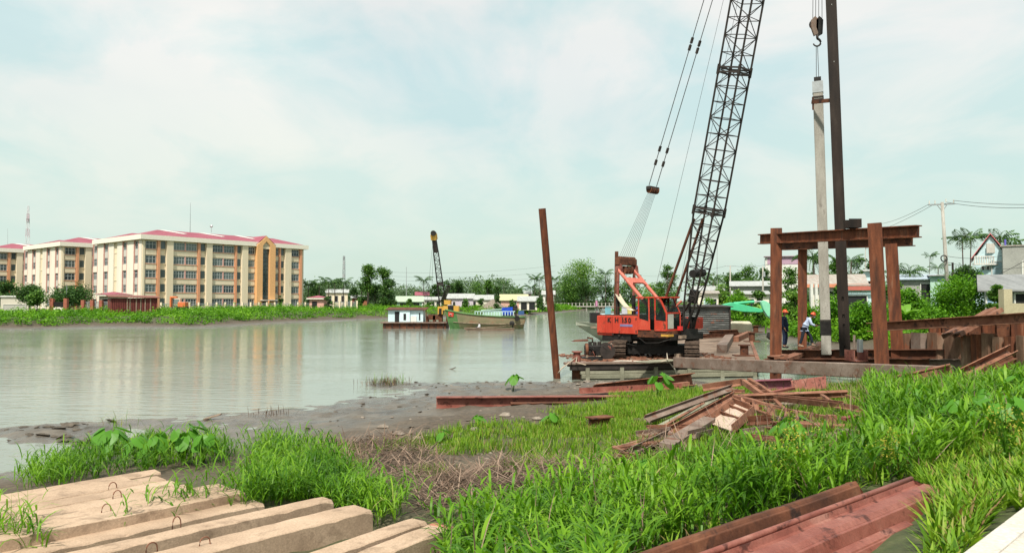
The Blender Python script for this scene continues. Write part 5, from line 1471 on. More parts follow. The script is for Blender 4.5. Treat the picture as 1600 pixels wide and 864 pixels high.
# ---- cargo boat
HULLG = surf('boat_green', [(0.30, (0.085, 0.13, 0.055)), (0.5, (0.22, 0.19, 0.115)), (0.7, (0.33, 0.235, 0.155))], 0.35, 6, 0.7, 0.1, 15, (.5, 1, 1), (0.26, 0.13, 0.08), 1.3, (0.55, 0.7))
BOWG = surf('bow_green', [(0.30, (0.055, 0.15, 0.055)), (0.7, (0.12, 0.22, 0.075))], 0.8, 6, 0.6, 0.1, 15)
d = 104.0
cbt = thing('cargo_boat', 'wooden cargo boat with green bow and red painted eye moored beside the derrick', 'boat', (PD(758, 513, d).x, d + 1.8, 0), 'craft moored in mid river')
xa, xb = PD(694, 500, d).x, PD(821, 500, d).x
def hull(th_, xa, xb, yc, zb, zs, ze, wid, mat, n=14, bowrake=.9, name='hull', draft=.5, mat2=None):
    rings = []
    for i in range(n + 1):
        f = i / n
        x = xa + (xb - xa) * f
        zt_ = zs + (ze - zs) * f + (zb - zs) * (1 - f) ** 3
        w = wid / 2 * (min(1, (f + .02) / .35) ** .55) * (1 - .25 * max(0, (f - .8) / .2))
        xk = xa + (xb - xa) * (bowrake * .08 + f * (1 - bowrake * .08 - .03))
        rings.append([Vector((x, yc - w, zt_)), Vector((x + (xk - x) * .5, yc - w * .92, zt_ * .35)), Vector((xk, yc - w * .55, -draft)), Vector((xk, yc + w * .55, -draft)), Vector((x + (xk - x) * .5, yc + w * .92, zt_ * .35)), Vector((x, yc + w, zt_)), Vector((x, yc + w * .9, zt_)), Vector((x + .05, yc + w * .85, max(.2, zt_ - .35))), Vector((x + .05, yc - w * .85, max(.2, zt_ - .35))), Vector((x, yc - w * .9, zt_))])
    q = MB(); q.hull(rings)
    if mat2:
        nn = len(rings[0])
        for fi in range(len(q.f)): q.mi[fi] = 1 if fi < nn * 2 else 0
        return q.build(name, [mat, mat2], th_), rings
    return q.build(name, mat, th_), rings
zbow, zmid, zst = PD(800, 484.5, d).z, PD(800, 493.0, d).z, PD(800, 496, d).z
hl, rings = hull(cbt, xa, xb, d + 1.8, zbow, zmid, zst, 3.6, HULLG, mat2=BOWG)
for side in (0, 5):
    q = MB(); q.path([r_[side] + Vector((0, -.05 if side == 0 else .05, .03)) for r_ in rings], .09, 6); q.build('gunwale', BOWG, cbt)
q = MB(); q.path([r_[1] + Vector((0, -.05, .1)) for r_ in rings[1:]], .05, 5); q.build('rubbing_strake', WOOD, cbt)
EYE_M = plain('red_eye_paint', (.55, .06, .04), .5)
p = PD(704.5, 489, d)
f = rings[1][0]; 
e0 = rings[1][0].lerp(rings[1][1], .35); e1 = rings[2][0].lerp(rings[2][1], .35)
X = (rings[2][0] - rings[1][0]).normalized(); nrm = X.cross((rings[1][1] - rings[1][0]).normalized()).normalized()
nrm = nrm if nrm.y < 0 else -nrm
Zv = nrm.cross(X).normalized(); Zv = Zv if Zv.z > 0 else -Zv
ec = rings[1][0].lerp(rings[2][0], .15) - Zv * .42 + nrm * .05
q = MB(); q.plate([ec - X * .42 - Zv * .3, ec + X * .42 - Zv * .3, ec + X * .42 + Zv * .3, ec - X * .42 + Zv * .3], nrm * .04); q.build('painted_eye', EYE_M, cbt)
q = MB(); q.ball(ec + nrm * .04, .17, 8, 6, (1, .4, .7)); q.build('eye_white', WHITE, cbt)
q = MB(); q.ball(ec + nrm * .09 , .09, 8, 6, (1, .5, 1)); q.build('eye_pupil', BLACK, cbt)
for i in range(15):
    x = PD(742 + i * 4.3, 495, d).x; q = MB(); q.box((x, d + .45, zmid + .28), (.1, .1, .6)); q.build('rail_post', BLUEW, cbt)
q = MB(); q.bar((PD(741, 490, d).x, d + .45, zmid + .58), (PD(805, 490, d).x, d + .45, zmid + .58), .1, .09); q.build('rail', BLUEW, cbt)
p0, p1 = PD(752, 495, d), PD(784, 483, d)
q = MB(); q.plate([(p0.x, d + 1, zmid - .2), (p1.x, d + 1, zmid - .2), (p1.x, d + 1, p1.z - .1), (p0.x + .3, d + 1, p1.z - .25)], (0, 2.2, 0)); q.build('deckhouse', plain('pale_green_canvas', (.36, .55, .42), .7), cbt)
q = MB(); q.plate([(p0.x - .1, d + .8, p1.z - .22), (p1.x, d + .8, p1.z - .06), (p1.x, d + 3.3, p1.z - .06), (p0.x - .1, d + 3.3, p1.z - .22)], (0, 0, .08)); q.build('deckhouse_roof', MINT, cbt)
p0, p1 = PD(784, 493, d), PD(801, 479.5, d)
BLUE = surf('blue_tarpaulin', [(0.3, (0.015, 0.05, 0.42)), (0.7, (0.03, 0.10, 0.60))], 2.0, 5, 0.45, 0.5, 6)
q = MB(); q.hull([[Vector((p0.x, d + .8, p0.z)), Vector((p1.x, d + .8, p0.z)), Vector((p1.x, d + 3.2, p0.z)), Vector((p0.x, d + 3.2, p0.z))], [Vector((p0.x, d + .7, p1.z - .12)), Vector((p1.x, d + .7, p1.z)), Vector((p1.x, d + 3.3, p1.z - .1)), Vector((p0.x, d + 3.3, p1.z - .2))]])
q.build('blue_tarpaulin', BLUE, None, 'bright blue tarpaulin cover standing on the stern of the cargo boat', 'tarpaulin')
p0, p1 = PD(810, 492, d), PD(819, 486, d); q = MB(); q.box(((p0.x + p1.x) / 2, d + 1.8, (p0.z + p1.z) / 2), (p1.x - p0.x, 1.6, p1.z - p0.z)); q.build('blue_crate', plain('deep_blue_box', (.03, .08, .22), .5), None, 'dark blue box at the stern end of the cargo boat', 'crate')
q = MB(); p = PD(805, 483, d); q.box((p.x, d + 1.5, p.z), (.7, .6, .5)); q.tube((p.x + .1, d + 1.5, zst), (p.x + .1, d + 1.5, p.z), .12, 6); q.ball((p.x + .1, d + 1.4, p.z + .35), .25); q.build('engine', DARK_STEEL, cbt)
q = MB(); p = PD(808, 494, d - .2); q.tube((p.x, d - .1, p.z - .3), (p.x, d + .08, p.z - .3), .38, 12); q.build('tyre_fender', BLACK, cbt)
# ---- narrow sampan with outboard and a seated person
d = 99.0
sp = thing('sampan', 'long narrow wooden rowing boat lying before the cargo boat', 'boat', (PD(765, 516, d).x, d, 0), 'craft moored in mid river')
xa, xb = PD(725, 514, d).x, PD(804, 514, d).x
PINKB = surf('pinkish_timber', [(0.3, (0.30, 0.19, 0.145)), (0.7, (0.46, 0.32, 0.25))], 1.2, 5, 0.7)
hl, rg2 = hull(sp, xa, xb, d, .38, .24, .30, 1.1, PINKB, draft=.25, bowrake=1.5)
q = MB(); q.path([r_[0] + Vector((0, -.02, .02)) for r_ in rg2], .045, 5); q.build('gunwale', WOOD, sp)
p = PD(800, 512, d)
ob = thing('outboard_motor', 'black outboard motor on the stern of the narrow boat', 'motor', (p.x, d, .3))
q = MB(); q.hull([[Vector((p.x + sx * .3, d + sy * .25, .75)) for sx, sy in ((-1, -1), (1, -1), (1, 1), (-1, 1))], [Vector((p.x + sx * .36, d + sy * .28, 1.05)) for sx, sy in ((-1, -1), (1, -1), (1, 1), (-1, 1))], [Vector((p.x + sx * .2, d + sy * .2, 1.3)) for sx, sy in ((-1, -1), (1, -1), (1, 1), (-1, 1))]]); q.build('cowling', BLACK, ob)
q = MB(); q.tube((p.x + .1, d, -.2), (p.x + .1, d, .8), .09, 6); q.bar((p.x - .2, d, .8), (p.x - .9, d, .95), .06, .06); q.build('shaft', BLACK, ob)
q = MB(); q.bar((PD(733, 508, d).x, d + .3, .30), (PD(797, 507, d).x, d + .25, .62), .07, .06); q.build('oar', WOOD, None, 'long pale oar laid along the narrow wooden boat', 'oar')

# ================================================================== people (continuous skinned bodies)
SKIN = plain('skin', (.30, .155, .095), .55, .08)
def body(name, th, joints, edges, mats, root, face_mat=None, subs=2):
    me = bpy.data.meshes.new(name)
    keys = list(joints)
    org = wloc(th)
    me.from_pydata([Vector(joints[k][0]) - org for k in keys], [(keys.index(a), keys.index(b)) for a, b in edges], [])
    o = bpy.data.objects.new(name, me); COL.objects.link(o); o.parent = th
    sk = o.modifiers.new('skin', 'SKIN')
    for i, k in enumerate(keys):
        rr = joints[k][1]; rr = (rr, rr) if isinstance(rr, (int, float)) else rr
        me.skin_vertices[0].data[i].radius = rr
        me.skin_vertices[0].data[i].use_root = (k == root)
    sk.use_smooth_shade = True
    ss = o.modifiers.new('sub', 'SUBSURF'); ss.levels = subs; ss.render_levels = subs
    for m_ in mats: me.materials.append(m_)
    return o
def person(label, foot, yaw, J, shirt, trousers, hat, group, extras=None):
    """J: joints in the person's own frame, metres, x forward, y left, z up"""
    th = thing('person', label, 'person', foot, group)
    R = Matrix.Rotation(yaw, 3, 'Z'); F = Vector(foot)
    def W_(p): return F + R @ Vector(p)
    j = {k: (W_(p), r_) for k, (p, r_) in J.items()}
    E = [(a, b) for a, b in [('pelvis', 'waist'), ('waist', 'chest'), ('chest', 'neckb'), ('neckb', 'neck'), ('neck', 'skull'), ('skull', 'crown'),
                             ('chest', 'shL'), ('shL', 'elL'), ('elL', 'wrL'), ('wrL', 'haL'), ('chest', 'shR'), ('shR', 'elR'), ('elR', 'wrR'), ('wrR', 'haR'),
                             ('pelvis', 'hipL'), ('hipL', 'knL'), ('knL', 'anL'), ('anL', 'toL'), ('pelvis', 'hipR'), ('hipR', 'knR'), ('knR', 'anR'), ('anR', 'toR')]]
    slim = {'pelvis': .62, 'waist': .62, 'chest': .66, 'neckb': .85, 'shL': .75, 'shR': .75, 'elL': .85, 'elR': .85, 'hipL': .75, 'hipR': .75, 'knL': .8, 'knR': .8}
    jb = {k: (p, tuple(x * slim.get(k, 1.0) for x in (r_ if isinstance(r_, tuple) else (r_, r_)))) for k, (p, r_) in j.items()}
    body('body', th, jb, E, [SKIN], 'pelvis')
    def inflate(keys, f, add=.0): return {k: (j[k][0], tuple(x * f + add for x in (j[k][1] if isinstance(j[k][1], tuple) else (j[k][1],) * 2))) for k in keys}
    sh = inflate(['pelvis', 'waist', 'chest', 'neckb', 'shL', 'elL', 'shR', 'elR'], 1.14, .014)
    for s in 'LR': sh['cu' + s] = (j['el' + s][0].lerp(j['wr' + s][0], .82), .046)
    sh['neckb'] = (j['neckb'][0], .065)
    sh['hem'] = (j['pelvis'][0] - Vector((0, 0, .07)), (.15, .115))
    body('shirt', th, sh, [('hem', 'pelvis'), ('pelvis', 'waist'), ('waist', 'chest'), ('chest', 'neckb'), ('chest', 'shL'), ('shL', 'elL'), ('elL', 'cuL'), ('chest', 'shR'), ('shR', 'elR'), ('elR', 'cuR')], [shirt], 'pelvis')
    tr = inflate(['pelvis', 'hipL', 'knL', 'hipR', 'knR'], 1.05, .010)
    for s in 'LR': tr['cf' + s] = (j['kn' + s][0].lerp(j['an' + s][0], .88), .066)
    body('trousers', th, tr, [('pelvis', 'hipL'), ('hipL', 'knL'), ('knL', 'cfL'), ('pelvis', 'hipR'), ('hipR', 'knR'), ('knR', 'cfR')], [trousers], 'pelvis')
    # head details
    sk, cr = j['skull'][0], j['crown'][0]; fw = R @ Vector((math.cos(J['_t'][0][0]), 0, -math.sin(J['_t'][0][0]))) if '_t' in J else R @ Vector((1, 0, 0))
    upv = (cr - sk).normalized(); lf = upv.cross(fw).normalized(); fw = lf.cross(upv).normalized()
    q = MB(); q.hull([[sk + fw * .092 + lf * .018 - upv * .03, sk + fw * .092 - lf * .018 - upv * .03, sk + fw * .085 - upv * .045], [sk + fw * .125 + lf * .012 - upv * .025, sk + fw * .125 - lf * .012 - upv * .025, sk + fw * .095 - upv * .04], [sk + fw * .095 + lf * .008 + upv * .02, sk + fw * .095 - lf * .008 + upv * .02, sk + fw * .088 + upv * .01]]); q.build('nose', SKIN, th)
    for s in (-1, 1):
        q = MB(); q.ball(sk + fw * .088 + lf * s * .034 + upv * .015, .013, 6, 5); q.build('eye', BLACK, th)
        q = MB(); q.ball(sk + lf * s * .086 - upv * .005, .03, 6, 5, (.8, .4, 1.2)); q.build('ear', SKIN, th)
    q = MB(); q.bar(sk + fw * .09 - upv * .068 + lf * .024, sk + fw * .09 - upv * .068 - lf * .024, .012, .012); q.build('mouth', plain('lips', (.2, .07, .06), .5), th)
    hr = MB(); hr.hull([[sk + upv * .0 + (fw * math.cos(a) * .098 + lf * math.sin(a) * .09) - fw * .015 + upv * (-.06 if math.cos(a) < -.2 else .05) for a in np.linspace(0, 6.283, 13)[:-1]], [sk + upv * .09 + (fw * math.cos(a) * .09 + lf * math.sin(a) * .08) for a in np.linspace(0, 6.283, 13)[:-1]]]); hr.build('hair', BLACK, th)
    # helmet or hat
    if hat is not None:

        q = MB()
        rgs = []
        for t_ in (0, .25, .5, .75, .95):
            a_ = t_ * math.pi / 2
            rgs.append([sk + upv * (.055 + .125 * math.sin(a_)) + fw * (math.cos(b2) * .125 * math.cos(a_)) + lf * (math.sin(b2) * .112 * math.cos(a_)) for b2 in np.linspace(0, 6.283, 15)[:-1]])
        q.hull(rgs, True, True)
        q.hull([[sk + upv * (.048 + dz) + fw * (math.cos(b2) * (.14 + (.045 if math.cos(b2) > .5 else 0)) * k_) + lf * (math.sin(b2) * .125 * k_) for b2 in np.linspace(0, 6.283, 19)[:-1]] for dz, k_ in ((0, 1.0), (.012, 1.0), (.014, .8))], True)
        q.bar(sk + upv * .178 - fw * .07, sk + upv * .178 + fw * .08, .03, .02)
        q.build('hard_hat', hat[0], None, hat[1], 'hard hat', hat[2])
    # hands: palm in the body chain, five fingers each
    for s in ('L', 'R'):
        wr, ha = j['wr' + s][0], j['ha' + s][0]; dd = (ha - wr).normalized(); sd_ = dd.cross(UP)
        sd_ = sd_.normalized() if sd_.length > .2 else lf
        nr = dd.cross(sd_).normalized()
        q = MB()
        for i in range(4):
            b0 = ha + sd_ * ((i - 1.5) * .020); ln_ = (.062, .075, .07, .055)[i]
            q.path([b0 - dd * .01, b0 + dd * ln_ * .45 , b0 + dd * ln_ * .85 - nr * .018 * (1 if s == 'R' else 1), b0 + dd * ln_ - nr * .04], .0095, 6, .0075)
        tb = wr.lerp(ha, .45) + sd_ * .035 * (1 if s == 'L' else -1)
        q.path([tb, tb + dd * .04 + sd_ * .025 * (1 if s == 'L' else -1), tb + dd * .07 + sd_ * .022 * (1 if s == 'L' else -1)], .011, 6, .009)
        q.build('fingers', SKIN, th)
    return th, j, R
STAND = lambda: {
    'pelvis': ((0, 0, .92), (.135, .10)), 'waist': ((0, 0, 1.06), (.125, .09)), 'chest': ((.01, 0, 1.27), (.155, .105)), 'neckb': ((.0, 0, 1.43), .062), 'neck': ((.01, 0, 1.49), .052), 'skull': ((.03, 0, 1.585), (.088, .10)), 'crown': ((.03, 0, 1.66), (.075, .085)),
    'shL': ((0, .185, 1.38), .055), 'elL': ((-.03, .24, 1.11), .043), 'wrL': ((.05, .25, .87), .032), 'haL': ((.07, .25, .80), (.04, .02)),
    'shR': ((0, -.185, 1.38), .055), 'elR': ((-.03, -.24, 1.11), .043), 'wrR': ((.05, -.25, .87), .032), 'haR': ((.07, -.25, .80), (.04, .02)),
    'hipL': ((0, .09, .86), .085), 'knL': ((.02, .10, .48), .058), 'anL': ((-.02, .10, .08), .04), 'toL': ((.12, .11, .035), (.04, .028)),
    'hipR': ((0, -.09, .86), .085), 'knR': ((.02, -.10, .48), .058), 'anR': ((-.02, -.10, .08), .04), 'toR': ((.12, -.11, .035), (.04, .028))}
NAVY = surf('navy_cloth', [(0.3, (.012, .018, .045)), (0.7, (.03, .045, .09))], 6, 4, .9, .3, 25)
DKBLUE = surf('dark_trousers', [(0.3, (.012, .015, .025)), (0.7, (.028, .035, .05))], 6, 4, .9, .3, 25)
LTBLUE = surf('light_blue_cloth', [(0.3, (.36, .44, .62)), (0.7, (.50, .58, .76))], 5, 4, .85, .4, 20)
HAT = plain('orange_plastic', (.72, .10, .03), .35, .06)
# worker 1: navy clothes, standing, seen from his right, looking right
d1 = 34.0
pf = PD(1226, 543.5, d1)
WZ = pf.z
J = STAND()
J['knL'] = ((.06, .09, .50), .062); J['anL'] = ((.0, .10, .08), .042); J['haR'] = ((.10, -.2, .82), (.04, .02)); J['wrR'] = ((.07, -.21, .89), .032)
J['_t'] = ((.15, 0, 0), 0)
w1, j1, R1 = person('worker in dark navy clothes standing beside the left front post', pf, math.radians(-35), {k: v for k, v in J.items() if k != '_t'}, NAVY, NAVY, (HAT, 'orange hard hat on the worker in navy clothes', 'orange hard hats'), 'workers on the piling frame')
# worker 2: light shirt, leaning forward mid stride, arms held out
d2 = 35.0
pf2 = PD(1255, 542, d2)
J = STAND()
J.update({'pelvis': ((.02, 0, .90), (.135, .10)), 'waist': ((.08, 0, 1.03), (.128, .095)), 'chest': ((.19, 0, 1.22), (.158, .11)), 'neckb': ((.28, 0, 1.36), .062), 'neck': ((.33, 0, 1.41), .052), 'skull': ((.40, 0, 1.475), (.088, .10)), 'crown': ((.43, 0, 1.55), (.075, .085)),
          'shL': ((.22, .18, 1.32), .057), 'elL': ((.34, .22, 1.07), .044), 'wrL': ((.56, .13, 1.03), .032), 'haL': ((.63, .10, 1.03), (.04, .022)),
          'shR': ((.22, -.18, 1.32), .057), 'elR': ((.30, -.23, 1.07), .044), 'wrR': ((.52, -.15, 1.00), .032), 'haR': ((.59, -.13, 1.00), (.04, .022)),
          'hipL': ((.06, .09, .85), .088), 'knL': ((.30, .10, .52), .060), 'anL': ((.40, .10, .12), .042), 'toL': ((.54, .11, .05), (.042, .03)),
          'hipR': ((-.02, -.09, .85), .088), 'knR': ((-.10, -.10, .47), .060), 'anR': ((-.22, -.10, .09), .042), 'toR': ((-.08, -.11, .035), (.042, .03))})
w2, j2, R2_ = person('worker in light blue shirt stepping forward and looking down beside the concrete pile', pf2 + Vector((.05, 0, 0)), math.radians(-12), J, LTBLUE, DKBLUE, (HAT, 'orange hard hat on the worker in the light blue shirt', 'orange hard hats'), 'workers on the piling frame')
q = MB(); p = j2['haR'][0]; q.bar(p - R2_ @ Vector((.05, 0, .02)), p + R2_ @ Vector((.22, -.02, .07)), .05, .02); q.build('hand_tool', plain('green_tool', (.05, .22, .14), .5), None, 'small green tool held by the worker in the light blue shirt', 'tool')
q = MB(); sk = j2['skull'][0]; q.ball(sk + R2_ @ Vector((.07, 0, -.06)), .055, 8, 6, (.7, 1.1, .9)); q.build('face_mask', WHITE, w2)
for s in 'LR':
    for ww, jj in ((w1, j1), (w2, j2)):
        a, t_ = jj['an' + s][0], jj['to' + s][0]; q = MB(); q.path([a + (a - t_) * .35 - UP * .045, a - UP * .03, t_.lerp(a, .3) - UP * .005, t_ + (t_ - a) * .2], .055, 8, .042); q.build('shoe', WOOD if ww is w2 else BLACK, ww)
# seated person in the sampan (far)
d3 = 99.0; p = PD(749, 511, d3); p.z = .25
J = STAND()
for k in J: J[k] = ((J[k][0][0], J[k][0][1], J[k][0][2] - .80), J[k][1])
J.update({'knL': ((.38, .12, .22), .058), 'anL': ((.42, .11, .02), .04), 'toL': ((.55, .11, .0), (.04, .028)), 'knR': ((.38, -.12, .22), .058), 'anR': ((.42, -.11, .02), .04), 'toR': ((.55, -.11, .0), (.04, .028)),
          'wrL': ((.30, .2, .2), .032), 'haL': ((.36, .18, .2), (.04, .02)), 'wrR': ((.30, -.2, .2), .032), 'haR': ((.36, -.18, .2), (.04, .02))})
person('person in a pale shirt sitting low in the narrow wooden boat', p, math.radians(200), J, surf('pale_cloth', [(0.3, (.5, .5, .52)), (0.7, (.62, .62, .64))], 5), NAVY, None, None)
# ================================================================== the crane barge
CRED = surf('crane_red', [(0.25, (0.33, 0.036, 0.022)), (0.5, (0.50, 0.050, 0.028)), (0.75, (0.58, 0.105, 0.062))], 1.3, 7, 0.5, 0.12, 30, (1, 1, .5), (0.13, 0.040, 0.025), 2.6, (0.57, 0.65))
CPINK = surf('faded_red_tube', [(0.25, (0.48, 0.11, 0.075)), (0.75, (0.62, 0.19, 0.14))], 2, 6, 0.5, 0.1, 30, (1, 1, 1), (0.22, 0.06, 0.04), 3.0, (0.62, 0.70))
DECKM = surf('barge_deck', [(0.25, (0.10, 0.07, 0.053)), (0.5, (0.20, 0.143, 0.106)), (0.75, (0.31, 0.235, 0.18))], 0.9, 7, 0.85, 0.3, 30, (1, 1, 1), (0.15, 0.085, 0.06), 1.6, (0.58, 0.7))
TIMBER = surf('grey_green_timber', [(0.25, (0.13, 0.125, 0.09)), (0.5, (0.23, 0.225, 0.165)), (0.75, (0.33, 0.315, 0.24))], 2.0, 7, 0.85, 0.3, 30, (.3, 1, 1), (0.09, 0.07, 0.05), 3, (0.6, 0.7))
def glass_clear():
    m, t, b, o = new_mat('cab_glass')
    tr = t.nodes.new('ShaderNodeBsdfTransparent'); tr.inputs['Color'].default_value = (.62, .70, .66, 1)
    b.inputs['Base Color'].default_value = (.02, .03, .03, 1); b.inputs['Roughness'].default_value = .05
    ms = t.nodes.new('ShaderNodeMixShader'); ms.inputs[0].default_value = .35
    t.links.new(tr.outputs[0], ms.inputs[1]); t.links.new(b.outputs[0], ms.inputs[2]); t.links.new(ms.outputs[0], o.inputs['Surface'])
    return m
CGLASS = glass_clear()
BA, BB, BCc, BDd = Vector((2.9, 37.5, 0)), Vector((13.0, 39.0, 0)), Vector((24.0, 75, 0)), Vector((13.0, 79, 0))
DZ = .80
bg = thing('work_barge', 'long low timber and steel pontoon barge carrying the red crawler crane', 'barge', (8, 40, 0))
q = MB(); q.plate([BA + Vector((.15, .15, -.4)), BB + Vector((-.1, .15, -.4)), BCc + Vector((0, 0, -.4)), BDd + Vector((0, 0, -.4))], (0, 0, DZ + .36)); q.build('hull', RUST, bg)
q = MB(); q.plate([BA + UP * (DZ - .05), BB + UP * (DZ - .05), BCc + UP * (DZ - .05), BDd + UP * (DZ - .05)], (0, 0, .05)); q.build('deck', DECKM, bg)
X = (BB - BA).normalized(); Y = Vector((-X.y, X.x, 0)); LB = (BB - BA).length
fb = [(.02, LB + .05, .62, .26, DARK_STEEL, .22), (-.3, LB + .1, .84, .12, RUST_GREY, .30), (.55, LB - .3, .36, .16, TIMBER, .20), (.6, LB - .3, .16, .22, TIMBER, .26)]
for a, b_, z, h, mt, pr in fb:
    q = MB(); q.bar(BA + X * a - Y * pr / 2 + UP * z, BA + X * b_ - Y * pr / 2 + UP * z, pr, h); q.build('strake', mt, bg, bevel=.02)
for i in range(6):
    p = BA + X * (.9 + i * 1.8) - Y * .12; q = MB(); q.box((p.x, p.y, .3), (.2, .32, .62), (X, Y, UP)); q.build('fender_post', TIMBER, bg)
Z2 = (BCc - BB).normalized()
q = MB(); q.bar(BB + UP * .76, BCc + UP * .76, .2, .22); q.build('strake', RUST_SCRAP, bg)
q = MB(); q.bar(BB + UP * .35, BCc + UP * .35, .14, .3); q.build('strake', RUST_GREY, bg)
q = MB(); q.bar(BA + UP * .76, BDd + UP * .76, .2, .2); q.build('strake', RUST, bg)
def bollard(label, p, r=.17, h=.45, m_=RUST):
    th = thing('bollard', label, 'bollard', p, 'mooring bollards on the crane barge')
    q = MB(); q.tube(p, p + UP * h, r, 12); q.build('post', m_, th)
    q = MB(); q.tube(p + UP * h, p + UP * (h + .06), r * 1.45, 12); q.build('cap', m_, th)
    q = MB(); q.box(p + UP * .03, (r * 5, r * 3.4, .06)); q.build('base_plate', m_, th)
bollard('rusty bollard with red cap at the left front corner of the barge', Vector((3.35, 38.1, DZ)), .19, .55, RUST_PINK)
bollard('rusty bollard near the right edge of the deck, nearest the long grey beam', PZ(1163, 556, DZ), .24, .60)
bollard('rusty bollard farther back by the right edge of the deck', PZ(1175, 534, DZ), .22, .7)
bollard('small rusty bollard at the back of the deck beside the canvas', PZ(1181, 519.5, DZ), .25, .65)
# winch with engine at the left
wp = PZ(932, 562, DZ)
wn = thing('winch_engine', 'black oily winch engine with drum on the left end of the barge', 'winch', wp)
q = MB(); q.box(wp + Vector((0, 0, .08)), (1.6, .9, .14)); q.build('bed_frame', BLACK, wn)
q = MB(); q.box(wp + Vector((-.1, 0, .52)), (1.1, .6, .55)); q.build('engine_block', BLACK, wn, bevel=.04)
for s in (-.35, -.1, .15): 
    q = MB(); q.tube(wp + Vector((s, -.05, .78)), wp + Vector((s, -.05, .98)), .10, 8); q.build('cylinder_head', DARK_STEEL, wn)
q = MB(); q.tube(wp + Vector((-.62, -.1, .55)), wp + Vector((-.48, -.1, .55)), .36, 14); q.build('flywheel', RUST, wn)
q = MB(); q.tube(wp + Vector((.55, -.4, .5)), wp + Vector((.55, .4, .5)), .28, 14); q.tube(wp + Vector((.55, -.44, .5)), wp + Vector((.55, -.38, .5)), .42, 14); q.tube(wp + Vector((.55, .38, .5)), wp + Vector((.55, .44, .5)), .42, 14); q.build('drum', DARK_STEEL, wn)
q = MB(); q.path([wp + Vector((-.2, .1, .9)), wp + Vector((-.2, .1, 1.15)), wp + Vector((-.5, .1, 1.2))], .05, 6); q.build('exhaust', RUST, wn)
for i in range(7):
    rr = random.Random(i); q = MB(); p = wp + Vector((rr.uniform(-.7, .8), -.35, rr.uniform(.3, .7))); q.path([p, p + Vector((.1, -.1, .15)), p + Vector((rr.uniform(.1, .5), -.05, -.2))], .025, 5); q.build('hose', BLACK if i % 2 else RUST_PINK, wn)
q = MB(); p = wp + Vector((-.55, -.3, .0)); q.bar(p + Vector((0, 0, .0)), p + Vector((0, 0, .8)), .12, .12); q.build('support_post', WOOD, wn)
q = MB(); q.plate([wp + Vector((-1.3, .5, .95)), wp + Vector((-.4, .4, .98)), wp + Vector((-.35, 1.0, 1.05)), wp + Vector((-1.1, 1.0, 1.0))], (0, 0, .03)); q.build('cover_sheet', RUST, wn)
q = MB(); p = PZ(950, 556, DZ); q.hull([[p + Vector((x * s, y * s, z)) for x, y in ((-.6, -.3), (.7, -.35), (.6, .4), (-.5, .35))] for s, z in ((1, 0), (.95, .3), (.5, .62))]); q.build('canvas_bundle', surf('canvas', [(0.3, (.36, .29, .2)), (0.7, (.52, .43, .31))], 4), None, 'tan canvas bundle slumped between winch and crane track', 'canvas')
def deck_piece(name, label, cat, p0, p1, w, h, mt, kind='bar', z=DZ, dz=0.0, bevel=.015):
    a, b_ = PZ(*p0, z + h / 2 + dz), PZ(*p1, z + h / 2 + dz); q = MB()
    (q.bar if kind == 'bar' else q.hbeam)(a, b_, w, h); return q.build(name, mt, None, label, cat, None, None, bevel)
deck_piece('concrete_baulk', 'thick pale brown concrete baulk lying on the deck right of the crane track', 'concrete block', (1128, 545), (1140, 527), .62, .5, RUST_GREY)
deck_piece('concrete_baulk', 'reddish baulk behind the thick pale brown one', 'concrete block', (1150, 530), (1170, 521), .4, .42, RUST_SCRAP)
q = MB(); p = PZ(1158, 520, DZ); q.hull([[p + Vector((x, y, z)) for x, y in ((-1.1, -.3), (1.0, -.4), (1.1, .9), (-1.0, .8))] for z in (0, .9)] + [[p + Vector((x, y, 1.15)) for x, y in ((-.8, -.1), (.8, -.2), (.8, .6), (-.8, .6))]]); q.build('canvas_covered_stack', surf('pale_canvas', [(0.3, (.48, .42, .32)), (0.7, (.62, .55, .43))], 2), None, 'pale canvas covered stack at the back right of the deck', 'canvas', bevel=.08)
for k, (p0, p1, w, lab) in enumerate([((1092, 526), (1160, 522), .3, 'rusty beam lying across the deck behind the crane, lower'), ((1096, 515), (1142, 511), .35, 'rusty beam lying across the deck behind the crane, upper'), ((1108, 520), (1152, 517.5), .3, 'dark rusty girder on the deck before the pale canvas stack')]):
    deck_piece('steel_beam', lab, 'steel beam', p0, p1, w, .3, RUST_SCRAP if k != 2 else RUST, 'h', dz=.05 + .25 * k)
q = MB(); p = PZ(1117, 511, DZ); rr = random.Random(2)
for i in range(40):
    c = p + Vector((rr.uniform(-1.6, 1.6), rr.uniform(-.5, .7), .5 + rr.uniform(.0, .5))); a_ = rr.uniform(-.5, .5); q.tube(c - Vector((math.cos(a_), .3 * math.sin(a_), .05)) * .6, c + Vector((math.cos(a_), .3 * math.sin(a_), .05)) * .6, .03, 5)
q.build('rebar_bundle', RUST_PINK, None, 'tangled heap of reddish reinforcing rods on the deck before the tin shed', 'rods')
deck_piece('plywood_sheet', 'grey weathered sheet lying on the front deck edge below the crane', 'sheet', (1004, 566), (1053, 562), .9, .05, TIMBER, dz=.12)
deck_piece('steel_plate', 'thin reddish plate piece on the deck by the grey sheet', 'plate', (985, 564), (1003, 561.5), .3, .05, RUST_SCRAP, dz=.08)
deck_piece('timber_block', 'small pale timber block beside the front track', 'timber', (1057, 557), (1064, 556), .3, .3, WOOD)
rr = random.Random(5)
jk = MB()
for i in range(240):
    p = BA.lerp(BB, rr.uniform(.05, .95)) + Y * rr.uniform(.2, 6) + UP * (DZ + .04); a_ = rr.uniform(0, 3.14); l = rr.uniform(.1, .6)
    jk.bar(p - Vector((math.cos(a_), math.sin(a_), 0)) * l / 2, p + Vector((math.cos(a_), math.sin(a_), rr.uniform(-.05, .2))) * l / 2, rr.uniform(.04, .16), rr.uniform(.03, .1))
o = jk.build('deck_litter', [RUST_SCRAP], None); props(o, kind='stuff')
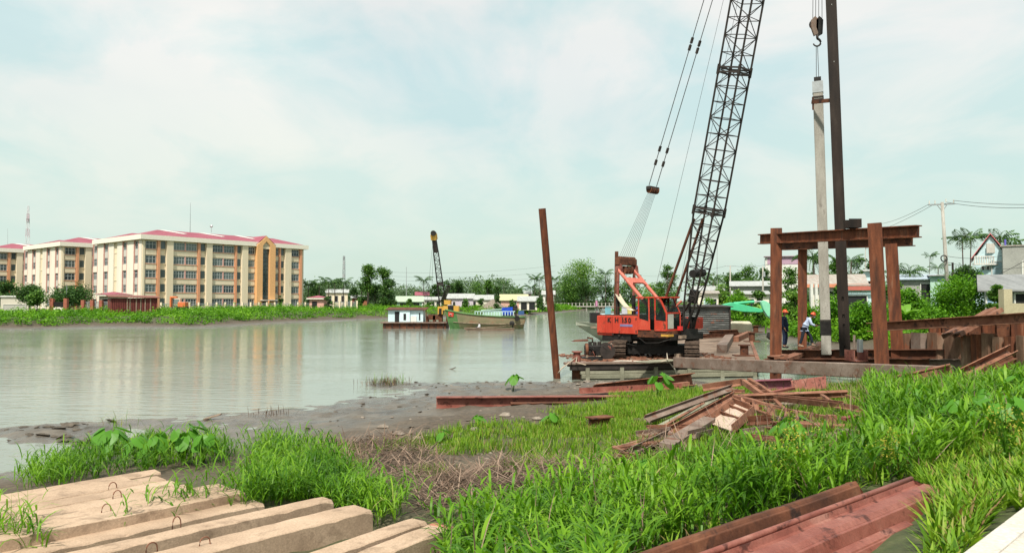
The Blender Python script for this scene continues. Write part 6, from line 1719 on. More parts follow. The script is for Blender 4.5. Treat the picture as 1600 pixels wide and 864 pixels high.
q = MB(); q.path([Vector((5.2, 38.3, DZ + .05)), Vector((5.6, 38.0, DZ + .12)), BA + X * 5.2 - Y * .3 + UP * (DZ + .06), BA + X * 5.45 - Y * .42 + UP * .5, BA + X * 5.6 - Y * .45 + UP * .05], .035, 6); q.build('pale_hose', plain('pale_hose', (.55, .5, .42), .6), None, 'pale hose drooping over the front edge of the barge', 'hose')
q = MB(); q.path([PZ(1010, 560, DZ + .1), PZ(1025, 567, DZ + .05), PZ(1043, 562, DZ + .3), PZ(1042, 552, DZ + .5)], .03, 5); q.build('rope_loop', plain('rope_tan', (.42, .36, .28), .8), None, 'tan rope curling over the grey sheet on the deck', 'rope')

# ================================================================== the red crawler crane
cu, cv = Vector((.7071, -.7071, 0)), Vector((.7071, .7071, 0))
CC = Vector((8.28, 39.5, 0)); CW, CL = 3.9, 4.75
def KP(a, b_, z): return CC + cu * a + cv * b_ + UP * z
KAX = (cu, cv, UP)
cr = thing('crawler_crane', 'red crawler crane marked KH 150 with black lattice boom standing on the barge', 'crane', KP(-1.9, CW / 2, DZ))
def kbox(name, a0, a1, b0, b1, z0, z1, mt, bev=.0, parent=None):
    q = MB(); q.box(KP((a0 + a1) / 2, (b0 + b1) / 2, (z0 + z1) / 2), (a1 - a0, b1 - b0, z1 - z0), KAX); return q.build(name, mt, parent or cr, bevel=bev)
kbox('counterweight', -CL, -3.55, .03, CW - .03, 2.02, 3.15, CRED, .05)
kbox('engine_house', -3.55, -1.85, .03, CW - .03, 2.2, 3.15, CRED, .03)
for i, (a0, a1) in enumerate([(-4.70, -4.10), (-4.09, -3.58), (-3.56, -3.0), (-2.99, -2.45), (-2.44, -1.86)]):
    kbox('side_panel', a0, a1, -.03, .05, 2.16, 3.13, CRED, .012)
for a, z in ((-1.95, 3.0), (-1.95, 2.3)): kbox('hinge', a - .03, a + .03, -.055, -.025, z - .06, z + .06, DARK_STEEL)
kbox('top_deck', -4.6, -1.9, .1, CW - .1, 3.15, 3.2, RUST)
q = MB(); q.plate([KP(-1.86, -.03, 3.15), KP(-1.86, -.03, 2.4), KP(-1.0, -.03, 2.4)], cv * .06); q.build('gusset_panel', CRED, cr)
kbox('revolving_frame', -4.5, .1, .2, CW - .3, 1.85, 2.2, BLACK, .03)
kbox('under_tray', -4.4, -2.4, .08, 1.2, 1.72, 2.1, BLACK)
kbox('cab_base', -1.9, .05, .0, 1.35, 2.0, 2.4, RUST, .02)
kbox('tool_box', -.35, .12, -.02, .5, 2.08, 2.2, YEL)
kbox('step', .15, .35, .9, 1.7, 1.95, 2.12, WOOD)
for i in range(8):
    rr = random.Random(i); a = rr.uniform(-4.2, 0); kbox('bolt_block', a, a + .12, -.02 if i < 4 else .1, .2, 1.9 + rr.uniform(0, .2), 2.05 + rr.uniform(0, .1), DARK_STEEL)
# cab
CT = 4.22
cabp = {'rl': KP(-1.83, 0, 2.4), 'rr': KP(-1.83, 1.3, 2.4)}
def kbar(name, p, q_, w=.075, mt=CRED, h=None):
    q = MB(); q.bar(KP(*p), KP(*q_), w, h or w); return q.build(name, mt, cr)
kbox('cab_roof', -1.95, -.02, -.06, 1.36, CT - .08, CT, CRED, .02)
for b_ in (0.0, 1.3):
    kbar('cab_post', (-1.80, b_, 2.4), (-1.80, b_, CT - .05), .09); kbar('cab_post', (-1.12, b_, 2.4), (-1.12, b_, CT - .05), .10)
    kbar('cab_post', (-.72, b_, 2.4), (-.72, b_, CT - .05), .09); kbar('cab_post', (.0, b_, 2.4), (.0, b_, 3.36), .08)
    kbar('cab_post', (.0, b_, 3.34), (-.42, b_, CT - .05), .07)
    kbar('cab_sill', (-1.8, b_, 3.0), (-1.12, b_, 2.85), .06); kbar('cab_sill', (-.72, b_, 2.42), (.0, b_, 2.42), .09)
kbar('cab_sill', (0, 0, 3.34), (0, 1.3, 3.34), .08); kbar('cab_sill', (0, 0, 2.42), (0, 1.3, 2.42), .1)
def kplate(name, pts, mt, th_=.02):
    q = MB(); P3 = [KP(*p) for p in pts]; n = (P3[1] - P3[0]).cross(P3[2] - P3[0]).normalized() * th_; q.plate(P3, n); return q.build(name, mt, cr)
kplate('cab_side_panel', [(-1.78, -.02, 2.4), (-1.12, -.02, 2.4), (-1.12, -.02, 2.85), (-1.78, -.02, 3.0)], CRED)
kplate('cab_side_panel', [(-.70, -.02, 2.44), (-.02, -.02, 2.44), (-.02, -.02, 2.9), (-.70, -.02, 2.95)], CRED)
kplate('cab_rear_panel', [(-1.82, .05, 2.4), (-1.82, 1.28, 2.4), (-1.82, 1.28, 3.0), (-1.82, .05, 3.0)], DARK_STEEL)
kplate('cab_inner_panel', [(-1.8, 1.32, 2.4), (-.0, 1.32, 2.4), (-.0, 1.32, 2.9), (-1.8, 1.32, 2.9)], DARK_STEEL)
for nm, pts in [('side_window', [(-1.75, -.01, 3.02), (-1.17, -.01, 2.88), (-1.17, -.01, 4.1), (-1.75, -.01, 4.1)]), ('door_window', [(-1.07, -.01, 3.0), (-.77, -.01, 3.0), (-.77, -.01, 4.1), (-1.07, -.01, 4.1)]), ('quarter_window', [(-.67, -.01, 2.97), (-.05, -.01, 2.92), (-.05, -.01, 3.36), (-.40, -.01, 4.1), (-.67, -.01, 4.1)]), ('front_window', [(.02, .05, 2.48), (.02, 1.25, 2.48), (.02, 1.25, 3.3), (.02, .05, 3.3)]), ('windscreen', [(.0, .05, 3.38), (.0, 1.25, 3.38), (-.40, 1.25, 4.1), (-.40, .05, 4.1)])]:
    kplate(nm, pts, CGLASS, .008)
kplate('front_panel', [(.035, .08, 2.50), (.035, .62, 2.50), (.035, .62, 3.28), (.035, .08, 3.28)], plain('milky_pane', (.45, .46, .40), .5), .01)
kbox('red_bucket', .1, .3, .9, 1.12, 2.4, 2.62, plain('bright_red', (.7, .03, .03), .5))
kbox('seat', -1.5, -.95, .4, .95, 2.4, 2.95, BLACK, .05); kbox('seat_back', -1.6, -1.45, .4, .95, 2.9, 3.6, BLACK, .05)
for b_ in (.35, .55, .8): kbar('control_lever', (-.5, b_, 2.4), (-.58, b_, 3.1), .03, DARK_STEEL)
q = MB(); q.tube(KP(-3.0, 2.6, 3.15), KP(-3.0, 2.6, 3.75), .07, 8); q.tube(KP(-3.0, 2.6, 3.75), KP(-3.15, 2.6, 3.95), .06, 8); q.build('exhaust', RUST, cr)
for b_ in (.12, 3.7):
    q = MB()
    for a in (-4.6, -3.3, -2.2): q.tube(KP(a, b_, 3.18), KP(a, b_, 3.62), .018, 5)
    q.tube(KP(-4.6, b_, 3.62), KP(-2.2, b_, 3.62), .018, 5); q.build('handrail', RUST, cr)
q = MB(); q.tube(KP(-1.12, -.08, 2.9), KP(-1.12, -.08, 3.7), .015, 5); q.build('grab_handle', DARK_STEEL, cr)
q = MB(); q.path([KP(-1.7, -.1, 1.95), KP(-1.2, -.2, 1.7), KP(-.4, -.15, 1.75), KP(.2, .1, 1.95)], .025, 5); q.path([KP(-2.9, -.05, 2.0), KP(-2.5, -.15, 1.6), KP(-2.0, .1, 1.5)], .025, 5); q.build('hose', BLACK, cr)
# right side of the machinery
kbox('right_house', -1.1, -.05, 2.75, CW - .05, 2.42, 3.05, CRED, .03)
q = MB(); q.plate([KP(-2.3, 1.5, 3.15), KP(-.7, 1.5, 2.75), KP(-.7, 2.6, 2.75), KP(-2.3, 2.6, 3.15)], UP * .06); q.build('sloping_cover', CRED, cr)
kplate('inner_side_panel', [(-2.3, 1.48, 3.12), (-.7, 1.48, 2.75), (-.7, 1.48, 2.4), (-2.3, 1.48, 2.4)], CRED)
q = MB(); q.tube(KP(-1.0, 1.55, 2.75), KP(-1.0, 2.65, 2.75), .32, 14); q.build('hoist_drum', DARK_STEEL, cr)
q = MB(); q.tube(KP(-1.9, 1.55, 2.85), KP(-1.9, 2.65, 2.85), .32, 14); q.build('hoist_drum', DARK_STEEL, cr)
kbox('front_frame', -.2, .35, 1.4, 2.6, 1.9, 2.45, BLACK)
# undercarriage
ctr = KP(-1.9, CW / 2, 0)
q = MB(); q.tube(ctr + UP * 1.5, ctr + UP * 1.86, 1.15, 24); q.build('turntable', BLACK, cr)
ta = Vector((.25, .97, 0)).normalized(); tg = Vector((ta.y, -ta.x, 0))
q = MB(); q.box(ctr + UP * 1.28, (3.2, 2.0, .5), (tg, ta, UP)); q.build('car_body', BLACK, cr)
TRK = surf('track_shoe', [(0.3, (0.045, 0.032, 0.024)), (0.7, (0.15, 0.105, 0.08))], 5, 5, .85, .3, 30)
for s in (-1, 1):
    tc_ = ctr + tg * (s * 1.95)
    L2, Rr, Wt = 1.95, .44, .76
    fr = MB(); fr.box(tc_ + UP * (DZ + Rr + .02), (.36, 3.6, .46), (tg, ta, UP)); tf = fr.build('track_frame', BLACK, cr)
    n = 46; per = 2 * 2 * L2 + 2 * math.pi * Rr
    bm_ = MB()
    for i in range(n):
        sdist = per * i / n
        if sdist < 2 * L2: y, z, ang = -L2 + sdist, Rr, 0
        elif sdist < 2 * L2 + math.pi * Rr: a_ = (sdist - 2 * L2) / Rr; y, z, ang = L2 + Rr * math.sin(a_), Rr * math.cos(a_), a_
        elif sdist < 4 * L2 + math.pi * Rr: y, z, ang = L2 - (sdist - 2 * L2 - math.pi * Rr), -Rr, math.pi
        else: a_ = (sdist - 4 * L2 - math.pi * Rr) / Rr; y, z, ang = -L2 - Rr * math.sin(a_), -Rr * math.cos(a_), math.pi + a_
        tn = ta * math.cos(ang) - UP * math.sin(ang); no = ta * math.sin(ang) + UP * math.cos(ang)
        c = tc_ + ta * y + UP * (DZ + Rr + .06 + z)
        sh_ = MB(); sh_.box(c, (Wt, .165, .05), (tg, tn, no)); sh_.box(c + no * .035 + tn * .05, (Wt, .025, .04), (tg, tn, no)); sh_.box(c + no * .035 - tn * .05, (Wt, .025, .04), (tg, tn, no))
        sh_.build('track_shoe', TRK, tf)
    for y in (-L2, L2):
        q = MB(); q.tube(tc_ + ta * y + UP * (DZ + Rr + .06) - tg * .2, tc_ + ta * y + UP * (DZ + Rr + .06) + tg * .2, Rr - .06, 16); q.build('drive_wheel', DARK_STEEL, tf)
    for i in range(6):
        y = -1.5 + i * .6; q = MB(); q.tube(tc_ + ta * y + UP * (DZ + .2) - tg * .22, tc_ + ta * y + UP * (DZ + .2) + tg * .22, .14, 10); q.build('roller', DARK_STEEL, tf)
# gantry
GZ_ = 5.8
for b_ in (.7, 2.26):
    q = MB(); q.tube(KP(-3.7, b_, GZ_), KP(-.9, b_ + .05, 2.9), .10, 10); q.build('gantry_leg', CPINK, cr)
    q = MB(); q.tube(KP(-3.7, b_, GZ_), KP(-3.75, b_, 4.3), .085, 8); q.build('gantry_back_leg', RUST_PINK, cr)
    q = MB(); q.tube(KP(-3.75, b_, 4.32), KP(-3.75, b_, 3.15), .12, 8); q.build('gantry_back_leg', BLACK, cr)
    q = MB(); q.plate([KP(-3.95, b_ - .04, GZ_ - .15), KP(-3.4, b_ - .04, GZ_ - .15), KP(-3.45, b_ - .04, GZ_ + .25), KP(-3.8, b_ - .04, GZ_ + .55)], cv * .08); q.build('head_plate', RUST_PINK, cr)
q = MB(); q.tube(KP(-3.7, .6, GZ_), KP(-3.7, 2.36, GZ_), .07, 8); q.build('head_shaft', RUST_PINK, cr)
for i in range(3):
    b_ = 1.2 + i * .3; q = MB(); q.tube(KP(-3.7, b_, GZ_), KP(-3.7, b_ + .12, GZ_), .24, 14); q.build('head_sheave', RUST, cr)
q = MB(); q.box(KP(-3.72, 1.48, GZ_ + .47), (.34, 1.75, .38), KAX); q.build('head_beam', RUST, cr, bevel=.03)
for i in range(9):
    b_ = .75 + i * .18; q = MB(); q.tube(KP(-3.72, b_, GZ_ + .66), KP(-3.72, b_ + .1, GZ_ + .66), .13, 10); q.build('head_pulley', RUST, cr)
m0, m1 = KP(-3.2, .72, 5.28), KP(-3.2, 2.26, 5.28)
q = MB(); q.plate([m0, m1, KP(-2.75, 2.26, 4.82), KP(-2.95, 2.0, 5.0), KP(-2.95, 1.0, 5.0), KP(-2.75, .72, 4.82)], (.04, -.04, .06)); q.build('gantry_brace', CPINK, cr)
# boom
FT = KP(.15, CW / 2 - .1, 2.4)
TIP = PD(1262, -520, 33.5)
BLEN = (TIP - FT).length
bd = (TIP - FT).normalized()
def BP(s): return FT + bd * s
JA, JB_ = BP(6.6), BP(13.9)
def seg(name, a, b_, w0, w1, n):
    q = MB(); box_lattice(q, a, b_, w0, w1, n, .055, tuple(cu), .42); return q.build(name, DARK_STEEL, cr)
seg('boom_base', BP(1.2), JA, .62, 1.17, 7)
seg('boom_section', JA, JB_, 1.17, 1.17, 9)
seg('boom_section', JB_, BP(22.5), 1.17, 1.17, 10)
seg('boom_section', BP(22.5), BP(BLEN - 1), 1.17, .6, 9)
for c in (JA, JB_, BP(22.5)):
    d_, s_, u_ = frame_of(bd, tuple(cu))
    q = MB()
    for off in (-.12, .12):
        for sa in (-1, 1):
            q.bar(c + bd * off + s_ * sa * .6 - u_ * .6, c + bd * off + s_ * sa * .6 + u_ * .6, .08, .08); q.bar(c + bd * off + u_ * sa * .6 - s_ * .6, c + bd * off + u_ * sa * .6 + s_ * .6, .08, .08)
    for sa in (-1, 1):
        for sb in (-1, 1): q.tube(c - bd * .25 + s_ * sa * .59 + u_ * sb * .59, c + bd * .25 + s_ * sa * .59 + u_ * sb * .59, .085, 6)
    q.build('boom_joint', DARK_STEEL, cr)
d_, s_, u_ = frame_of(bd, tuple(cu))
for sa in (-1, 1):
    q = MB()
    for sb in (-1, 1): q.tube(FT + s_ * sa * .42, BP(1.25) + s_ * sa * .31 + u_ * sb * .31, .075, 7)
    q.plate([FT + s_ * sa * .42 - u_ * .15 - bd * .18, FT + s_ * sa * .42 + u_ * .15 - bd * .18, BP(.7) + s_ * sa * .38 + u_ * .2, BP(.7) + s_ * sa * .38 - u_ * .2], s_ * .06); q.build('boom_foot', BLACK, cr)
q = MB(); q.box(BP(1.9) , (.36, .40, .7), (s_, u_, bd)); q.build('boom_winch', BLACK, cr)
q = MB(); q.tube(BP(3.2) - s_ * .55, BP(3.2) + s_ * .55, .22, 12); q.build('guide_drum', BLACK, cr)
for sa in (-1, 1):
    q = MB(); q.tube(KP(-1.35, CW / 2 - .1 + sa * .55, 3.1), BP(6.1) + s_ * sa * .45 - u_ * .55, .075, 8); q.build('backstop', RUST, cr)
    q = MB(); q.tube(KP(-1.0, CW / 2 - .1 + sa * .9, 2.9), KP(.1, CW / 2 - .1 + sa * .5, 4.0), .06, 8); q.build('brace_rod', CPINK if sa < 0 else DARK_STEEL, cr)
q = MB(); q.tube(TIP - s_ * .4, TIP + s_ * .4, .35, 12); q.build('tip_sheave', DARK_STEEL, cr)
# boom hoist ropes, equaliser, pendants
EQ = PD(1020, 295, 40.4)
q = MB()
for i in range(8):
    q.tube(KP(-3.72, .8 + i * .2, GZ_ + .7), EQ + cv * ((i - 3.5) * .095) - UP * .1, .009, 4, caps=False)
q.build('hoist_rope', ROPE, cr)
q = MB(); q.box(EQ, (.28, .95, .22), KAX); q.build('equaliser', DARK_STEEL, cr, bevel=.05)
for i in range(5):
    q = MB(); c = EQ + cv * ((i - 2) * .17) - UP * .1; q.tube(c - cv * .04, c + cv * .04, .18, 10); q.build('equaliser_sheave', RUST, cr)
for sa, e0, e1 in ((-1, (1012, 289), (1108, 0)), (1, (1029, 289), (1123, 0))):
    a = EQ + cv * (sa * .36) + UP * .15; b_ = TIP + s_ * .4 * sa
    q = MB(); q.tube(a, b_, .022, 5); q.build('pendant', ROPE, cr)
    for f in (.045, .075, .29, .305):
        c = a.lerp(b_, f); q = MB(); q.tube(c, a.lerp(b_, f + .012), .075, 6); q.build('pendant_socket', DARK_STEEL, cr)
q = MB(); q.tube(PD(1025, 447, 41.5), TIP - u_ * .3, .012, 4); q.tube(KP(-1.0, 2.2, 3.0), TIP - u_ * .1, .012, 4); q.build('whip_rope', ROPE, cr)
# lettering on the side
def text_obj(body, size, p, xdir, ydir, mt, parent, name='lettering', extr=.004):
    cu_ = bpy.data.curves.new(name, 'FONT'); cu_.body = body; cu_.size = size; cu_.extrude = extr; cu_.offset = .012
    tmp = bpy.data.objects.new('tmp_text', cu_); COL.objects.link(tmp)
    me = bpy.data.meshes.new_from_object(tmp.evaluated_get(bpy.context.evaluated_depsgraph_get()))
    bpy.data.objects.remove(tmp)
    me.materials.clear(); me.materials.append(mt); me.name = name
    o = bpy.data.objects.new(name, me); COL.objects.link(o); o.parent = parent
    zd = xdir.cross(ydir)
    M = Matrix((xdir, ydir, zd)).transposed().to_4x4(); M.translation = p - wloc(parent)
    o.matrix_local = M
    return o
for ch, a in (('K', -3.93), ('H', -3.42), ('1', -2.95), ('5', -2.74), ('0', -2.48)):
    text_obj(ch, .38, KP(a, -.045, 2.78), cu, UP, BLACK, cr, 'lettering')
q = MB(); q.box(KP(-2.62, -.036, 2.62), (.85, .012, .13), KAX); q.build('worn_blue_mark', plain('faded_blue', (.20, .17, .33), .6, .4), cr)
q = MB()
hp = [KP(-3.72, .65, 4.35), KP(-3.2, .5, 3.75), KP(-2.6, .3, 3.5), KP(-1.85, .25, 3.5)]
vs = []; 
for i in range(13):
    f = i / 12; p = hp[0].lerp(hp[3], f) - UP * (.42 * math.sin(math.pi * f) ** .8); vs += [p - cv * .25 + UP * .06, p, p + cv * .25 + UP * .06]
q.add(vs, [(3 * i + k, 3 * i + k + 1, 3 * i + 4 + k, 3 * i + 3 + k) for i in range(12) for k in range(2)], True)
q.build('hammock', plain('hammock_cloth', (.55, .48, .36), .9), None, 'cream hammock slung between the gantry leg and the crane cab', 'hammock')

# ================================================================== piles, mast, hook
q = MB(); q.tube(PZ(871, 600, -.3), PD(847, 326, 37.0), .185, 14); q.build('mooring_pile', RUST_POST, None, 'tall leaning rusty tube pile at the left corner of the barge', 'pile', None, None, 0)
q = MB(); p = PD(960, 497, 46.5); q.hbeam(Vector((p.x, 46.5, -.4)), PD(963.5, 393, 46.5), .2, .2, .03, (0, 1, 0)); q.build('mooring_pile', RUST, None, 'upright rusty steel pile just left of the crane gantry', 'pile')
q = MB(); q.path([PZ(872, 583, .5), PZ(878, 575, .75), Vector((3.35, 38.1, DZ + .3))], .03, 5); q.path([Vector((3.35, 38.0, DZ + .35)), PZ(900, 566, DZ + .1), PZ(915, 570, DZ + .1)], .03, 5); q.build('mooring_rope', plain('mooring_rope_tan', (.40, .32, .24), .9), None, 'rope tied from the leaning pile to the corner bollard', 'rope')
dP = 33.0
pt, pbm = PD(1277.5, 131, dP), PD(1291.5, 554, dP)
FCP = tuple(Vector((pbm.x, pbm.y, 0)).normalized())
cp = thing('concrete_pile', 'square grey concrete pile hanging upright from the crane hook inside the frame', 'pile', pbm)
q = MB(); q.bar(pbm, pt, .42, .42, up=FCP); q.build('shaft', CONC_GREY, cp, bevel=.035)
pdir = (pt - pbm).normalized()
q = MB(); q.bar(pt - pdir * .45, pt + pdir * .06, .455, .455, up=FCP); q.build('top_band', STEEL, cp)
q = MB(); q.bar(pt + pdir * .06, pt + pdir * .27, .3, .3, up=FCP); q.build('pile_head', BLACK, cp)
a_ = PD(1286, 523, dP); b_ = PD(1285.5, 502, dP); 
f0 = (pbm - PD(1290, 523, dP)).length; q = MB(); q.bar(pbm + pdir * f0, pbm + pdir * (f0 + .6), .455, .455, up=FCP); q.build('black_band', BLACK, cp)
q = MB(); q.bar(pbm + pdir * (f0 + .62), pbm + pdir * (f0 + .68), .47, .47, up=FCP); q.build('steel_collar', DARK_STEEL, cp)
for k_ in (.62, .74): q = MB(); q.bar(pt - pdir * k_, pt - pdir * (k_ + .06), .47, .47, up=FCP); q.build('wire_lashing', DARK_STEEL, cp)
dM = 31.5
ma, mb_ = PD(1320.5, 556, dM), PD(1296, -60, dM)
ms_ = thing('steel_mast', 'tall dark steel leader mast with punched holes leaning slightly left', 'mast', ma)
mdir = (mb_ - ma).normalized(); mtop = ma + mdir * ((mb_ - ma).length + 3)
_, mS, mU = frame_of(mdir, tuple(Vector((ma.x + .6, ma.y, 0)).normalized()))
def ladder_web(seglist):
    pass
MWd = .43
SECL = (mtop - ma).length
holes = [.35, 1.30, 1.95, 2.42, 3.1] 
lo = 4.2
# lower punched part: flange strips with rungs between the square holes
for sgn in (-1, 1):
    q = MB(); q.bar(ma + mS * sgn * (MWd / 2 - .085), ma + mdir * lo + mS * sgn * (MWd / 2 - .085), .17, .05, up=tuple(mU)); q.build('flange_strip', MAST_STEEL, ms_)
ys = [0, .25, .45, 1.22, 1.36, 1.62, 1.78, 2.34, 2.52, lo]
for i in range(0, len(ys) - 1, 2):
    q = MB(); q.bar(ma + mdir * ys[i], ma + mdir * ys[i + 1], MWd - .34 + .01, .047, up=tuple(mU)); q.build('web_piece', MAST_STEEL, ms_)
q = MB(); q.bar(ma + mdir * lo, mtop, MWd, .05, up=tuple(mU)); q.build('front_flange', MAST_STEEL, ms_)
q = MB(); q.bar(ma + mU * .22 , mtop + mU * .22, .05, .40, up=tuple(mU)); q.build('web', MAST_STEEL, ms_)
q = MB(); q.bar(ma + mU * .44, mtop + mU * .44, MWd, .05, up=tuple(mU)); q.build('back_flange', MAST_STEEL, ms_)
for py in (8, 97): 
    p = PD(1301 + py * .04, py, dM) - Vector((0, .035, 0)); q = MB(); q.tube(p, p + Vector((0, .02, 0)), .07, 10); q.build('painted_hole', plain('sky_tone_disc', (.7, .75, .7), .6), ms_)  # pale discs painted as bright sky showing through round holes
br0, br1 = PD(1269, 160, dP - .3), PD(1300, 157, dM + .2)
q = MB(); q.bar(br0, br1, .10, .16); q.bar(PD(1270, 152, dP - .35), PD(1270.5, 172, dP - .35), .06, .06); q.build('pile_clamp', RUST, ms_)
# hook block
hp_ = PD(1277, 40, dP)
hb = thing('hook_block', 'rusty twin sheave hook block with dark hook hanging above the concrete pile', 'hook', hp_)
for sx, mt in ((-.10, RUST_GREY), (.10, BLACK)):
    c = hp_ + Vector((sx, 0, 0)); q = MB(); q.plate([c + Vector((-.17, -.04, .25)), c + Vector((0, -.04, .42)), c + Vector((.17, -.04, .25)), c + Vector((.13, -.04, -.4)), c + Vector((-.05, -.04, -.5)), c + Vector((-.18, -.04, -.1))], (0, .12, 0)); q.build('cheek_plate', mt, hb, bevel=.02)
q = MB(); q.tube(hp_ + Vector((-.05, .12, .1)), hp_ + Vector((-.05, .22, .1)), .24, 14); q.build('sheave', DARK_STEEL, hb)
hk = hp_ + Vector((-.03, 0, -.52)); pts = [hk + Vector((.02, 0, .1)), hk + Vector((.03, 0, -.08))] + [hk + Vector((.0 + .17 * math.sin(a) + .0, 0, -.27 - .17 * -math.cos(a))) for a in np.linspace(.2, 4.4, 11)]
q = MB(); q.path(pts, .06, 7, .03); q.build('hook', DARK_STEEL, hb)
q = MB()
for dx in (-.2, -.07, .07, .22): q.tube(hp_ + Vector((dx, 0, .3)), TIP + Vector((.5 + dx * .6, 0, -.3)), .014, 4, caps=False)
q.build('fall_rope', ROPE, hb)
q = MB(); hb2 = hk + Vector((0, 0, -.4)); q.tube(hb2 + Vector((-.03, 0, 0)), pt + pdir * .25 + Vector((-.05, 0, 0)), .014, 4); q.tube(hb2 + Vector((.03, 0, 0)), pt + pdir * .25 + Vector((.06, 0, 0)), .014, 4); q.build('sling_rope', ROPE, hb)

# ================================================================== piling frame
pfm = thing('piling_frame', 'rusty steel portal frame of four H posts and top beams around the pile', 'frame', PZ(1290, 560, .5))
for (t_, b2, d_, w) in [((1213, 357), (1212, 612), 32.0, .47), ((1366.5, 349), (1379, 585), 26.5, .46), ((1254, 388), (1253.5, 565), 37.0, .42), ((1392.5, 381), (1403, 560), 31.0, .46)]:
    a, b_ = PD(*b2, d_), PD(*t_, d_); q = MB(); q.hbeam(a, b_, w, .36, .035, tuple(Vector((a.x, a.y * .9, 0)).normalized())); q.build('post', RUST_POST, pfm)
fb0, fb1 = PD(1188, 374, 32.9), PD(1436, 361.5, 26.0)
q = MB(); q.hbeam(fb0, fb1, .32, .44, .04); q.build('top_beam', RUST_POST, pfm)
rb0, rb1 = PD(1222, 385, 38.0), PD(1426, 377, 30.3)
q = MB(); q.hbeam(rb0, rb1, .32, .40, .04); q.build('top_beam', RUST, pfm)
p = PD(1332, 350.5, 28.4); q = MB(); q.channel(p + Vector((-.24, 0, -.15)), p + Vector((.24, 0, -.15)), .5, .34, .03); q.box(p + Vector((0, .2, 0)), (.46, .05, .3)); q.build('bracket', MAST_STEEL, pfm)
for k, (a, b_, w, h, mt, lab) in enumerate([(PD(1196, 566, 33.3), PD(1452, 567, 28.6), .34, .34, RUST, 'low rusty wale beam running in front of the feet of the frame'), (PD(1222, 553.5, 34.6), PD(1500, 553.5, 29.2), .36, .42, RUST, 'rusty wale beam behind the concrete pile on which the workers stand'), (PD(1440, 571, 29.2), PD(1501, 571, 28.4), .3, .5, RUST_GREY, 'short grey steel beam below the wale at the sheet piles')]):
    q = MB(); q.hbeam(a, b_, w, h, .03); q.build('wale_beam', mt, None, lab, 'steel beam', 'wale beams of the piling frame')
for nm, a, b_, w, h, lab in [('channel_plank', PD(1222, 560, 31.4), PD(1262, 546, 35.2), .42, .16, 'rusty channel laid as a plank between the wales by the workers'), ('channel_plank', PD(1204, 556.5, 31.6), PD(1226, 553, 31.8), .5, .12, 'short rusty plank at the foot of the left front post'),
                               ('channel_plank', PD(1262, 545, 35.8), PD(1286, 534, 37.5), .36, .2, 'slanting reddish plank behind the worker in light blue')]:
    q = MB(); q.channel(a, b_, w, h, .03, (0, 0, -1)); q.build(nm, RUST_SCRAP, None, lab, 'steel plank')
bx = PD(1339, 548, 29.3)
th = thing('jack_box', 'pinkish steel bracket box with small winch standing on the wale', 'bracket', bx + UP * -.45)
q = MB(); q.channel(bx + Vector((0, -.35, -.4)), bx + Vector((0, .5, -.4)), .55, .42, .03); q.build('channel', RUST_PINK, th)
q = MB(); q.box(bx + Vector((.12, 0, .2)), (.16, .2, .5)); q.build('jack', STEEL, th); q = MB(); q.tube(bx + Vector((-.1, 0, .1)), bx + Vector((-.1, 0, .62)), .05, 8); q.build('rod', RUST_GREY, th)
for px, py, d_, dx in ((1202, 549, 33.6, .0), ):
    pass
# sheet pile wall: U piles turned in and out, each one a part
def u_section(w, dpt, t_, flip=1):
    a = w / 2; b_ = w * .27
    o = [(-a, 0), (-b_ - .03, dpt * flip), (b_ + .03, dpt * flip), (a, 0)]
    i = [(a - .02, t_ * flip * -1), (b_ + .01, (dpt - t_) * flip), (-b_ - .01, (dpt - t_) * flip), (-a + .02, -t_ * flip)]
    return o + i
sw = thing('sheet_pile_wall', 'long wall of rusty interlocking sheet piles at the right edge of the pit', 'sheet piling', PD(1500, 580, 28))
ztop = 2.86
def sheet_row(p0, p1, n, zt, mt_seq, zb=.3, dpt=.22):
    p0, p1 = V(p0), V(p1); dr = (p1 - p0); w = dr.length / n; dr.normalize()
    for i in range(n):
        c = p0 + dr * (w * (i + .5)); s = 1 if i % 2 == 0 else -1
        nrm = Vector((dr.y, -dr.x, 0))
        if nrm.y > 0: nrm = -nrm
        c = c + nrm * (.0 if s > 0 else .0)
        sec = [(-w / 2, -.11), (-w * .30, .11), (w * .30, .11), (w / 2, -.11), (w / 2 - .01, -.13), (w * .27, .085), (-w * .27, .085), (-w / 2 + .01, -.13)]
        q = MB(); a = Vector((c.x, c.y, zb)); b_ = Vector((c.x, c.y, zt + (.05 * ((i * 7) % 3 - 1))))
        q.extrude(sec, a, b_, tuple(nrm)); q.build('sheet_pile', mt_seq[i % len(mt_seq)], sw)
        q = MB(); e = p0 + dr * (w * i) - nrm * .12; q.tube(Vector((e.x, e.y, zb)), Vector((e.x, e.y, zt)), .045, 6); q.build('interlock', RUST, sw)
sheet_row(PD(1398, 518, 32.4), PD(1502, 518, 28.6), 4, 2.66, [RUST_PILE, RUST_GREY, RUST_PILE])
sheet_row(PD(1502, 518, 27.6), PD(1650, 518, 23.0), 8, 2.80, [RUST_PILE, RUST_POST, RUST_PILE])
sheet_row(PD(1450, 500, 34), PD(1600, 500, 31), 7, 3.10, [RUST_POST, RUST], .3)
lb = [('long_beam', PD(1361, 511, 30.6), PD(1660, 493.5, 23.6), .5, .36, RUST_SCRAP, 'h', 'long rusty H beam laid along the top of the sheet piles')]
for nm, a, b_, w, h, mt, kd, lab in lb:
    q = MB(); q.hbeam(a, b_, w, h, .03); q.build('steel_beam', mt, None, lab, 'steel beam')
for k, (a, b_, w, h, lab) in enumerate([(PD(1478, 521, 27.8), PD(1548, 481, 29.5), .40, .18, 'left of the two rusty channels leaning up across the long beam'), (PD(1493, 521, 27.2), PD(1560, 482, 28.8), .30, .16, 'right of the two rusty channels leaning up across the long beam')]):
    q = MB(); q.channel(a, b_, w, h, .025, (0, -.3, -1)); q.build('steel_channel', RUST_SCRAP, None, lab, 'steel channel')
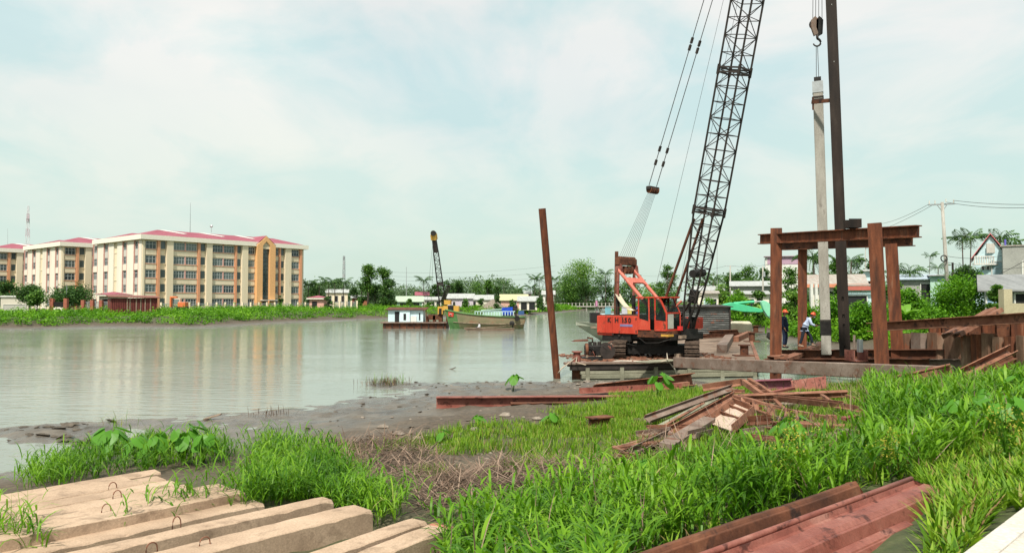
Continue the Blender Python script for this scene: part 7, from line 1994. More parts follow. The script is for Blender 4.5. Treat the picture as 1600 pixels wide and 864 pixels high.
# long grey beam from the bank onto the barge
q = MB(); a, b_ = PD(1056, 566, 37.5), PD(1484, 585, 23.5); q.bar(a, b_, .34, .52); q.build('grey_girder', RUST_GREY, None, 'long grey box girder reaching from the barge to the right bank', 'girder', bevel=.03)

# ------------------------------------------------------------------ boats and sheds behind the crane
STEELB = surf('grey_green_boat', [(0.3, (0.20, 0.24, 0.19)), (0.55, (0.34, 0.36, 0.29)), (0.8, (0.42, 0.40, 0.32))], .7, 6, .7, .1, 15, (1, 1, 1), (.25, .15, .10), 1.2, (.58, .7))
d = 74.0
sb = thing('steel_boat', 'pale grey green steel boat moored behind the crane', 'boat', (PD(960, 525, d).x, d, 0))
hull(sb, PD(900, 505, d).x, PD(1090, 505, d).x, d, PD(800, 502.5, d).z, PD(800, 508, d).z, PD(800, 506, d).z, 4.2, STEELB, bowrake=3.2, draft=.4)
q = MB(); a, b_ = PD(905, 507, d), PD(1085, 509, d); q.bar((a.x + 1, d, a.z - .25), (b_.x, d, b_.z - .2), 3.2, .1); q.build('deck', WOOD, sb)
q = MB(); p = PD(929, 497, d); q.box((p.x, d, p.z), (.9, 1.2, 1.1)); q.build('drum_box', BLACK, None, 'black box standing on the foredeck of the grey green boat', 'box')
q = MB(); p = PD(960, 500, d - 1); q.box((p.x + 1.5, d, p.z), (5.5, 2.2, 1.2)); q.build('cabin', BLUEW, sb)
for px, c_, lab in ((985, (.5, .42, .12), 'yellow'), (976, (.45, .45, .5), 'grey'), (993, (.10, .12, .30), 'navy'), (950, (.14, .34, .40), 'teal')):
    p = PD(px, 485, d - 1.5); q = MB(); q.box((p.x, d - 1.4, p.z), (.55, .08, .8)); q.build('hanging_cloth', plain(lab + '_cloth', c_, .9), None, lab + ' cloth hung out on the boat behind the crane engine house', 'cloth')
# corrugated shed at the back of the barge
CORR = surf('corrugated_grey', [(0.3, (0.05, 0.052, 0.05)), (0.5, (0.125, 0.13, 0.125)), (0.75, (0.26, 0.26, 0.25))], .8, 6, .5, .0, 15, (1, 1, .6), (.28, .11, .07), .5, (.62, .66))
d = 66.0
x0, x1 = PD(1058, 490, d).x, PD(1142, 490, d).x; zt = PD(800, 480, d).z
tsd = thing('tin_shed', 'low grey corrugated tin shed at the far end of the crane barge', 'shed', ((x0 + x1) / 2, d, DZ))
q = MB(); q.box(((x0 + x1) / 2, d + 1.6, (zt + DZ) / 2), (x1 - x0, 3.0, zt - DZ - .04)); q.build('wall_core', CORR, tsd)
for i in range(14):
    z = DZ + .1 + (zt - DZ - .15) * i / 13
    q = MB(); q.tube((x0 + .02, d + .08, z), (x1 - .02, d + .08, z), .055, 6); q.build('corrugation', CORR, tsd)
q = MB(); q.plate([(x0 - .2, d - .25, zt + .02), (x1 + .15, d - .25, zt + .0), (x1 + .15, d + 3.3, zt + .14), (x0 - .2, d + 3.3, zt + .14)], (0, 0, .07)); q.build('roof', DARK_STEEL, tsd)
q = MB(); q.bar((x1 - .1, d - .05, DZ), (x1 - .1, d - .05, zt), .12, .12); q.build('corner_post', DARK_STEEL, tsd)
# green excavator with its boom reaching right
GRN = plain('digger_green', (.065, .46, .23), .45, .1)
GRND = plain('digger_green_pale', (.22, .58, .38), .45, .1)
d = 72.0
ex_ = thing('excavator', 'bright green excavator behind the tin shed with its arm reaching right', 'excavator', (PD(1098, 500, d).x, d, DZ))
def ebox(nm, p0, p1, y0, y1, mt):
    a, b_ = PD(p0[0], p1[1], d), PD(p1[0], p0[1], d); q = MB(); q.box(((a.x + b_.x) / 2, (y0 + y1) / 2, (a.z + b_.z) / 2), (b_.x - a.x, y1 - y0, b_.z - a.z)); return q.build(nm, mt, ex_, bevel=.05)
ebox('house', (1070, 488), (1108, 502), d - 1, d + 1.3, GRN); ebox('cab', (1092, 481), (1112, 502), d + .0, d + 1.2, GRND); ebox('undercarriage', (1072, 504), (1112, 518), d - 1.2, d + 1.4, BLACK)
def polyplate(nm, pts, y, thk, mt, bev=.04):
    P3 = [PD(px, py, d) for px, py in pts]; P3 = [Vector((p.x, y, p.z)) for p in P3]
    q = MB(); q.plate(P3, (0, thk, 0)); return q.build(nm, mt, ex_, bevel=bev)
polyplate('boom', [(1103, 490), (1128, 476), (1142, 472.5), (1160, 476), (1190, 483), (1192, 487), (1186, 488), (1160, 487), (1143, 484), (1125, 487), (1110, 498)], d - .3, .6, GRN)
polyplate('arm', [(1186, 471), (1192, 469.5), (1199, 473), (1208, 487), (1210, 498), (1208, 520), (1203, 520), (1203, 498), (1196, 494), (1191, 485)], d - .5, .5, GRND)
for a, b_, r_, mt in (((1146, 474), (1178, 471.5), .13, GRN), ((1176, 471.6), (1189, 470.8), .07, STEEL)):
    q = MB(); A, B2 = PD(*a, d), PD(*b_, d); q.tube((A.x, d - .1, A.z), (B2.x, d - .1, B2.z), r_, 8); q.build('cylinder', mt, ex_)
q = MB(); A = PD(1190, 485, d); q.path([(A.x, d - .55, A.z), (A.x + .4, d - .6, A.z - .6), (A.x + .9, d - .6, A.z - .5), (A.x + 1.2, d - .6, A.z + .1)], .035, 5); q.build('hose', BLACK, ex_)
polyplate('bucket', [(1200, 519), (1212, 519), (1214, 528), (1206, 533), (1198, 527)], d - .6, .8, DARK_STEEL)
# small orange digger before the long block
d = 150.0
od = thing('digger', 'small orange and red digger parked before the long block on the far bank', 'digger', PD(282, 483, d))
OR2 = plain('digger_orange', (.62, .16, .05), .5)
for nm, p0, p1, mt in (('house', (280, 472), (292, 480), OR2), ('cab', (273, 466), (283, 477), plain('cab_pale', (.55, .42, .33), .5)), ('undercarriage', (277, 479), (293, 485), BLACK), ('boom', (266, 463), (269, 480), OR2), ('arm', (268, 463), (277, 466), OR2)):
    a, b_ = PD(p0[0], p1[1], d), PD(p1[0], p0[1], d); q = MB(); q.box(((a.x + b_.x) / 2, d, (a.z + b_.z) / 2), (b_.x - a.x, 1.6 if nm in ('house', 'undercarriage') else .8, b_.z - a.z)); q.build(nm, mt, od, bevel=.1)
q = MB(); a, b_ = PD(273.5, 475, d), PD(281, 467.5, d); q.box(((a.x + b_.x) / 2, d - .42, (a.z + b_.z) / 2), (b_.x - a.x, .05, b_.z - a.z)); q.build('window', GLASS, od)
# ================================================================== concrete piles stacked at the lower left
def loop_(parent, p, along, h=.075, w=.085):
    q = MB(); q.path([p - along * w / 2 - UP * .05] + [p + along * (-math.cos(a) * w / 2) + UP * (math.sin(a) ** .7 * h) for a in np.linspace(0.05, math.pi - .05, 9)] + [p + along * w / 2 - UP * .05], .0075, 6)
    q.build('lifting_loop', RUST_SCRAP, parent)
def cpile(label, a, b_, w, h, loops=(), ext=1.5, red_end=False, bev=.018, cm=.012):
    a, b_ = V(a), V(b_); d_ = (b_ - a).normalized(); a = a - d_ * ext
    th = thing('precast_pile', label, 'concrete pile', b_ - UP * h, 'precast concrete piles lying at the water edge')
    rr = random.Random(len(label) * 7 + int(w * 1000)); sd2 = Vector((d_.y, -d_.x, 0)).normalized(); rings = []
    L_ = (b_ - a).length; ns = int(L_ / .14)
    for j in range(ns + 1):
        c = a + d_ * (L_ * j / ns); ch = [max(.006, rr.gauss(cm, .004)) + (rr.uniform(.008, .028) if rr.random() < .05 else 0) for _ in range(4)]
        if j == ns: ch = [x + .018 for x in ch]
        hw, jz = w / 2, rr.gauss(0, .0015)
        rings.append([c + sd2 * x + UP * (z + jz) for x, z in ((-hw, -h), (hw, -h), (hw, -ch[1]), (hw - ch[1], 0), (hw * .33, rr.gauss(0, .0015)), (-hw * .33, rr.gauss(0, .0015)), (-hw + ch[2], 0), (-hw, -ch[2]))])
    q = MB(); q.hull(rings); q.build('shaft', CONC, th)
    if red_end:
        q = MB(); q.bar(b_ - UP * h / 2 - d_ * .13, b_ - UP * h / 2 + d_ * .012, w + .012, h + .012); q.build('end_collar', surf('red_stained_concrete', [(.3, (.30, .10, .065)), (.55, (.42, .19, .13)), (.75, (.5, .36, .27))], 5, 6, .8, .3, 50), th, bevel=.03)
    for f in loops:
        loop_(th, a.lerp(b_, f), d_)
    return th
ZT = 1.28
tl, tr_ = PZ(-20, 777, ZT), PZ(377, 728, ZT)
bl, br_ = PZ(20, 842.5, ZT), PZ(383, 768.5, ZT)
names = ['farthest pile of the wide slab row, its back edge in the weeds', 'second pile of the wide slab row counted from the water', 'middle pile of the wide slab row', 'fourth pile of the wide slab row counted from the water', 'front pile of the wide slab row, its side showing a reddish edge']
# positions along the row where the three hooks stand
hk = [None, PZ(176, 764, ZT), PZ(183, 777, ZT), PZ(166, 799, ZT), None]
names = ['farthest pile of the wide slab row, its back edge deep in the weeds', 'second pile of the wide slab row counted from the water', 'third pile of the wide slab row counted from the water', 'fourth pile of the wide slab row counted from the water', 'fifth pile of the wide slab row counted from the water', 'front pile of the wide slab row, its side showing a reddish edge']
_rd = (br_ - bl).normalized(); _rn = Vector((-_rd.y, _rd.x, 0)).normalized()
for i in range(6):
    off = _rn * (.385 * (5.5 - i)) ; e = br_ + off + _rd * (-.14 * (5 - i) + .10 * ((i * 5) % 3 - 1)); st = bl + off
    th = cpile(names[i], st + UP * (.008 * ((i * 3) % 4 - 1.5)), e + UP * (.008 * ((i * 2) % 3 - 1)), .3845, .36, ext=2.6, cm=.006)
    if 1 < i < 5: loop_(th, hk[i - 1], _rd, .10, .11)
cpile('low weathered pile half buried in weeds behind the wide slab row', PZ(-30, 790, ZT - .2) + Vector((0, .5, 0)), PZ(246, 735, ZT - .16), .36, .34, ext=2)
_nf = Vector((.74, -.67, 0)) * .17
cpile('sunken pile lying against the front edge of the wide slab row, slightly lower', bl + _nf - UP * .12, br_ + _nf * 1.05 + (br_ - bl).normalized() * .1 - UP * .12, .37, .34, ext=2)
p5a, p5b = PZ(118, 866, ZT - .03), PZ(512, 778, ZT - .03)
t5 = cpile('single pile between the wide slab row and the near pair, one loop standing on it', p5a, p5b, .30, .36, ext=2, bev=.022)
loop_(t5, PZ(276, 822, ZT - .03), (p5b - p5a).normalized(), .12, .10)
p6a, p6b = PZ(262, 868, ZT), PZ(566, 792, ZT)
t6 = cpile('long near pile with a dark shaded side and chipped right end', p6a, p6b, .46, .40, ext=2.2, red_end=False, bev=.025)
for pt_ in (PZ(237, 860, ZT), PZ(320, 851, ZT)): loop_(t6, pt_, (p6b - p6a).normalized(), .09, .12)
q = MB(); e = p6b; d_ = (p6b - p6a).normalized(); q.bar(e - UP * .2 + d_ * .003, e - UP * .2 + d_ * .06, .30, .30, s2=.8); q.build('broken_end', surf('red_chipped_end', [(.3, (.27, .085, .05)), (.7, (.42, .2, .13))], 7, 5, .8, .4, 40), t6, bevel=.02)
cpile('narrow pile lying behind the nearest one, its top running to a square end', PZ(470, 876, ZT - .01), PZ(655, 811.5, ZT - .01), .29, .36, ext=2, bev=.02)
cpile('nearest pile at the bottom edge with a red stained rounded end', PZ(560, 872, ZT - .01), PZ(694, 819, ZT - .01), .33, .36, ext=1.6, red_end=True, bev=.03)

# ================================================================== sheet piles at the lower right
ST = Vector((.777, .63, 0)).normalized(); SNn = Vector((ST.y, -ST.x, 0))
def spile(label, e, L_, prof, mt, d_=None, k=1.0):
    """prof: outline (toward the viewer, up) of the rolled section, extruded along the pile"""
    d_ = d_ or ST; e = V(e)
    th = thing('sheet_pile', label, 'sheet pile', e, 'rusty sheet piles lying in the roadside grass')
    n_ = Vector((d_.y, -d_.x, 0))
    pts = [(x * k, z * k) for x, z in prof]
    t_ = .022
    inner = []
    for i in range(len(pts)):
        a_ = V((*pts[max(0, i - 1)], 0)); c_ = V((*pts[min(len(pts) - 1, i + 1)], 0)); dd = (c_ - a_).normalized(); inner.append((pts[i][0] + dd.y * -t_ * -1 * -1, pts[i][1] - dd.x * t_))
    ring = pts + inner[::-1]
    n = len(ring)
    rr = random.Random(len(label))
    secs = []
    for j in range(9):
        f = j / 8; c = e - d_ * (L_ * (1 - f)) + UP * rr.uniform(-.008, .008)
        secs.append([c + n_ * x + UP * z for x, z in ring])
    q = MB()
    vs = [p for s_ in secs for p in s_]
    q.add(vs, [(j * n + i, j * n + (i + 1) % n, (j + 1) * n + (i + 1) % n, (j + 1) * n + i) for j in range(8) for i in range(n)] + [tuple(range(n)), tuple(range(8 * n, 9 * n))])
    q.build('trough', mt, th, bevel=.007)
    for x, z in (pts[0], pts[-1]):
        q = MB(); q.path([e - d_ * (L_ * (1 - f)) + n_ * x + UP * (z + .004) for f in (0, .25, .5, .75, 1.0)], .026 * k, 8); q.build('interlock', mt, th)
    return th, n_
ST = Vector((.768, .640, 0)).normalized(); SNn = Vector((ST.y, -ST.x, 0))
PRA = [(-.22, .40), (-.19, .345), (-.15, .335), (-.10, .368), (.0, .36), (.04, .33), (.13, .06), (.165, .03), (.21, .06)]
E = PZ(1424, 745, 2.22); E = Vector((E.x, E.y, 1.80)) + SNn * .22
t1, n1_ = spile('long reddish sheet pile with a ridged top and rusty open right end', E, 5.5, PRA, RUST_PINK, None, 1.0)
q = MB(); c = E - ST * .5 + UP * .34 - SNn * .04; q.tube(c, c + ST * .26 + SNn * .10, .014, 6); q.tube(c - ST * .06 - SNn * .02, c + ST * .05 + SNn * .02, .024, 6); q.build('loose_rod', RUST, t1)
q = MB(); c = E - ST * .10 + UP * .19 + SNn * .092; q.tube(c, c + SNn * .012 + UP * .006, .022, 10); q.build('bolt_hole', BLACK, t1)
PRB = [(-.20, .10), (-.12, .30), (-.02, .335), (.0, .31), (.05, .12), (.2, .05)]
EB = PZ(1340, 763, 2.05); spile('dark rusty sheet pile lying behind the long reddish one', Vector((EB.x, EB.y, 1.78)), 4.8, PRB, RUST)
PRC = [(-.16, .02), (-.06, .05), (.0, .16), (.05, .20), (.10, .14), (.20, .03), (.24, .05)]
EC = PZ(1398, 797, 1.93); spile('reddish sheet pile partly hidden below the front of the long one', Vector((EC.x, EC.y, 1.80)) - ST * .05, 4.6, PRC, RUST_PINK)
PRD = [(-.20, .06), (-.12, .18), (-.05, .235), (.02, .22), (.10, .06), (.22, .03), (.30, .07)]
ED_ = PZ(1424, 826, 1.97); spile('short reddish sheet pile with a broad flared end nearest the pavement', Vector((ED_.x, ED_.y, 1.80)), 4.2, PRD, RUST_PINK)
a = E - ST * 2.0 + UP * .12 + SNn * .26
q = MB(); q.bar(a - ST * .62, a, .17, .13, tuple(UP)); q.build('steel_offcut', RUST_PINK, None, 'short square steel offcut lying on the long reddish sheet pile', 'steel offcut', None, None, .01)

# ================================================================== steel lying on the shore and the scrap heap
def hb_(label, a, b_, w, h, mt, name='steel_beam', up=(0, 0, 1), t_=.022, group=None, cat='steel beam', kind='h', bev=0.0):
    q = MB()
    if kind == 'h': q.hbeam(a, b_, w, h, t_, up)
    elif kind == 'c': q.channel(a, b_, w, h, t_, up)
    elif kind == 'a': q.angle(a, b_, w, h, t_, up)
    else: q.bar(a, b_, w, h, up)
    return q.build(name, mt, None, label, cat, group, None, bev)
SH = 'steel lying on the muddy shore'
hb_('long red H beam lying level on the mud, nearest the water', PD(682, 628.5, 26.3), PD(1062, 626, 26.3), .36, .40, RUST_PINK, group=SH, t_=.03)
hb_('pale edged beam lying beside and below the long red H beam', PD(798, 634, 25.7), PD(1010, 632, 25.9), .34, .22, RUST, group=SH, t_=.03)
hb_('reddish channel rising to the right in front of the barge', PD(928, 612, 29.5), PD(1081, 594, 30.5), .5, .42, RUST_SCRAP, group=SH, kind='c', up=(0, -1, .25), t_=.03)
hb_('dark red angle lying behind the long red H beam', PD(905, 614, 28.6), PD(1066, 606, 28.8), .3, .2, RUST_PINK, group=SH, kind='a')
hb_('short rusty offcut resting on the rising channel', PD(1044, 603, 29.3), PD(1076, 599, 29.4), .3, .14, RUST_SCRAP, group=SH, kind='b')
hb_('purple topped H beam behind the scrap heap', PD(1180, 603, 25.2), PD(1238, 601, 24.6), .34, .40, surf('purple_primer', [(.3, (.20, .06, .085)), (.7, (.31, .11, .14))], 2, 6, .6, .2, 40), group=SH, t_=.03)
q = MB(); q.plate([PD(1236, 596, 24.4), PD(1291, 589, 23.6), PD(1291, 607, 23.4), PD(1240, 611, 24.2)], (0, .05, .03)); q.build('steel_plate', RUST_PINK, None, 'reddish steel plate leaning against the end of the purple topped beam', 'steel plate', SH)
q = MB(); p = PD(920, 660, 19.2); q.hbeam(p, p + Vector((.6, .35, .0)), .36, .26, .03); q.build('steel_beam', RUST, None, 'short dark H beam stub sticking out of the grass at the centre', 'steel beam', SH)
hb_('pale grey slab edge half buried in grass left of the scrap heap', PD(1002, 662, 19.3), PD(1035, 658, 19.8), .5, .22, RUST_GREY, kind='b', group=SH)
def LP(px, py, d):                       # on that line of sight, no lower than just above the ground
    p = PD(px, py, d)
    for _ in range(30):
        if p.z > g1(p.x, p.y) + .10: break
        d *= .988; p = PD(px, py, d)
    return p
SC = 'pieces of the rusty scrap heap'
scrap = [
 ('long grey brown beam at the upper left edge of the scrap heap', (1010, 657, 18.4), (1146, 607.5, 21.4), .22, .10, RUST_GREY, 'c'),
 ('thin rusty strip lying on the upper left side of the scrap heap', (1000, 687, 16.6), (1100, 630, 20), .07, .05, RUST_SCRAP, 'b'),
 ('long pale board sloping down the left side of the scrap heap', (1010, 678, 17.1), (1118, 622, 20.6), .20, .03, TIMBER, 'b'),
 ('reddish beam reaching lowest at the left foot of the scrap heap', (966, 707, 15.4), (1027, 684, 16.4), .20, .16, RUST_SCRAP, 'h'),
 ('rusty girder on the left foot of the heap beside the lowest beam', (986, 711, 15.2), (1046, 682, 16.6), .18, .14, RUST_GREY, 'c'),
 ('orange brown channel with two holes crossing the left of the heap', (1026, 689, 16.6), (1150, 620, 20.2), .22, .12, RUST_SCRAP, 'c'),
 ('orange flat bar lying over the holed channel', (1056, 668, 17.7), (1140, 627, 19.6), .20, .035, RUST_SCRAP, 'b'),
 ('dark rusty bar ending in a hook on the left of the heap', (1053, 670, 17.3), (1110, 652, 17.9), .05, .05, RUST, 'b'),
 ('heavy grey box section at the foot of the heap', (1040, 703, 15.9), (1108, 660, 17.6), .28, .26, RUST_GREY, 'b'),
 ('top channel running left from the peak of the heap', (1098, 608, 21.8), (1160, 599, 21.6), .18, .16, RUST_SCRAP, 'a'),
 ('red bar leaning right from the middle of the heap', (1190, 616, 20.8), (1241, 606, 21.2), .09, .07, RUST_PINK, 'b'),
 ('long straight I beam across the top right of the heap', (1150, 621, 20.4), (1324, 614.5, 20.2), .16, .15, RUST_SCRAP, 'h'),
 ('long channel below the straight I beam at the right', (1214, 625, 20.0), (1316, 637, 18.8), .16, .14, RUST_SCRAP, 'c'),
 ('bar sloping down right at the far right of the heap', (1322, 618, 20.0), (1352, 627, 19.4), .08, .07, RUST_SCRAP, 'b'),
 ('angle at the lower right end of the heap by the grass', (1310, 636, 18.8), (1352, 644, 18.4), .14, .12, RUST_SCRAP, 'a'),
 ('short brace leaning between the two long right hand beams', (1284, 617, 19.9), (1306, 632, 19.0), .09, .06, RUST_SCRAP, 'b'),
 ('short brace near the middle of the long right hand beams', (1210, 624, 19.9), (1226, 640, 18.9), .10, .06, RUST_SCRAP, 'b'),
 ('thick rusty member under the crossing of the heap', (1140, 622, 20.6), (1180, 632, 19.6), .26, .22, RUST_SCRAP, 'h'),
 ('dark angle with upright lug below the middle of the heap', (1170, 660, 17.5), (1207, 658, 17.6), .22, .16, RUST, 'a'),
 ('square channel offcut open to the viewer below the middle of the heap', (1205, 673, 16.9), (1246, 673, 16.9), .22, .16, RUST_SCRAP, 'c'),
 ('pale bar ending in a square block at the lower right of the heap', (1262, 684, 16.4), (1327, 682, 16.5), .12, .14, RUST_GREY, 'b'),
 ('short bar left of the pale bar in the grass', (1228, 650, 18.2), (1262, 654, 18.0), .10, .06, RUST, 'b'),
 ('rusty piece at the left tip of the heap half sunk in grass', (968, 716, 15.0), (1000, 722, 14.7), .16, .12, RUST_SCRAP, 'c'),
 ('reddish plank above the left slope of the heap', (1088, 622, 20.8), (1128, 618, 20.9), .14, .06, RUST_PINK, 'b'),
 ('narrow strip under the top channel at the peak of the heap', (1120, 614, 21.2), (1164, 612, 21.0), .10, .08, RUST_SCRAP, 'a')]
for lab, p0, p1, w, h, mt, kd in scrap:
    hb_(lab, LP(*p0), LP(*p1), w, h, mt, 'scrap_steel', (0, -.25, 1) if kd != 'c' else (0, -.7, .7), .02, SC, 'scrap steel', kd)
rr = random.Random(12)
for i, (px, py, where) in enumerate([(1000, 694, 'lying lowest on the left foot of the heap'), (1020, 676, 'under the long pale board on the left slope'), (1046, 668, 'between the pale board and the holed channel'), (1068, 650, 'across the middle of the left slope'), (1088, 640, 'beneath the thin rusty strip on the left slope'), (1094, 680, 'at the foot of the heap right of the heavy box section'), (1118, 640, 'just left of the pale faced plate box'), (1170, 640, 'behind the pale faced plate box'), (1196, 630, 'below the foot of the ladder shaped frame'),
        (1240, 632, 'under the long straight I beam near its middle'), (1268, 628, 'between the I beam and the long channel'), (1300, 622, 'near the right tip of the straight I beam'), (1275, 664, 'before the end of the slotted arm'), (1190, 672, 'in the grass below the dark angle'), (1228, 690, 'in the grass before the square channel offcut'), (1330, 652, 'at the far right edge of the heap'), (1290, 700, 'in the grass below the square block')]):
    d0 = 3.05 * 1150 / (py - 470) * .965; p = LP(px, py, d0); a_ = rr.uniform(-.4, 1.1); l = rr.uniform(.5, 1.6); v_ = Vector((math.cos(a_), math.sin(a_), rr.uniform(-.08, .12))) * l / 2
    hb_(['thin', 'short', 'narrow'][i % 3] + ' rusty offcut ' + where, p - v_, p + v_, rr.uniform(.08, .2), rr.uniform(.04, .13), [RUST_SCRAP, RUST_GREY, RUST_SCRAP, RUST_PINK][i % 4], 'scrap_offcut', (0, -.2, 1), .015, 'loose offcuts of the scrap heap', 'scrap steel', 'bac'[i % 3])
# ladder-like frame at the peak, box plate, slotted truss arm
th = thing('ladder_frame', 'rusty ladder shaped frame leaning at the peak of the scrap heap', 'scrap steel', LP(1160, 600, 21.4), SC)
A0, A1, B0, B1 = LP(1160, 595, 21.5), LP(1190, 617, 20.4), LP(1170, 594, 21.8), LP(1206, 616, 20.7)
for a, b_ in ((A0, A1), (B0, B1)): q = MB(); q.bar(a, b_, .12, .14); q.build('side_rail', RUST_SCRAP, th)
for f in (.08, .45, .8): q = MB(); q.bar(A0.lerp(A1, f), B0.lerp(B1, f), .10, .08); q.build('rung', RUST_SCRAP, th)
th = thing('plate_box', 'pale faced steel plate box with ribs tilted in the scrap heap', 'scrap steel', LP(1145, 660, 17.8), SC)
Q = [LP(1107, 662, 17.6), LP(1149, 632, 18.8), LP(1180, 645, 18.2), LP(1147, 676, 17.0)]
nq = (Q[1] - Q[0]).cross(Q[3] - Q[0]).normalized(); nq = nq if nq.z > 0 else -nq
q = MB(); q.plate(Q, nq * .03); q.build('plate', surf('pale_plate', [(.3, (.42, .31, .24)), (.7, (.56, .44, .36))], 3, 6, .75, .2, 40), th)
for a, b_ in ((Q[0], Q[1]), (Q[1], Q[2]), (Q[3], Q[2])): q = MB(); q.bar(a + nq * .09, b_ + nq * .09, .03, .18, tuple(nq)); q.build('rim', RUST_SCRAP, th)
for f in (.35, .7): q = MB(); q.bar(Q[0].lerp(Q[1], f + .1) + nq * .06, Q[3].lerp(Q[2], f + .1) + nq * .06, .025, .10, tuple(nq)); q.build('rib', RUST_SCRAP, th)
th = thing('slotted_arm', 'long rusty arm with rectangular slots lying across the scrap heap', 'scrap steel', LP(1220, 640, 18.8), SC)
ra = [LP(1147, 619, 19.6), LP(1180, 627, 19.0), LP(1232, 641, 18.4), LP(1298, 653, 17.9)]
rb = [LP(1150, 633, 19.4), LP(1180, 641, 18.7), LP(1230, 658, 17.9), LP(1298, 664, 17.7)]
for seq in (ra, rb):
    for a, b_ in zip(seq[:-1], seq[1:]): q = MB(); q.bar(a, b_, .12, .07); q.build('chord', RUST_SCRAP, th)
for k in range(3):
    for f in (0.02, .5, .98) if k < 2 else (.25, .6, .98):
        a, b_ = ra[k].lerp(ra[k + 1], f), rb[k].lerp(rb[k + 1], f); q = MB(); q.bar(a, b_, .13 if f != .5 else .2, .05, (0, -1, .3)); q.build('web_plate', RUST_SCRAP, th)
q = MB(); q.plate([ra[0], ra[0].lerp(ra[1], .75), rb[0].lerp(rb[1], .75), rb[0]], (0, .03, .01)); q.build('solid_panel', RUST_SCRAP, th)
q = MB(); p = LP(1299, 659, 17.75); q.box(p, (.18, .16, .3)); q.build('end_block', RUST_SCRAP, th)
q = MB(); p = LP(1321, 681, 16.4); q.box(p, (.22, .22, .24)); q.build('steel_block', RUST_GREY, None, 'square rusty block on the end of the pale bar in the grass', 'scrap steel', SC)
q = MB(); p = LP(1236, 657, 17.9)
for i in range(7): q.bar(p + Vector((-.3 + i * .1, 0, .0)), p + Vector((-.26 + i * .1, .1, .05)), .05, .07)
q.bar(p + Vector((-.35, .05, -.04)), p + Vector((.4, .05, -.04)), .1, .03); q.build('chain_link_strip', BLACK, None, 'black toothed strip lying under the slotted arm', 'scrap steel', SC)
# right: H beam end and the beam rising to the sheet piles
hb_('rusty H beam with dark open end rising from the grass at the right', PD(1372, 601, 23.0), PD(1487, 576, 22.0), .34, .30, RUST_SCRAP, group=SH, t_=.03)
hb_('rusty channel lying along the rising H beam at the right', PD(1398, 604, 22.2), PD(1468, 586, 21.8), .3, .16, RUST_SCRAP, group=SH, kind='c')
th = thing('bracket_foot', 'dark bolted steel bracket under the open end of the rising H beam', 'bracket', PD(1481, 600, 21.8), SH)
for dx in (-.12, .0, .12): q = MB(); p = PD(1480, 588, 21.8) + Vector((dx, 0, 0)); q.bar(p, p + Vector((.04, -.1, -.45)), .07, .07); q.build('leg', RUST, th)
q = MB(); q.box(PD(1480, 586, 21.8), (.5, .3, .1)); q.build('plate', RUST, th)
hb_('reddish beam leaning up against the sheet pile wall at the right', PD(1500, 590, 22.5), PD(1578, 552, 23.2), .30, .28, RUST_SCRAP, group=SH, kind='c', up=(0, -.7, .7), t_=.03)
hb_('thin angle lying below the leaning reddish beam', PD(1520, 588, 22.0), PD(1582, 560, 22.6), .16, .10, RUST, group=SH, kind='a')

# ================================================================== plants one can tell apart
BROAD = leaf_mat('broad_leaf', [(0.0, (0.045, 0.16, 0.018)), (0.5, (0.085, 0.24, 0.025)), (1.0, (0.14, 0.32, 0.04))], .35, .35)
def taro_mesh():
    vs, fs = [], []
    n = 12
    out = []
    for i in range(n):
        a = 2 * math.pi * i / n
        r_ = .5 * (1 + .18 * math.cos(a)) * (1.0 if abs(a - math.pi) > .3 else .35)
        x, y = .12 + r_ * math.cos(a) * 1.15, r_ * math.sin(a) * .80
        out.append((x, y, -.22 * abs(y) - .30 * max(0, x) ** 2))
    vs = [(0, 0, .02)] + out
    for i in range(n): fs.append((0, 1 + i, 1 + (i + 1) % n))
    me = bpy.data.meshes.new('leaf'); me.from_pydata(vs, [], fs); me.materials.append(BROAD); me.update(); return me
TARO = taro_mesh()
def taro(label, p, H, nl, sz, seed, cat='plant', name='taro_plant', group=None):
    rr = random.Random(seed)
    th = thing(name, label, cat, p, group)
    for i in range(nl):
        a = i * 2.4 + rr.uniform(-.4, .4); h = H * rr.uniform(.6, 1.05); rd = H * rr.uniform(.15, .45)
        tip = Vector((math.cos(a) * rd, math.sin(a) * rd, h))
        q = MB(); q.path([V(p), V(p) + Vector((tip.x * .35, tip.y * .35, h * .6)), V(p) + tip], .010, 5, .006); q.build('stalk', BROAD, th)
        f = bpy.data.objects.new('leaf', TARO); COL.objects.link(f); f.parent = th; f.location = tip
        f.rotation_euler = (rr.uniform(-.3, .3), rr.uniform(.25, .9), a + rr.uniform(-.4, .4)); s_ = sz * rr.uniform(.7, 1.15); f.scale = (s_, s_, s_)
    return th
TG = 'broad leaved plants among the weeds'
for k, (px, py, H, nl, sz, lab) in enumerate([(172, 722, .75, 9, .42, 'tall taro plant at the left end of the weeds behind the slab row'), (212, 726, .60, 9, .34, 'taro plant with hanging leaves, second from the left behind the slab row'), (243, 727, .60, 9, .36, 'taro plant in the middle of the weeds behind the slab row'),
        (288, 722, .80, 12, .36, 'tallest leafy plant behind the right end of the slab row'), (318, 724, .6, 9, .32, 'leafy plant just right of the tallest one behind the slab row'),
        (505, 747, .42, 4, .26, 'pale round leaf plant at the right edge of the big grass clump'), (802, 612, .7, 5, .45, 'single bright plant on the mud behind the long red beam'), (690, 690, .3, 4, .24, 'small heart leaved plant on the mud left of the grass'),
        (1030, 628, .9, 6, .42, 'bright leafy stem standing before the rising channel'), (745, 664, .3, 4, .28, 'little leafy sprout between mud and low grass'), (862, 664, .35, 5, .3, 'round leaved sprout at the edge of the low grass')]):
    p = PG(px, py); taro(lab, p, H, nl, sz, k, group=TG)
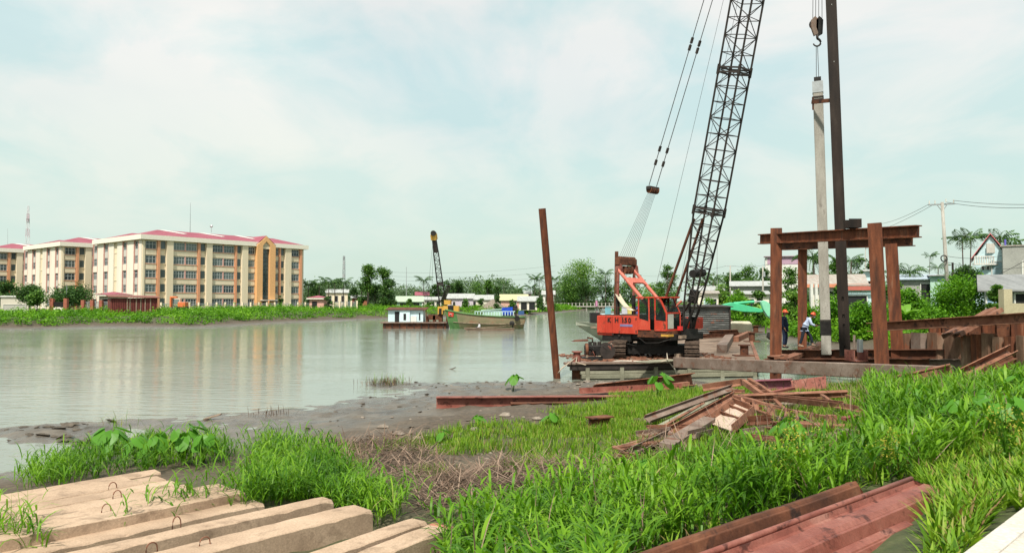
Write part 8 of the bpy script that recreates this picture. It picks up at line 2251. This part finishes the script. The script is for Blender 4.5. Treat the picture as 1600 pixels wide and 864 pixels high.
for k, (px, py, lab) in enumerate([(1500, 690, 'leftmost dark round leaved weed clump at the right edge'), (1545, 660, 'large round leaved weed clump below the right hand beams'), (1572, 690, 'round leaved weed clump with dark leaves near the right edge'), (1440, 650, 'pale heart leaved weed right of the scrap heap'), (1590, 640, 'round leaved weed cut off by the right edge'), (1235, 700, 'heart leaved weed in the grass below the scrap heap'), (1010, 745, 'pale leafy weed in the centre between stalks and grass')]):
    p = PG(px, py); taro(lab, p, .62 if k != 6 else .3, 12, .24, 40 + k, name='broad_weed', group=TG)
# yellow flowering weeds: thin branched stems with small leaves
YEL_L = leaf_mat('yellow_floret', [(0.0, (.30, .26, .04)), (0.5, (.42, .36, .05)), (1.0, (.30, .42, .06))], .3, .6)
def flower_weed(label, px, py, H, seed, rust=False):
    p = PG(px, py); r = np.random.default_rng(seed); rr = random.Random(seed)
    th = thing('flowering_weed', label, 'plant', p, 'yellow flowering weeds in the tall grass')
    q = MB(); tips = []
    for i in range(7):
        a = rr.uniform(0, 6.28); b_ = V(p) + Vector((math.cos(a) * .2 * H, math.sin(a) * .2 * H, H * rr.uniform(.7, 1.05))); q.path([V(p), V(p).lerp(b_, .5) + Vector((0, 0, .06)), b_], .007, 4, .003); tips.append(b_)
        for j in range(3):
            c = V(p).lerp(b_, .5 + .15 * j); e = c + Vector((rr.uniform(-.12, .12), rr.uniform(-.12, .12), .10)); q.path([c, e], .004, 4, .002); tips.append(e)
    q.build('stem', VEG, th)
    T_ = np.array([list(t_) for t_ in tips]); i = r.integers(0, len(T_), 260)
    P = T_[i] + r.normal(0, .03, (260, 3)); P[:, 2] -= r.uniform(0, .12, 260)
    v, qd = leaf_quads(P, .028, .4, .7, r); props(np_mesh('florets', v, qd, YEL_L, parent=th), kind='stuff')
    P = np.array(list(p)) + (T_[r.integers(0, len(T_), 160)] - np.array(list(p))) * r.uniform(.1, .8, (160, 1)) + r.normal(0, .03, (160, 3))
    v, qd = leaf_quads(P, .07, .6, .4, r); np_mesh('leaves', v, qd, GRASS, parent=th)
flower_weed('yellow flowering weed, left one before the scrap heap', 1222, 790, 1.0, 1)
flower_weed('yellow flowering weed, right one below the scrap heap', 1262, 770, 1.0, 2)
flower_weed('yellowish weed at the right edge below the round leaves', 1575, 730, .8, 3)
flower_weed('reddish yellow weed stalk right of the flowering pair', 1378, 750, .7, 4)
for k, (px, py, lab) in enumerate([(1062, 800, 'tall thin feathery grass stalk left of the sheet piles'), (1046, 770, 'airy feathery grass clump at the bottom centre')]):
    p = PG(px, py); r = np.random.default_rng(70 + k); n = 70
    P = np.array(list(p)) + np.stack([r.normal(0, .16, n), r.normal(0, .12, n), np.zeros(n)], -1)
    v, qd = blades(P, r.uniform(.3, .7, n), r.uniform(0, 6.28, n), np.abs(r.normal(.2, .2, n)), r.uniform(.2, 1.0, n), r.uniform(.005, .010, n), 4)
    o = np_mesh('grass_clump', v, qd, GRASS_S, loc=tuple(p)); props(o, lab, 'grass clump', 'feathery grass clumps')
# ================================================================== rubble, clods, driftwood
def rock_mesh(seed):
    rr = random.Random(seed); q = MB(); rings = []
    for t_ in (.15, .5, .85):
        rings.append([Vector((math.cos(a) * math.sin(t_ * math.pi) * rr.uniform(.75, 1.2), math.sin(a) * math.sin(t_ * math.pi) * rr.uniform(.6, 1.0), -math.cos(t_ * math.pi) * .55 * rr.uniform(.8, 1.2))) for a in np.linspace(0, 6.283, 8)[:-1]])
    q.hull(rings); return q
def rubble(name, polys, n, size, mt, seed, flat=1.0):
    rr = random.Random(seed); r = np.random.default_rng(seed); protos = [rock_mesh(s) for s in range(6)]
    big = MB()
    for poly in polys:
        P, _ = scatter(-14, 14, 6, 40, 6, poly, seed)
        r.shuffle(P)
        if len(P) == 0: continue
        while len(P) < n: P = np.concatenate([P, P + r.normal(0, .4, P.shape) * np.array([1, 1, 0])])
        P = P[:n]
        P[:, 2] = gz(P[:, 0], P[:, 1])
        for x, y, z in P:
            pr = protos[rr.randrange(6)]; s_ = rr.uniform(*size) * rr.uniform(.5, 1); R = Matrix.Rotation(rr.uniform(0, 6.28), 3, 'Z') @ Matrix.Rotation(rr.uniform(-.4, .4), 3, 'X')
            big.add([Vector((x, y, z + s_ * .2)) + R @ (Vector((p[0], p[1], p[2] * flat)) * s_) for p in pr.v], pr.f)
    o = big.build(name, mt, None); props(o, kind='stuff'); return o
MUDC = surf('mud_clod', [(0.3, (0.055, 0.045, 0.033)), (0.7, (0.13, 0.105, 0.08))], 4, 6, .55, .6, 25)
MUDPOLY = [(420, 700), (470, 660), (600, 610), (700, 596), (870, 596), (900, 610), (820, 650), (700, 670), (600, 690), (480, 715)]
rubble('mud_clods', [MUDPOLY, [(560, 600), (640, 592), (760, 595), (870, 592), (870, 604), (700, 606), (580, 606)], [(470, 700), (560, 680), (660, 672), (690, 690), (600, 705), (500, 735)]], 60, (.04, .14), MUDC, 3, .4)
rubble('mud_clods', [[(10, 666), (110, 662), (120, 672), (60, 680), (20, 676)], [(50, 676), (100, 680), (170, 694), (220, 705), (210, 712), (150, 706), (60, 686)]], 34, (.06, .30), MUDC, 4, .35)
rubble('shore_rubble', [MUDPOLY, [(620, 690), (800, 650), (900, 650), (800, 720), (700, 760), (620, 740)], [(480, 730), (700, 690), (960, 740), (850, 800), (650, 800)]], 60, (.02, .09), STONE, 5, .5)
rubble('shore_rubble', [[(870, 596), (1000, 592), (1190, 596), (1180, 606), (1000, 606), (880, 608)]], 160, (.05, .18), STONE, 6, .7)
for k, (px, py, s_, lab) in enumerate([(652, 690, .30, 'pale angular rock at the mud edge left of the low grass'), (622, 679, .20, 'small pale rock lying on the mud above the dry stalks'), (640, 702, .26, 'flat pinkish rock left of the dry stalks'), (598, 668, .2, 'pale slab of rubble on the wet mud'), (945, 603, .42, 'broken pale concrete lump before the rising channel'), (742, 672, .18, 'small grey rock beside the low grass'), (825, 790, .2, 'pale rock in front of the dry stalks'), (790, 650, .24, 'pale rubble lump below the long red beam'), (838, 655, .18, 'rubble lump right below the long red beam'), (860, 775, .17, 'whitish stone at the right end of the dry stalks')]):
    p = PG(px, py); q = rock_mesh(20 + k); q.v = [tuple(V(p) + Vector((v[0] * s_, v[1] * s_ * .8, v[2] * s_ * .7 + s_ * .1))) for v in q.v]
    q.build('rock', STONE, None, lab, 'rock', 'rocks on the shore', None, .015)
q = MB(); a = PG(318, 655); q.bar(a, a + Vector((.55, .1, .16)), .16, .05); q.build('driftwood', WOOD, None, 'dark driftwood plank stranded at the waterline', 'driftwood', None, None, .01)
p = PZ(707, 577, .0); q = MB(); rr = random.Random(0)
for i in range(5): q.path([p + Vector((-.2 + .05 * i, 0, .0)), p + Vector((rr.uniform(-.1, .1), 0, .04)), p + Vector((.2, rr.uniform(-.1, .1), rr.uniform(.03, .2)))], .02, 5, .008)
q.build('floating_branch', BARK, None, 'small dark branch floating on the river right of the derrick reflection', 'branch')
# grass on the small mud island and twigs by the water
def tuft(label, px, py, n, h, mt, seed, spread=.4):
    p = PG(px, py); r = np.random.default_rng(seed); P = np.array(list(p)) + np.stack([r.normal(0, spread, n), r.normal(0, spread * .4, n), np.zeros(n)], -1)
    P[:, 2] = np.maximum(gz(P[:, 0], P[:, 1]), 0)
    v, qd = blades(P, r.uniform(.3, 1, n) * h, r.uniform(0, 6.28, n), np.abs(r.normal(.3, .3, n)), r.uniform(.1, 1.2, n), r.uniform(.012, .022, n), 3)
    o = np_mesh('grass_tuft', v, qd, mt, loc=tuple(p)); props(o, kind='stuff')
tuft('dry brownish grass tuft on the small mud island', 603, 600, 260, .45, TWIG, 1, .55)
tuft('greenish stalks rising from the small mud island', 612, 600, 60, .7, GRASS_S, 2, .5)
tuft('sparse reeds in the shallow water behind the taro plants', 185, 668, 26, .7, GRASS_S, 3, .25)
tuft('dry twigs standing at the waterline on the mud', 425, 650, 40, .45, TWIG, 4, .35)
tuft('tuft of dry grass on the mud above the dry stalks', 530, 700, 160, .35, TWIG, 5, .35)
